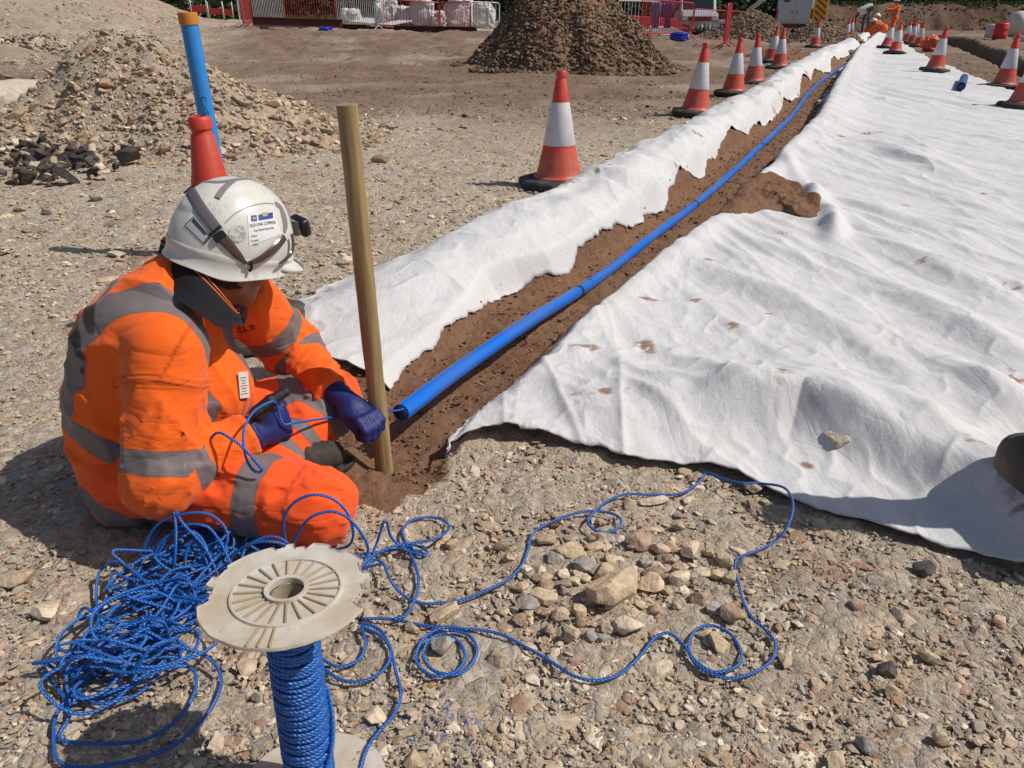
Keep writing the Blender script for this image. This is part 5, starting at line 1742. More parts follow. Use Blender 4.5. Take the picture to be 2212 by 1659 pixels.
def build_helmet():
    MH = helm_mat()
    n = 128; th = np.arange(n) * 2 * math.pi / n
    rings = []
    for ph in np.concatenate([np.linspace(R(89.5), R(10), 34), [R(5), 0]]):
        rings.append(np.stack([HA * np.cos(ph) * np.cos(th), HB * np.cos(ph) * np.sin(th), np.full(n, HH * math.sin(ph))], 1))
    # skirt: deeper at nape and ears, shallow at the brow; rolled gutter above the lip
    deep = .022 + .020 * sstep(.35, -.8, np.cos(th)) + .016 * np.exp(-((np.abs(np.sin(th)) - 1) / .25) ** 2)
    for f, o in ((.0, .0015), (.15, .003), (.3, .0005), (.5, .0), (.8, .0005), (.95, .004), (1.02, .005), (1.06, .003), (1.0, -.002), (.5, -.004)):
        rings.append(np.stack([(HA + o) * np.cos(th), (HB + o) * np.sin(th), -deep * f], 1))
    rings.append(np.stack([(HA - .006) * np.cos(th), (HB - .006) * np.sin(th), 0 * th + .03], 1))
    V = np.concatenate(rings); k = len(rings); i = np.arange(k - 1)[:, None] * n; j = np.arange(n)[None]; j2 = (j + 1) % n
    Q = np.stack([i + j, i + n + j, i + n + j2, i + j2], -1).reshape(-1, 4)
    # raised panel over the crown
    q = V; crown = np.exp(-(q[:, 1] / .045) ** 2) * sstep(.05, .09, q[:, 2]); V = V + nrm_local(np.maximum(np.abs(V), 1e-5) * np.sign(V + 1e-9)) * (.0035 * sstep(.25, .6, crown))[:, None]
    m = MB(); m.add(toW(V), [Q]); hpart('shell', m, MH, es=50)
    # peak
    a = np.linspace(-R(62), R(62), 50); rows = []
    ext = .040 * np.cos(a / R(62) * math.pi / 2) ** .7
    for f, dz in ((0., .004), (.5, .002), (.95, -.003), (1., -.006), (.95, -.009), (.5, -.004), (0, -.003)):
        rows.append(np.stack([(HA - .002 + ext * f) * np.cos(a), (HB - .002 + ext * f) * np.sin(a), -.012 - .25 * ext * f + dz], 1))
    V = np.concatenate(rows); nn = len(a); i = np.arange(len(rows) - 1)[:, None] * nn; j = np.arange(nn - 1)[None]
    m = MB(); m.add(toW(V), [np.stack([i + j, i + j + 1, i + nn + j + 1, i + nn + j], -1).reshape(-1, 4)[:, ::-1]]); hpart('peak', m, MH)
    MG = plain('grey_decal', (.22, .195, .20), .5, .1, 40); ML = plain('lilac_strap', (.115, .095, .11), .8, .15, 60, None, 0, .3, 400)
    MK = plain('black_plastic', (.010, .010, .012), .4)
    m = MB(); ribbon(m, [(505, 300), (620, 298), (740, 285), (850, 268), (960, 265), (1050, 275), (1115, 295)], [.006, .011, .012, .011, .010, .009, .005], .0042)
    ribbon(m, [(770, 290), (720, 320), (660, 380), (620, 440)], [.010, .013, .014, .013], .0043)
    ribbon(m, [(1160, 490), (1210, 520), (1240, 600), (1255, 680), (1245, 760)], [.012, .020, .024, .020, .008], .0012)
    hpart('decal', m, MG, es=0)
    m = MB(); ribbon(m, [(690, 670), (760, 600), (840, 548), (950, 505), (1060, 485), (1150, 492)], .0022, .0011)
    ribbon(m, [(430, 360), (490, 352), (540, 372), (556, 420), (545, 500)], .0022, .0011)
    hpart('groove_shade_line', m, plain('groove_shadow', (.30, .28, .25), .6), es=0)  # groove shade painted as thin dark ribbons lying on the shell
    m = MB(); ribbon(m, [(335, 262), (345, 330), (400, 430), (475, 550), (555, 655), (625, 750)], [.021, .024, .024, .024, .024, .023], .0042, .0016); hpart('strap', m, ML)
    m = MB()
    for p0, p1 in (((300, 385), (405, 325)), ((545, 790), (650, 700))): ribbon(m, [p0, ((p0[0] + p1[0]) / 2, (p0[1] + p1[1]) / 2), p1], .006, .005, .004)
    ribbon(m, [(590, 830), (640, 800), (690, 765)], .017, .004, .004); hpart('buckle', m, MK)
    MB_ = plain('brown_goggle_plastic', (.085, .045, .042), .18, .15, 30)
    m = MB(); ribbon(m, [(640, 790), (720, 870), (790, 950), (880, 1045)], [.022, .021, .017, .007], .0045, .002)
    ribbon(m, [(880, 1045), (985, 1010), (1070, 960), (1150, 890), (1225, 805)], [.008, .014, .019, .020, .018], .007, .003)
    ribbon(m, [(1275, 770), (1290, 850), (1280, 930), (1230, 990), (1160, 1040)], [.010, .012, .011, .008, .004], .010, .003); hpart('goggles', m, MB_)
    m = MB(); ribbon(m, [(915, 1020), (925, 1070), (905, 1110)], .006, .008, .004); hpart('goggle_clip', m, MK)
    # stickers
    MW = plain('white_sticker', (.74, .73, .72), .4, .03); MT = plain('print_ink', (.05, .05, .07), .6); MBL = plain('blue_print', (.02, .06, .28), .5)
    st = [(900, 598), (1138, 565), (1225, 775), (915, 885)]
    m = MB(); patch(m, st, .0010); lab = hpart('sticker', m, MW, es=0)
    m = MB(); patch(m, [(930, 600), (985, 595), (988, 650), (935, 657)], .0016); patch(m, [(1000, 592), (1135, 570), (1138, 625), (1003, 648)], .0016); hpart('logo', m, MBL, es=0, parent=lab)
    m = MB(); patch(m, [(945, 620), (975, 617), (976, 635), (947, 640)], .0021); patch(m, [(1030, 575), (1080, 568), (1085, 605), (1040, 612)], .0021); hpart('logo_mark', m, plain('logo_tan', (.45, .33, .18), .5), es=0, parent=lab)

    def lettering(txt, c0, c1, height):
        a0, a1 = np.array(crop5(*c0)), np.array(crop5(*c1)); h0, h1 = dome_hit(*a0), dome_hit(*a1)
        Vt, Ft = text_mesh(txt, 1.0); wd = Vt[:, 0].max() - Vt[:, 0].min(); L = np.linalg.norm(h1 - h0)
        s = L / wd; mid = (h0 + h1) / 2; t = unit(h1 - h0); nn = nrm_local(mid); u = np.cross(nn, t)
        q = mid + np.outer(Vt[:, 0] * s, t) + np.outer(Vt[:, 1] * height, u)
        kk = np.sqrt(((q / V3(HA, HB, HH)) ** 2).sum(1, keepdims=True)); q = q / kk; q = q + nrm_local(q) * (.0017 + Vt[:, 2:3] * .3)
        return toW(q), Ft
    m = MB(); m.add(*lettering('OLD-OAK COMMON', (918, 700), (1160, 665), .0095)); m.add(*lettering('Top Down Strut Site', (955, 745), (1145, 715), .007))
    m.add(*lettering('Name', (935, 795), (985, 787), .006)); m.add(*lettering('Company', (930, 840), (1005, 828), .006)); m.add(*lettering('Date', (955, 873), (1000, 866), .006)); hpart('lettering', m, MT, False, 0, lab)
    m = MB(); c = np.array(crop5(805, 770)); V = []
    ang = np.linspace(0, 2 * math.pi, 40, endpoint=False)
    hc_ = dome_hit(*c); rr_ = []
    for f in (0.001, .5, .8, 1.0):
        for t_ in ang:
            h = dome_hit(c[0] + 19 * f * math.cos(t_), c[1] + 19.5 * f * math.sin(t_)); V.append(h + nrm_local(h) * .0012)
    V = np.array(V); i = np.arange(3)[:, None] * 40; j = np.arange(40)[None]; j2 = (j + 1) % 40
    F = np.stack([i + j, i + j2, i + 40 + j2, i + 40 + j], -1).reshape(-1, 4)[:, ::-1]
    t = NT('round_sticker'); nz = t.noise(60, 3); cc = t.ramp(nz, [(.35, (.30, .27, .28)), (.5, (.62, .6, .6)), (.6, (.26, .34, .16)), (.7, (.55, .53, .5))]); MR = t.bsdf(cc, .3)
    m.add(toW(V), [F]); hpart('sticker', m, MR, es=0)
    m = MB(); patch(m, [(312, 692), (392, 615), (548, 802), (492, 868)], .0010); lb2 = hpart('sticker', m, plain('grey_sticker', (.46, .45, .46), .5), es=0)
    m = MB()
    for a_, b_ in (((312, 692), (392, 615)), ((392, 615), (548, 802)), ((548, 802), (492, 868)), ((492, 868), (312, 692))): ribbon(m, [a_, ((a_[0] + b_[0]) / 2, (a_[1] + b_[1]) / 2), b_], .0016, .0016)
    ribbon(m, [(385, 640), (440, 700), (510, 775)], .007, .0016); hpart('sticker_border', m, MT, es=0, parent=lb2)
    # head torch on the brow
    lc = V3(HA + .010, 0.0, .062)
    m = MB(); Mx = HM @ rotm('Y', R(-32)); m.box(toW(lc + [-.006, 0, -.004]), (.018, .044, .036), Mx, bev=.006, seg=2); hpart('torch_bracket', m, plain('torch_bracket_grey', (.22, .20, .16), .5))
    m = MB(); m.box(toW(lc + [.014, 0, .002]), (.026, .058, .044), Mx, bev=.009, seg=3); tor = hpart('head_torch', m, MK)
    m = MB(); m.lathe([(.0, .0), (.014, .0), (.015, -.004)], 24, toW(lc + [.0275, 0, -.002]), HM @ rotm('Y', R(58))); hpart('lens', m, plain('torch_lens', (.4, .4, .4), .1), parent=tor)


build_helmet()


def collar():
    top = [(352, 514, 1.73), (372, 533, 1.67), (406, 557, 1.62), (438, 590, 1.595), (466, 621, 1.59), (494, 654, 1.605), (508, 671, 1.63), (512, 668, 1.68), (503, 645, 1.745), (470, 600, 1.80), (420, 545, 1.82), (375, 517, 1.79)]
    bot = [(345, 572, 1.73), (352, 590, 1.65), (376, 612, 1.59), (420, 643, 1.555), (464, 678, 1.555), (489, 692, 1.575), (506, 690, 1.61), (518, 692, 1.68), (512, 672, 1.77), (480, 635, 1.84), (410, 575, 1.87), (358, 560, 1.81)]
    A = catmull(np.array([AT(*q) for q in top]), 9, True); Bt = catmull(np.array([AT(*q) for q in bot]), 9, True); n = len(A); ctr = A.mean(0)
    ax = unit(A.mean(0) - Bt.mean(0)); rows = []
    for f, o in ((-.35, .010), (0, .004), (.2, .006), (.5, .008), (.8, .005), (.96, .002), (1.0, 0.), (1.01, -.003), (.98, -.006), (.6, -.008), (.1, -.012)):
        p = Bt + (A - Bt) * f; d = p - ctr; d -= ax * (d @ ax)[:, None]; d /= np.linalg.norm(d, axis=1)[:, None]
        rows.append(p + d * o)
    V = np.concatenate(rows); V = V + (.0025 * fbm(V[:, 0] * 22, V[:, 1] * 22, V[:, 2] * 22, 3))[:, None] * unit(V3(.5, -1, 0))
    k = len(rows); i = np.arange(k - 1)[:, None] * n; j = np.arange(n)[None]; j2 = (j + 1) % n
    F = np.stack([i + j, i + j2, i + n + j2, i + n + j], -1).reshape(-1, 4)
    o = mesh_np('collar', V, [F], M_NAVY, smooth=True); o.parent = JACKET
    m = MB()
    m.tube(rows[6] + ax * .0015, .0016, 6, closed=True); m.tube(rows[4] * .6 + rows[5] * .4 + (rows[4] - rows[9]) * .08, .0014, 6, closed=True)
    p = m.build('piping', M_PIPING, o, smooth=True)
    # name badge and press studs on the chest
    m = MB(); c = AT(531, 832, 1.66); vd = unit(V3(.75, -.6, .25)); s_ = unit(np.cross(vd, V3(.25, .1, 1))); u_ = np.cross(s_, vd)
    # push the badge out to the cloth
    t = np.linspace(-.12, .2, 160); dd = jacket_d(c + np.outer(t, vd)); ins = np.nonzero(dd < 0)[0]; t0 = t[ins[-1]] + .003 if len(ins) else 0
    c = c + vd * t0
    m.box(c, (.026, .064, .0016), np.stack([s_, u_, vd], 1), bev=.0006); bd = m.build('badge', plain('badge_card', (.66, .62, .58), .4, .06, 60), JACKET)
    m = MB()
    for q in range(7): m.box(c + vd * .0011 + u_ * (.018 - .0065 * q) + s_ * .001, (.018 - .004 * (q % 3), .002, .0006), np.stack([s_, u_, vd], 1))
    m.build('badge_print', plain('badge_ink', (.18, .15, .14), .6), bd)


collar()


def cloth_text(txt, c, right, height, name='lettering'):
    Vt, Ft = text_mesh(txt, 1.0); c = np.array(c, float); r_ = np.array(right, float); u_ = np.array([r_[1], -r_[0]]) / np.linalg.norm(r_) * height
    wd = np.ptp(Vt[:, 0]); out = []
    for v in Vt:
        p = c + r_ * (v[0] / wd) + u_ * v[1] / .7
        d = unit(V3(*ray(*p))); t = np.linspace(1.2, 2.8, 330); q = V3(0, 0, HC) + np.outer(t, d); k = jacket_d(q) < 0
        i0 = np.argmax(k) if k.any() else 160
        out.append(q[i0] - d * (.0035 + abs(v[2])))
    mesh_np(name, np.array(out), Ft, plain('cloth_print', (.03, .015, .015), .8), JACKET).matrix_parent_inverse = Matrix()


cloth_text('Ska', (531, 712), (36, -16), 14)
cloth_text('e', (178, 800), (5, 14), 12)
# dark pad lying on the strip behind the far arm
c = AT(640, 716, 2.32)
v, f = rock_shape(4, 31, 5, .02); v = v / np.abs(v).max(0)
pad = mesh_np('kneeling_pad', v * V3(.055, .085, .02), [f], plain('olive_rubber', (.07, .068, .055), .8, .2, 20, (.2, .15, .1), .3, .3, 60), smooth=True)
pad.location = c; pad.rotation_euler = (R(40), R(15), R(35))
tag(pad, 'dark olive kneeling pad on the white strip behind the worker far arm', 'pad')
# ------------------------------------------------------------------ heaps of broken ground
def heap(name, cx, cy, rx0, rx1, ry, H, pal, n, smin, smax, label, seed, soil=0., brown=0., power=1.15, lod=1):
    r = np.random.default_rng(seed)
    m, nn = 60, 150; th = np.linspace(0, 2 * math.pi, nn, endpoint=False); q = np.linspace(0, 1, m)[:, None]
    wob = 1 + .16 * fbm(np.cos(th) * 1.3 + seed, np.sin(th) * 1.3, .5, 3)

    def pos(q, th, wob):
        rx = np.where(np.cos(th) < 0, rx0, rx1)
        x = cx + rx * np.cos(th) * q * wob; y = cy + ry * np.sin(th) * q * wob
        h = H * np.clip(1 - q, 0, 1) ** power
        h = h + H * .09 * fbm(x * 1.7 / rx1, y * 1.7 / rx1, seed, 4) * np.clip(1 - q, 0, 1) ** .6 * 2 - .03 * (q > .985)
        h = np.where(q < .12, h - H * .35 * (.12 - q), h)
        return x, y, gz(x, y) + h
    X, Y, Z = pos(q, th[None], wob[None])
    Z = Z + .02 * H * fbm(X * 7, Y * 7, seed, 3)
    V = np.stack([X, Y, Z], -1).reshape(-1, 3)
    i = np.arange(m - 1)[:, None] * nn; j = np.arange(nn)[None]; j2 = (j + 1) % nn
    F = np.stack([i + j, i + nn + j, i + nn + j2, i + j2], -1).reshape(-1, 4)
    o = mesh_np(name, V, [F], M_GROUND, smooth=True, attrs={'soil': np.full(len(V), soil), 'brown': np.full(len(V), brown)})
    L = []
    for nn_, lo_, hi_, ld, ex in ((int(n * .8), smin, smin * 3.2, 0, 1.3), (int(n * .42), smin * 2.6, smax * .62, 1, 1.6), (int(n * .012), smax * .6, smax, 1, 1.)):
        qs = r.random(nn_) ** .6 * 1.16; ts = r.uniform(0, 2 * math.pi, nn_); w = np.interp(ts, th, wob, period=2 * math.pi)
        x, y, z = pos(np.minimum(qs, 1.0), ts, w)
        k = np.maximum(qs, 1.0); x = cx + (x - cx) * k; y = cy + (y - cy) * k
        z = np.where(qs > .985, gz(x, y), z)
        s = lo_ * (hi_ / lo_) ** (r.random(nn_) ** ex) * .5 * (.7 + .5 * np.clip(qs, 0, 1))
        keep = (qs < 1) | (r.random(nn_) < .5)
        keep &= ~((qs < .6) & (fbm(x * 1.2, y * 1.2, seed + 3, 2) > .3) & (r.random(nn_) < .6))
        P = np.stack([x, y, z + s * .2], 1)[keep]
        L.append(stones_geo(P, s[keep], ld, pal, .72, .5, seed + ld))
    Vs, Fs, Cs = join_geo(L)
    c = mesh_np('stones', Vs, [Fs], M_STONE, o, cols={'col': Cs}); c['kind'] = 'stuff'
    tag(o, label, 'rubble heap', 'heaps of broken stone')
    return o


heap('rubble_heap', -3.62, 7.75, 1.65, 2.0, 1.45, 1.02, PAL_TAN * [.94, .92, .89], 16000, .012, .17, 'tan heap of broken limestone left of the blue standpipe', 51, brown=.25)
heap('rubble_heap', 1.12, 17.4, 2.2, 2.3, 2.0, 2.1, PAL_BROWN * .72, 10000, .042, .17, 'tallest dark brown heap of stony earth in the middle distance', 52, brown=1., soil=.55, power=1.0)
p3 = on_ground(1642, 90); heap('rubble_heap', p3[0], p3[1] + 1.4, 1.95, 2.0, 1.4, 1.32, PAL_BROWN * .9, 4500, .05, .17, 'brown stony heap between the lone red barrier and the white van', 53, brown=1.)
p4 = on_ground(1798, 94); heap('rubble_heap', p4[0], p4[1] + 1.2, 1.5, 1.5, 1.2, .78, PAL_BROWN, 2200, .05, .15, 'low brown heap right of the white van', 54, brown=1.)
p5 = on_ground(1712, 132); heap('soil_mound', p5[0], p5[1] + .9, 1.0, 1.0, .9, .34, PAL_BROWN * .6, 300, .02, .07, 'small smooth mound of dark soil beside the membrane strip', 55, soil=.8, brown=1.)
p6 = on_ground(70, 135); heap('rubble_heap', p6[0], p6[1] + .5, 1.3, 1.5, .55, .26, np.concatenate([PAL_TAN, PAL_GREY]), 700, .04, .16, 'low ridge of grey rubble at the far left edge', 56)
p7 = on_ground(20, 200); heap('asphalt_heap', p7[0] - .3, p7[1] + .35, .9, .75, .4, .20, PAL_GREY[:4], 420, .05, .18, 'small dark heap of asphalt pieces behind the pale bag', 57, brown=.5)


def asphalt():
    r = np.random.default_rng(4); P, s = [], []
    for _ in range(210):
        px, py = r.normal(120, 75), r.normal(345, 24) + 10
        if py > 405 or py < 285: continue
        p = on_ground(px, py); P.append(p); s.append(.024 + .065 * r.random() ** 2.2)
    s = np.array(s); P = np.array(P); P[:, 2] = gz(P[:, 0], P[:, 1]) + s * .4 + .02
    hz_ = np.exp(-(((P[:, 0] + 3.7) / 1.0) ** 2 + ((P[:, 1] - 6.6) / .7) ** 2)) * .06; P[:, 2] += hz_
    L = [stones_geo(P[::3], s[::3] * .8, 1, PAL_TAN, .8, .5, 1), stones_geo(P[1::3], s[1::3], 1, PAL_GREY[:4], .8, .5, 2), stones_geo(P[2::3], s[2::3] * 1.1, 1, PAL_GREY[:4], .7, .5, 3)]
    V, F, C = join_geo(L)
    tag(mesh_np('asphalt_rubble', V, [F], M_STONE, cols={'col': C}), 'dark asphalt lumps mixed with pale stone at the foot of the tan heap', 'rubble', kind='stuff')


asphalt()
for i, (px, py, w_, c_, lb) in enumerate([(185, 362, 58, DK, 'long dark asphalt lump at the right end of the asphalt rubble'), (118, 378, 60, DK, 'dark wedge of asphalt at the front of the asphalt rubble'), (244, 500, 0, DK, ''), (208, 434, 36, GR, 'flat blue grey stone alone on the gravel left of the helmet'),
        (425, 330, 0, DK, ''), (820, 352, 46, RD, 'flat brown stone behind the timber post'), (100, 462, 22, DK, 'small dark stone on the left gravel'), (42, 458, 30, RD, 'brown stone at the far left of the gravel'), (440, 460, 0, DK, '')]):
    if w_: rock(px, py, w_, 1300 + i, c_, lb, 'loose rocks on the gravel', (1, .6, .48))


# ------------------------------------------------------------------ crowd barriers
M_WHITEP = plain('white_painted_steel', (.62, .61, .60), .5, .08, 12, (.35, .28, .22), .5)


def barrier(a, b, mat, label, H=1.02, lean=0.0, feet=True, flat=False):
    a, b = np.asarray(a, float), np.asarray(b, float); L = np.linalg.norm((b - a)[:2]); ang = math.atan2(b[1] - a[1], b[0] - a[0])
    root = empty('crowd_barrier', a, ang); root.rotation_euler = (lean, -math.asin(np.clip((b[2] - a[2]) / L, -.5, .5)), ang)
    z0, z1, rc = .16, H, .10
    t = np.linspace(0, math.pi / 2, 6); pts = []
    for cx_, cz_, s in ((rc, z0 + rc, math.pi), (L - rc, z0 + rc, 1.5 * math.pi), (L - rc, z1 - rc, 0), (rc, z1 - rc, .5 * math.pi)):
        pts += [(cx_ + rc * math.cos(s + k), 0, cz_ + rc * math.sin(s + k)) for k in t]
    m = MB(); m.tube(np.array(pts), .021, 8, closed=True); m.build('frame', mat, root, smooth=True)
    m = MB(); n = max(4, int(L / .115))
    for k in range(1, n): m.tube(np.array([(L * k / n, 0, z0), (L * k / n, 0, z1)]), .0085, 6, cap=False)
    m.build('infill_bars', mat, root, smooth=True)
    if feet:
        for x in (.28, L - .28):
            m = MB(); m.tube(np.array([(x, -.30, .012), (x, -.20, .05), (x, 0, z0 + .02), (x, .20, .05), (x, .30, .012)]), .017, 6); m.build('foot', mat, root, smooth=True)
    tag(root, label, 'barrier', 'crowd barriers around the compound')
    return root


og = on_ground
barrier(og(520, 58), og(619, 60), M_WHITEP, 'white barred crowd barrier leftmost in the row, before the empty ground')
barrier(og(619, 60), og(728, 63), M_REDPAINT, 'red barred crowd barrier second from the left in the row')
barrier(og(728, 64), og(829, 68), M_WHITEP, 'white crowd barrier in front of the leftmost rubble sacks')
barrier(og(829, 68), og(950, 73), M_REDPAINT, 'red crowd barrier in front of the middle rubble sacks')
barrier(og(950, 73), og(1018, 75), M_REDPAINT, 'narrow red crowd barrier before the upright white sack')
barrier(og(1016, 76), og(1078, 77), M_WHITEP, 'white crowd barrier at the right end of the row beside the dark heap')
b0 = og(527, 62); barrier(b0, b0 + np.array([-.25, 2.0, .03]), M_REDPAINT, 'red crowd barrier seen end on at the left end of the row', H=1.25)
b0 = og(1562, 108); barrier(b0, b0 + np.array([.62, 2.0, .0]), M_REDPAINT, 'lone red crowd barrier seen end on before the brown stony heap', H=1.12)
barrier(og(1382, 84), og(1492, 84), M_REDPAINT, 'red crowd barrier standing beside the right flank of the dark heap', H=1.08)
barrier(og(1330, 78), og(1420, 79), M_WHITEP, 'white crowd barrier half hidden behind the dark heap')
barrier(og(1495, 78), og(1600, 80), M_REDPAINT, 'red crowd barrier in front of the pickup and the tarpaulin', H=.95)
bb = barrier(og(1395, 80), og(1500, 83), M_WHITEP, 'white crowd barrier toppled flat behind the right red barrier', feet=True); bb.rotation_euler[0] = R(-74); bb.location.z += .05
bb = barrier(og(1405, 79), og(1508, 79), M_REDPAINT, 'red crowd barrier toppled over behind the right red barrier'); bb.rotation_euler[0] = R(-66); bb.location.z += .2; bb.location.y += .5
bb = barrier(og(745, 52), og(835, 62), M_WHITEP, 'white crowd barrier lying on its side before the sacks'); bb.rotation_euler[0] = R(-80); bb.location.z += .08
for px, w_ in ((430, 34), (465, 32), (492, 20)):
    a = AT(px, 19, 46); gzz = float(gz(a[0], a[1]))
    root = empty('road_barrier', (a[0], 46, gzz)); m = MB(); m.box((0, 0, .45), (1.0 * w_ / 34, .05, .30), bev=.01); m.build('board', M_REDPAINT, root)
    for s in (-.42, .42):
        m = MB(); m.tube(np.array([(s * w_ / 34, -.02, 0), (s * w_ / 34, -.02, .95)]), .025, 8); m.build('post', M_WHITEP, root, smooth=True)
    tag(root, 'distant road barrier with a red board on white legs at the top left', 'barrier', 'distant red and white road barriers')

# steel beams laid along the row
M_BEAM = plain('rusty_red_steel', (.085, .020, .018), .75, .25, 4, (.06, .035, .025), .7, .3, 30)


def beam(a, b, w_, h, label):
    a, b = np.asarray(a), np.asarray(b); d = b - a; L = np.linalg.norm(d); x = unit(d); y = unit(np.cross(V3(0, 0, 1), x)); z = np.cross(x, y); M = np.stack([x, y, z], 1)
    m = MB(); c = (a + b) / 2
    m.box(c + z * (h - .012), (L, w_, .024), M, .003); m.box(c + z * .012, (L, w_, .024), M, .003); m.box(c + z * h / 2, (L - .004, .02, h - .048), M)
    o = m.build('steel_beam', M_BEAM); tag(o, label, 'beam')
    for t in (.12, .55, .9):
        q = a + d * t
        k = MB(); k.box((0, 0, 0), (.25, .32, .14), M, .01); kk = k.build('timber_bearer', plain('dark_timber', (.045, .035, .028), .9, .2, 8))
        kk.location = q - z * .07; tag(kk, 'dark timber bearer under the ' + label.split(' lying')[0], 'timber block', 'bearers under the steel beams')


beam(og(548, 66) + [0, 0, .14], og(742, 71) + [0, 0, .14], .22, .30, 'shorter dark red steel beam lying left along the barrier row')
beam(og(690, 73) + [0, 0, .14], og(1030, 82) + [0, 0, .14], .20, .20, 'longer dark red steel beam lying in front of the sacks')


# ------------------------------------------------------------------ sacks, bags and sheets
def sack_mat():
    t = NT('woven_white_sack')
    c = t.mix(t.noise(3, 5), (.52, .51, .50), (.70, .69, .68)); c = t.mix(t.ramp(t.noise(2.2, 5, .6), [(.55, 0.), (.75, .5)]), c, (.30, .27, .24))
    n = t.bump(t.noise(9, 6, .6), .9, .05)
    return t.bsdf(c, .7, n)


M_SACK = sack_mat()


def lump(name, c, size, seed, mat, label, cat, group=None, boxy=.5, amp=.16, flatb=True, sub=5, rz=0):
    v, f = ico(sub); q = np.sign(v) * np.abs(v) ** boxy; q = q / np.maximum(1, np.abs(q).max(1, keepdims=True))
    n = fbm(v[:, 0] * 1.6 + seed, v[:, 1] * 1.6, v[:, 2] * 1.6, 4); k = (1 - np.abs(fbm(v[:, 0] * 2.6, v[:, 1] * 2.6 + seed, v[:, 2] * 2.6, 3))) ** 3
    q = q * (1 + amp * n + amp * .7 * (k - .4))[:, None]
    if flatb: q[:, 2] = np.maximum(q[:, 2], -.92)
    o = mesh_np(name, q * np.asarray(size) / 2, [f], mat, smooth=True); o.location = np.asarray(c) + [0, 0, size[2] * .46]; o.rotation_euler = (0, 0, rz)
    tag(o, label, cat, group); return o


SK = [(760, 52, .9, .50, .55, 'slumped white rubble sack leftmost behind the barriers'), (838, 54, .95, .85, .85, 'white rubble sack with a peaked top behind the red barrier'), (880, 55, .8, .75, .62, 'white rubble sack left of the middle pile of sacks'),
      (915, 56, .9, .8, .95, 'tall grey white sack in the middle of the pile'), (945, 60, .7, .6, .5, 'low white sack slumped at the right of the middle pile'), (992, 60, 1.05, .9, 1.0, 'large overfilled white sack heaped with lumps'), (1045, 62, .85, .8, .85, 'grey white upright sack at the right end behind the white barrier')]
for i, (px, py, w_, d_, h_, lb) in enumerate(SK):
    p = og(px, py); s_ = lump('rubble_sack', p, (w_, d_, h_), 3.7 * i, M_SACK, lb, 'sack', 'white rubble sacks behind the barriers')
    r = np.random.default_rng(i)
    for q in range(4):
        v, f = ico(3); v = v * (1 + .3 * fbm(v[:, 0] * 2 + i, v[:, 1] * 2 + q, v[:, 2] * 2, 3))[:, None]
        k = mesh_np('bulge', v * V3(.22, .2, .16) * w_ + V3(r.uniform(-.3, .3) * w_, r.uniform(-.3, .1), h_ * (.42 + .1 * r.random())), [f], M_SACK, s_, smooth=True)
M_BLUEBAG = plain('blue_bag_plastic', (.01, .04, .42), .4, .25, 8)
lump('bag', og(706, 82), (.46, .36, .36), 9., M_BLUEBAG, 'small bright blue bag on the ground before the steel beams', 'bag', amp=.22)
lump('bag', og(1466, 88), (.50, .3, .24), 12., M_BLUEBAG, 'blue bag at the foot of the right red barrier', 'bag', amp=.22)
for i, (px, c_) in enumerate(((1412, (.12, .20, .36)), (1438, (.09, .09, .26)))):
    p = og(px, 80); m = MB(); th = np.linspace(0, 1, 12)
    V = np.array([[x * .14 * (1 + .3 * math.sin(z * 5 + i)) + .02 * math.sin(z * 9), .05 * math.sin(x * 9 + z * 3), 1.0 - z * .75] for z in th for x in np.linspace(-1, 1, 8)])
    k = np.arange(11)[:, None] * 8; j = np.arange(7)[None]
    o = mesh_np('jacket_cloth', V, [np.stack([k + j, k + j + 1, k + 8 + j + 1, k + 8 + j], -1).reshape(-1, 4)], plain('blue_cloth_%s' % 'ab'[i], c_, .9), smooth=True); o.location = p + [0, -.04, .02]
    o.modifiers.new('thickness', 'SOLIDIFY').thickness = .01
    tag(o, ('pale blue' if i == 0 else 'purple blue') + ' cloth hanging over the right red barrier', 'cloth')

# pale tarpaulin bag at the left frame edge
def left_bag():
    t = NT('pale_tarpaulin'); c = t.mix(t.noise(4, 5, .6), (.47, .37, .27), (.60, .53, .46)); c = t.mix(t.ramp(t.noise(9, 5), [(.55, 0.), (.7, .6)]), c, (.30, .22, .14))
    M = t.bsdf(c, .55, t.bump(t.noise(8, 5), .5, .03))
    p = og(-60, 252); tip = og(118, 205) + [0, 0, .12]
    n, k = 60, 36; t_ = np.linspace(0, 1, n)[:, None]; a = np.linspace(0, 2 * math.pi, k, endpoint=False)[None]
    r = (.27 * np.sqrt(np.clip(1 - t_ ** 1.7, 0, 1)) + .018) * np.clip(t_ * 12, 0, 1) ** .5
    folds = 1 + .10 * np.sin(a * 5 + 5 * t_) * t_ + .12 * fbm(np.cos(a) * 1.5 + 2 * t_, np.sin(a) * 1.5, t_ * 2.5, 3)
    ax = (tip - p) / np.linalg.norm(tip - p); sd_ = unit(np.cross(ax, V3(0, 0, 1)))
    c = p + (tip - p) * t_ + V3(0, 0, 1) * .14 * (1 - t_)
    V = c[:, None] + (r * folds)[..., None] * (np.cos(a)[..., None] * sd_ * 1.35 + np.sin(a)[..., None] * V3(0, 0, 1) * .72)
    V = V.reshape(-1, 3); i = np.arange(n - 1)[:, None] * k; j = np.arange(k)[None]; j2 = (j + 1) % k
    o = mesh_np('tarpaulin_bag', V, [np.stack([i + j, i + k + j, i + k + j2, i + j2], -1).reshape(-1, 4)], M, smooth=True)
    tag(o, 'pale dirty tarpaulin bag with a twisted neck at the left frame edge', 'bag')


left_bag()
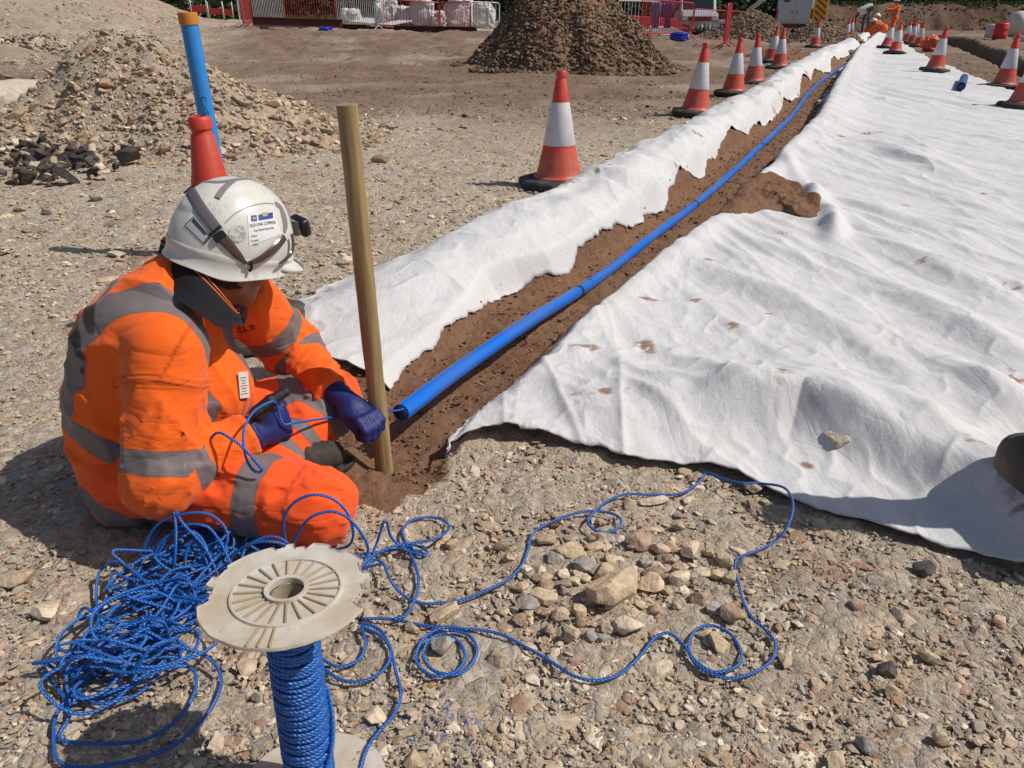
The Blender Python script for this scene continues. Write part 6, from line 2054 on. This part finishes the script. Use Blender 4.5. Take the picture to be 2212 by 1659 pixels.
# orange sack by the membrane
p = og(2008, 112); t = NT('orange_plastic_sack'); t.bsdf(t.mix(t.noise(7, 4), (.50, .05, .010), (.70, .14, .025)), .35, t.bump(t.noise(9, 5), .8, .05))
o = lump('sack', p, (.40, .36, .42), 21., t.m, 'crumpled glossy orange sack on the right edge of the far membrane', 'sack', boxy=.8, amp=.3)
# drums and tank on the right
M_TANK = plain('white_tank_plastic', (.60, .57, .52), .5, .06, 3, (.4, .35, .3), .4)
p = og(2236, 84); root = empty('water_tank', p); Mx = rotm('Y', R(90)); m = MB(); m.lathe([(.0, -1.1), (.3, -1.09), (.44, -1.0), (.48, -.85), (.48, .85), (.44, 1.0), (.3, 1.09), (.0, 1.1)], 36, (0, 0, .50), Mx); m.build('tank_shell', M_TANK, root, smooth=True)
for x in (-.7, .7):
    m = MB(); m.box((x, 0, .06), (.16, .8, .12), bev=.01); m.build('cradle', M_GALV, root)
tag(root, 'long white plastic tank lying on cradles at the right edge of the yard', 'tank')
for px, py, mt, lb, s_ in ((2157, 86, plain('red_drum_paint', (.55, .03, .025), .5, .15, 6), 'bright red drum beside the white tank', .9), (2138, 84, M_TANK, 'small off white drum left of the red drum', .8)):
    p = og(px, py); root = empty('drum', p); m = MB(); m.lathe([(.0, .0), (.24, .0), (.26, .02), (.265, .18), (.275, .20), (.265, .22), (.265, .40), (.275, .42), (.265, .44), (.262, .60), (.24, .64), (.0, .645)], 30); m.build('drum_body', mt, root, smooth=True)
    m = MB(); m.lathe([(.0, .66), (.05, .66), (.055, .64)], 16, (.1, 0, 0)); m.build('cap', M_RUBBER, root, smooth=True); root.scale = (s_,) * 3
    tag(root, lb, 'drum')
p = og(2190, 92); m = MB()
m.tube(np.array([p + [-.0, 0, .12], p + [2.2, .3, .14]]), .11, 20); tag(m.build('pipe_length', M_TANK, None, smooth=True), 'white plastic pipe length on the ground before the tank', 'pipe')


# ------------------------------------------------------------------ vehicles
M_VANW = plain('white_vehicle_paint', (.52, .53, .55), .3, .04, 3, (.3, .26, .22), .35); M_GLASS = plain('dark_vehicle_glass', (.012, .018, .022), .3, .1, Specular_IOR_Level=.25); M_TYRE = plain('tyre_rubber', (.02, .02, .02), .85)
M_YEL = plain('yellow_chevron', (.75, .47, .02), .4, .06); M_RLAMP = plain('red_lamp', (.40, .01, .012), .2)


def prism(profile, y0, y1, mat, name, parent, bev=.03):
    bm = bmesh.new(); a = [bm.verts.new((x, y0, z)) for x, z in profile]; b = [bm.verts.new((x, y1, z)) for x, z in profile]; n = len(a)
    bm.faces.new(a[::-1]); bm.faces.new(b)
    for i in range(n): bm.faces.new((a[i], a[(i + 1) % n], b[(i + 1) % n], b[i]))
    bmesh.ops.recalc_face_normals(bm, faces=bm.faces[:]); bmesh.ops.bevel(bm, geom=bm.edges[:], offset=bev, segments=3, affect='EDGES')
    me = bpy.data.meshes.new(name); bm.to_mesh(me); bm.free(); me.materials.append(mat)
    for f in me.polygons: f.use_smooth = True
    o = bpy.data.objects.new(name, me); COL.objects.link(o); o.parent = parent
    o.modifiers.new('es', 'EDGE_SPLIT').split_angle = R(30)
    return o


def wheel(root, x, y, r=.32):
    Mx = rotm('X', R(90)); m = MB(); m.lathe([(.2, -.10), (r - .03, -.11), (r, -.08), (r, .08), (r - .03, .11), (.2, .10), (.2, -.10)], 32, (x, y, r), Mx); w_ = m.build('wheel', M_TYRE, root, smooth=True)
    m = MB(); m.lathe([(.0, .07), (.08, .075), (.19, .06), (.20, .10), (.20, -.10), (.19, -.06), (.08, -.075), (.0, -.07)], 24, (x, y, r), Mx); m.build('rim', M_GALV, w_, smooth=True)


def van():
    p = AT(1712, 56, 41.0); z = float(gz(p[0], p[1])); root = empty('van', (p[0], 41.0, z), R(66))      # +x is forward, rear towards the camera
    prism([(-.0, .30), (0, 1.0), (.12, 1.95), (.35, 2.02), (3.2, 2.02), (3.6, 1.85), (4.2, 1.15), (4.9, .95), (5.0, .40), (4.9, .30)], -.84, .84, M_VANW, 'body', root, .06)
    for s in (-1, 1):
        d = prism([(-.022, .55), (-.018, 1.02), (.085, 1.88), (.105, 1.88), (.02, 1.0), (.02, .55)], .03 if s > 0 else -.77, .77 if s > 0 else -.03, M_VANW, 'rear_door', root, .008)
        m = MB(); m.box((-.035, s * .10, 1.0), (.02, .03, .14), bev=.005); m.build('handle', M_RUBBER, d)
        m = MB(); m.box((-.015, s * .80, .95), (.05, .09, .42), bev=.015); m.build('tail_lamp', M_RLAMP, root)
        for x in (.75, 4.0): wheel(root, x, s * .78)
        m = MB(); m.box((3.3, s * .845, 1.45), (.7, .012, .42), bev=.005); m.build('side_window', M_GLASS, root)
    m = MB(); m.box((-.06, 0, .42), (.14, 1.6, .16), bev=.03); m.build('bumper', M_RUBBER, root)
    m = MB(); m.box((-.045, 0, .52), (.01, .44, .11)); m.build('number_plate', M_YEL, root)
    Mx = rotm('Y', R(-54)); m = MB(); m.box((3.93, 0, 1.52), (.82, 1.4, .012), rotm('Y', R(50))); m.build('windscreen', M_GLASS, root)
    # yellow side door swung open behind
    h = empty('open_door', (0, 0, 0)); h.parent = root
    m = MB(); Mz = rotm('Z', R(-24)); m.box(V3(.02, -.86, 1.15) + Mz @ V3(-.02, -.36, 0), (.04, .72, 1.45), Mz, .012); dd = m.build('door_panel', M_YEL, h)
    m = MB()
    for k in range(5):
        m.box(V3(.02, -.86, .62 + .26 * k) + Mz @ V3(-.043, -.36, 0), (.006, .66, .10), Mz @ rotm('X', R(35)), 0)
    m.build('chevron', M_RLAMP, dd)
    # emblem and wordmark on the left rear door
    m = MB(); Mv = rotm('Y', R(-90)) ; c = V3(.004, .42, 1.62)
    m.lathe([(.0, .0), (.19, .0), (.19, -.012)], 36, c, rotm('Y', R(-96))); lg = m.build('logo', plain('plum_logo', (.10, .015, .03), .5), root, smooth=False)
    m = MB()
    for k in range(5):
        a = 2 * math.pi * k / 5; m.box(c + V3(-.014, .075 * math.sin(a), .075 * math.cos(a)), (.008, .035, .10), rotm('X', -a), .003)
    m.build('logo_petal', M_WHITEP, lg)
    m = MB(); yy = .42 + .26
    for w_ in (.055, .04, .07, .03, .06, .05, .04, .06):
        m.box((.072 - .022, yy - w_ / 2, 1.30), (.006, w_ * .8, .05), rotm('Y', R(6))); yy -= w_ + .012
    m.build('wordmark', plain('van_print', (.05, .05, .06), .6), root)
    tag(root, 'small white van seen from the rear with a dark round emblem and yellow open door', 'van')


van()


def pickup():
    p = AT(1500, 55, 37.0); z = float(gz(p[0], p[1])); root = empty('pickup', (p[0], 37.0, z), R(-96)); root.scale = (.86,) * 3    # front towards the camera
    prism([(2.2, .35), (2.25, .75), (2.1, .98), (1.2, 1.08), (.55, 1.75), (.3, 1.80), (-.7, 1.80), (-.85, 1.72), (-1.0, 1.05), (-2.5, 1.02), (-2.55, .40)], -.86, .86, M_VANW, 'body', root, .05)
    m = MB(); m.box((.905, 0, 1.42), (.86, 1.46, .012), rotm('Y', R(46))); m.build('windscreen', M_GLASS, root)
    m = MB(); m.box((2.235, 0, .72), (.05, 1.1, .22), bev=.02); m.build('grille', M_RUBBER, root)
    m = MB(); m.box((2.25, 0, .45), (.12, 1.7, .18), bev=.03); m.build('bumper', M_RUBBER, root)
    for s in (-1, 1):
        m = MB(); m.box((2.15, s * .66, .78), (.12, .30, .18), bev=.03); m.build('headlight', plain('headlamp_glass', (.6, .6, .6), .1), root)
        m = MB(); m.box((.75, s * 1.0, 1.18), (.10, .2, .16), bev=.03); m.build('wing_mirror', M_RUBBER, root)
        m = MB(); m.box((-.2, s * .865, 1.42), (.9, .012, .42), bev=.004); m.build('side_window', M_GLASS, root)
        for x in (1.5, -1.6): wheel(root, x, s * .80, .36)
    tag(root, 'white pickup facing the camera with a dark windscreen behind the barriers', 'pickup')


pickup()


def tarp():
    p = og(1535, 82); n, k = 90, 40
    u = np.linspace(0, 1, n)[:, None]; a = np.linspace(0, 2 * math.pi, k, endpoint=False)[None]
    r = .42 * (.55 + .45 * np.sin(np.pi * u) ** .5) * (1 + .018 * np.sin(u * 95) * (u < .75)) * (1 + .18 * fbm(np.cos(a) + 3 * u, np.sin(a), u * 2, 3))
    x = (u - .5) * 2.3 + 0 * a; y = r * np.cos(a) * 1.5; z = .30 + r * np.sin(a) * .68 + .20 * (u - .5)
    V = np.stack([x, y, z], -1).reshape(-1, 3); i = np.arange(n - 1)[:, None] * k; j = np.arange(k)[None]; j2 = (j + 1) % k
    F = [np.stack([i + j, i + k + j, i + k + j2, i + j2], -1).reshape(-1, 4), np.arange(k)[None, ::-1], (np.arange(k) + (n - 1) * k)[None]]
    o = mesh_np('ribbed_hose_roll', V, F, plain('grey_black_sheeting', (.075, .072, .072), .45, .3, 3, (.2, .18, .16), .4), smooth=True); o.location = p + [0, .6, 0]; o.rotation_euler = (0, R(6), R(-8))
    tag(o, 'bulky grey black ribbed sheeting roll in front of the pickup', 'sheeting')


tarp()
root = empty('steel_arm', (0, 0, 0)); a, b_ = AT(1588, 44, 35.0), AT(1672, -18, 34.0)
m = MB(); m.tube(np.array([a, b_]), .085, 10); m.build('boom', M_GALV, root, smooth=True)
m = MB(); m.box(a + [-.3, 0, -.18], (.9, .5, .4), bev=.06, seg=2); m.box(a + [-.3, 0, -.62], (.3, .3, .6), bev=.02); m.build('base', plain('grey_machine', (.28, .30, .33), .5), root)
tag(root, 'grey steel boom rising slantwise behind the brown stony heap', 'machine arm')


# ------------------------------------------------------------------ workers at the far end
def far_worker(label, pos, rz, J, helmet_c=(.75, .74, .70)):
    """J: joints in the local frame, facing +x"""
    root = empty('person', pos, rz)
    g = lambda k: V3(*J[k])

    def body(P):
        d = d_ell(P, g('head'), (.095, .08, .12)); d = smin(d, d_caps(P, g('head') - V3(.02, 0, .06), g('neck'), .055, .065), .03)
        for s in 'lr':
            h = g('hand' + s); w_ = unit(h - g('elb' + s))
            q = d_ell(P, h, (.04, .04, .045))
            for k in range(4): q = smin(q, d_caps(P, h + V3(0, (k - 1.5) * .02, 0), h + w_ * .07 + V3(0, (k - 1.5) * .022, -.02), .011, .009), .008)
            q = smin(q, d_caps(P, h, h + V3(.03, .05, .02), .012, .010), .01)
            d = np.minimum(d, q)
            d = np.minimum(d, d_caps(P, g('elb' + s), h, .035, .03))
        d = smin(d, d_caps(P, g('head') + V3(.085, 0, .01), g('head') + V3(.105, 0, -.025), .012, .015), .015)
        return d

    def clothes(P):
        d = smin(d_ell(P, g('chest'), (.15, .20, .22)), d_ell(P, g('hip'), (.15, .185, .16)), .12)
        d = smin(d, d_caps(P, g('chest'), g('hip'), .15, .15), .06)
        for s in 'lr':
            d = smin(d, smin(d_caps(P, g('sho' + s), g('elb' + s), .075, .06), d_caps(P, g('elb' + s), g('hand' + s), .058, .048), .03), .05)
            d = smin(d, smin(d_caps(P, g('hipj' + s), g('knee' + s), .105, .075), d_caps(P, g('knee' + s), g('ank' + s), .075, .062), .03), .05)
        d = d - .012 * fbm(P[:, 0] * 8, P[:, 1] * 8, P[:, 2] * 8, 3)
        return d
    A = np.array(list(J.values())); lo, hi = A.min(0) - .26, A.max(0) + .26
    V, F = surface(body, lo, hi, .014); mesh_np('body', relax(V, F, 1), [F], M_SKIN, root, smooth=True, attrs={'hair': np.zeros(len(V))})
    V, F = surface(clothes, lo, hi, .016); V = relax(V, F, 1)
    b = np.zeros(len(V)); ax_ = unit(g('chest') - g('hip')); s_ = (V - g('hip')) @ ax_
    b = np.maximum(bandv(s_ - .10, .03), bandv(s_ - .26, .03)) * (np.linalg.norm(V - (g('hip') + g('chest')) / 2, axis=1) < .36)
    for s in 'lr':
        t = (V - g('knee' + s)) @ unit(g('ank' + s) - g('knee' + s)); near = d_caps(V, g('knee' + s), g('ank' + s), .075, .062) < .02
        b = np.where(near, np.maximum(bandv(t - .10, .03), bandv(t - .25, .03)), b)
    mesh_np('overalls', V, [F], M_JACKET, root, smooth=True, attrs={'band': b, 'ink': np.zeros(len(V)), 'seam': np.zeros(len(V))})
    for s in 'lr':
        a_ = g('ank' + s); f_ = V3(.16, 0, -.035) if J['ank' + s][2] < J['knee' + s][2] - .2 else V3(-.06, 0, -.06)
        m = MB(); m.tube(np.array([a_ + V3(-.04, 0, -.03), a_ + V3(0, 0, -.035), a_ + f_ * .6, a_ + f_]), [.045, .055, .05, .035], 12); m.build('boot', M_RUBBER, root, smooth=True)
    v, f = ico(4); v = v * V3(.145, .12, .13); v[:, 2] = np.maximum(v[:, 2], -.012); v = v + np.where((v[:, 2:3] < 0) & (v[:, 0:1] > .05), V3(.03, 0, 0), V3(0, 0, 0))
    mesh_np('helmet', v + g('head') + V3(0, 0, .045), [f], plain('far_helmet', helmet_c, .35, .04), root, smooth=True)
    tag(root, label, 'person', None)
    return root


ST = dict(head=(.05, 0, 1.60), neck=(0, 0, 1.42), chest=(0, 0, 1.22), hip=(0, 0, .95), shol=(0, .2, 1.40), shor=(0, -.2, 1.40), elbl=(.26, .24, 1.26), elbr=(.22, -.24, 1.2), handl=(.50, .20, 1.28), handr=(.46, -.16, 1.22),
          hipjl=(0, .10, .92), hipjr=(0, -.10, .92), kneel=(.05, .12, .50), kneer=(-.02, -.12, .50), ankl=(0, .13, .09), ankr=(-.10, -.13, .09))
KN_ = dict(head=(.16, 0, .92), neck=(.06, 0, .78), chest=(.02, 0, .60), hip=(-.14, 0, .34), shol=(.04, .2, .74), shor=(.04, -.2, .74), elbl=(.22, .24, .52), elbr=(.22, -.24, .52), handl=(.42, .14, .34), handr=(.42, -.14, .34),
           hipjl=(-.14, .10, .30), hipjr=(-.14, -.10, .30), kneel=(.26, .15, .12), kneer=(.26, -.15, .12), ankl=(-.16, .16, .08), ankr=(-.16, -.16, .08))
p = AT(1928, 60, 41.0); far_worker('standing worker in orange with a white helmet, one arm stretched towards the pump', (p[0], p[1], float(gz(p[0], p[1]))), R(178), ST)
p = AT(1880, 80, 38.8); far_worker('kneeling worker in orange with a white helmet at the far end of the trench', (p[0], p[1], float(gz(p[0], p[1]))), R(10), KN_)
p = AT(1898, 85, 37.6); k2 = dict(KN_); k2['head'] = (.34, 0, .58); k2['neck'] = (.24, 0, .56); k2['chest'] = (.12, 0, .46); k2['shol'] = (.20, .2, .52); k2['shor'] = (.20, -.2, .52); k2['elbl'] = (.36, .24, .32); k2['elbr'] = (.36, -.24, .32); k2['handl'] = (.52, .14, .14); k2['handr'] = (.52, -.14, .14)
far_worker('crouching worker in orange bent low over the trench beside the kneeling worker', (p[0], p[1], float(gz(p[0], p[1]))), R(150), k2)
# pump beside the standing worker
p = AT(1868, 60, 41.4); z = float(gz(p[0], p[1])); root = empty('site_pump', (p[0], p[1], z))
m = MB()
for x in (-.12, .12): m.tube(np.array([(x, 0, 0), (x, 0, 1.25)]), .05, 12)
m.build('riser_pipe', plain('navy_pump_pipe', (.02, .022, .06), .5), root, smooth=True)
m = MB(); m.box((-.12, 0, 1.28), (.62, .42, .34), rotm('Y', R(-24)), .06, 2); m.build('hood', M_WHITEP, root, smooth=True)
m = MB(); m.box((.02, -.2, 1.30), (.36, .12, .22), rotm('Y', R(-24)), .03); m.build('control_panel', M_RUBBER, root)
m = MB(); m.tube(catmull(np.array([(-.4, 0, 1.15), (-.52, 0, .9), (-.55, -.1, .5), (-.48, -.1, .1)]), 8), .035, 8); m.build('hose', M_RUBBER, root, smooth=True)
m = MB(); m.box((0, 0, .05), (.6, .5, .10), bev=.02); m.build('base', M_RUBBER, root)
tag(root, 'white hooded site pump on dark pipes in front of the standing worker', 'pump')


# ------------------------------------------------------------------ trees and undergrowth
def leaf_mat(name, a, b):
    t = NT(name); c = t.mix(t.attr('tone'), a, b); c = t.mix(t.noise(.6, 3), c, tuple(x * .6 for x in a))
    bs = t.bsdf(c, .6, None, Specular_IOR_Level=.25); pr = t.m.node_tree.nodes['Principled BSDF'] if 'Principled BSDF' in t.m.node_tree.nodes else None
    return bs


M_LEAF = leaf_mat('dark_foliage', (.018, .036, .010), (.055, .10, .025)); M_BARK = plain('tree_bark', (.10, .08, .06), .9, .3, 6, None, 0, .6, 20)
M_HEDGE = leaf_mat('undergrowth_leaves', (.014, .026, .009), (.05, .085, .022)); M_GRASS = leaf_mat('rank_grass', (.05, .085, .02), (.11, .15, .04))


def leaves(P, s, r, up=.3):
    n = len(P); d = r.normal(size=(n, 3)); d[:, 2] += up; d /= np.linalg.norm(d, axis=1)[:, None]; e = r.normal(size=(n, 3)); e = np.cross(d, e); e /= np.linalg.norm(e, axis=1)[:, None]; f = np.cross(d, e)
    s = s[:, None]; V = np.stack([P - e * s, P + f * s * .55, P + e * s, P - f * s * .55], 1).reshape(-1, 3)
    return V, np.arange(4 * n).reshape(-1, 4), np.repeat(np.clip(.5 + .35 * r.normal(size=n), 0, 1), 4)


def tree_proto(seed, H, W):
    r = np.random.default_rng(seed); root = empty('tree'); m = MB(); tips = []
    tr = np.array([(0, 0, -.1), (.05, .03, H * .3), (-.06, .08, H * .6), (.04, 0, H * .92)]); m.tube(catmull(tr, 6), np.linspace(.22, .03, 19), 10)
    for k in range(13):
        z = H * (.10 + .70 * k / 13); a = r.uniform(0, 6.28); L = W * (1 - .45 * k / 13) * r.uniform(.6, 1.0); e = V3(math.cos(a) * L, math.sin(a) * L, z + L * r.uniform(.1, .6))
        m.tube(catmull(np.array([(0, 0, z), e * V3(.5, .5, 0) + V3(0, 0, z + .12 * L), e]), 5), np.linspace(.07, .015, 11), 6); tips += [e, e * V3(.6, .6, 0) + V3(0, 0, (e[2] + z) / 2), e * V3(.3, .3, 0) + V3(0, 0, z + .3)]
    m.build('trunk', M_BARK, root, smooth=True)
    P = []
    for t in tips:
        for _ in range(3):
            c = t + r.normal(0, .35, 3); k = r.integers(40, 75); q = r.normal(size=(k, 3)); q /= np.linalg.norm(q, axis=1)[:, None]; P.append(c + q * (r.random((k, 1)) ** .4) * V3(.75, .75, .5) * r.uniform(.6, 1.1))
    P = np.concatenate(P); P = P[P[:, 2] > .15]
    V, F, tn = leaves(P, r.uniform(.07, .16, len(P)), r)
    mesh_np('crown', V, [F], M_LEAF, root, attrs={'tone': tn}); return root


KINDS_ = [(tree_proto(61, 6.5, 2.6), 'tall dark broadleaf tree in the belt beyond the site'), (tree_proto(62, 5.0, 2.9), 'spreading dark bushy tree in the belt beyond the site'), (tree_proto(63, 7.5, 2.2), 'narrow dark tree in the belt beyond the site')]
r = np.random.default_rng(8); used = set()
for i, x in enumerate(np.arange(-24, 52, 3.1)):
    k = int(r.integers(0, 3)); o = KINDS_[k][0] if k not in used else copy_tree(KINDS_[k][0]); used.add(k)
    xx = x + r.normal(0, .7); yy = (56 if x < 14 else 58) + r.normal(0, 2.2)
    o.location = (xx, yy, float(gz(xx, yy)) - .1); o.rotation_euler = (0, 0, r.uniform(0, 6.28)); s = r.uniform(.85, 1.25); o.scale = (s, s, s)
    tag(o, KINDS_[k][1], 'tree', 'trees of the belt beyond the site: ' + ('broadleaf', 'bushy', 'narrow')[k])
for k in range(3):
    if k not in used:
        for ch in list(KINDS_[k][0].children): bpy.data.objects.remove(ch)
        bpy.data.objects.remove(KINDS_[k][0])


def undergrowth():
    r = np.random.default_rng(5); n = 52000
    x = r.uniform(-30, 56, n); y = np.where(x < 15.5, 50, 53) + r.gamma(2., 1.7, n); h = (1.7 + 1.2 * fbm(x * .35, y * .3, 2, 3)) * (1 - np.exp(-(y - np.where(x < 15.5, 49.6, 52.6)) / 1.6)) + .5
    z = gz(x, y) + h * r.random(n)
    V, F, tn = leaves(np.stack([x, y, z], 1), r.uniform(.07, .19, n), r, .5)
    tag(mesh_np('undergrowth', V, [F], M_HEDGE, attrs={'tone': tn}), 'dense dark undergrowth below the tree belt', 'undergrowth', kind='stuff')
    n = 26000; x = r.uniform(-14, 50, n); y = np.where(x < 16, r.uniform(47.5, 51, n), r.uniform(48.2, 53.5, n)); z = gz(x, y); hgt = r.uniform(.12, .4, n); a = r.uniform(0, 6.28, n)
    b = np.stack([x, y, z - .02], 1); dx = np.stack([np.cos(a), np.sin(a), 0 * a], 1) * .035; tp = b + np.stack([r.normal(0, .1, n), r.normal(0, .1, n), hgt], 1)
    V = np.stack([b - dx, b + dx, tp], 1).reshape(-1, 3)
    tag(mesh_np('grass', V, [np.arange(3 * n).reshape(-1, 3)], M_GRASS, attrs={'tone': np.repeat(r.random(n), 3)}), 'rank grass along the top of the earth bank', 'grass', kind='stuff')


undergrowth()
for px, h_ in ((2310 * .864, 2.2), (2490 * .864, 1.6), (2087 * .864, 1.6)):
    p = AT(px, 24, 48.5); z = float(gz(p[0], p[1])); m = MB(); m.tube(np.array([(p[0], 48.5, z - .1), (p[0] + .03, 48.5, z + h_)]), .03, 8)
    tag(m.build('fence_stake', plain('pale_stake', (.35, .33, .28), .8), None, smooth=True), 'thin pale stake on the crest of the earth bank', 'stake', 'stakes on the earth bank')
# ------------------------------------------------------------------ light, sky, camera
SUN_EL, SUN_AZ = R(50.0), R(-6.5)        # azimuth measured from +X towards +Y
sd = Vector((math.cos(SUN_EL) * math.cos(SUN_AZ), math.cos(SUN_EL) * math.sin(SUN_AZ), math.sin(SUN_EL)))
ld = bpy.data.lights.new('sun', 'SUN'); ld.energy = 3.2; ld.angle = R(.53); ld.color = (1.0, .945, .86)
lo = bpy.data.objects.new('sun', ld); COL.objects.link(lo)
lo.rotation_euler = sd.to_track_quat('Z', 'Y').to_euler(); lo.location = sd * 30
w = bpy.data.worlds.new('World'); scene.world = w; w.use_nodes = True
nt = w.node_tree; nt.nodes.clear()
sky = nt.nodes.new('ShaderNodeTexSky'); sky.sky_type = 'NISHITA'; sky.sun_disc = False
sky.sun_elevation = SUN_EL; sky.sun_rotation = math.pi / 2 - SUN_AZ
sky.air_density = 1.0; sky.dust_density = 1.5; sky.ozone_density = 1.0
bg = nt.nodes.new('ShaderNodeBackground'); bg.inputs[1].default_value = .06
wo = nt.nodes.new('ShaderNodeOutputWorld')
nt.links.new(sky.outputs[0], bg.inputs[0]); nt.links.new(bg.outputs[0], wo.inputs[0])

cd = bpy.data.cameras.new('camera'); cam = bpy.data.objects.new('camera', cd); COL.objects.link(cam)
cam.location = (0, 0, HC); cam.rotation_euler = (math.pi / 2 - PITCH, 0, 0)
cd.sensor_width = 36; cd.lens = 36 * FPX / 2212; cd.clip_start = .05; cd.clip_end = 3000
scene.camera = cam
vs = scene.view_settings
vs.view_transform = 'Standard'; vs.look = 'None'; vs.exposure = 0.26; vs.gamma = 1.0; vs.use_curve_mapping = False
scene.cycles.use_denoising = True
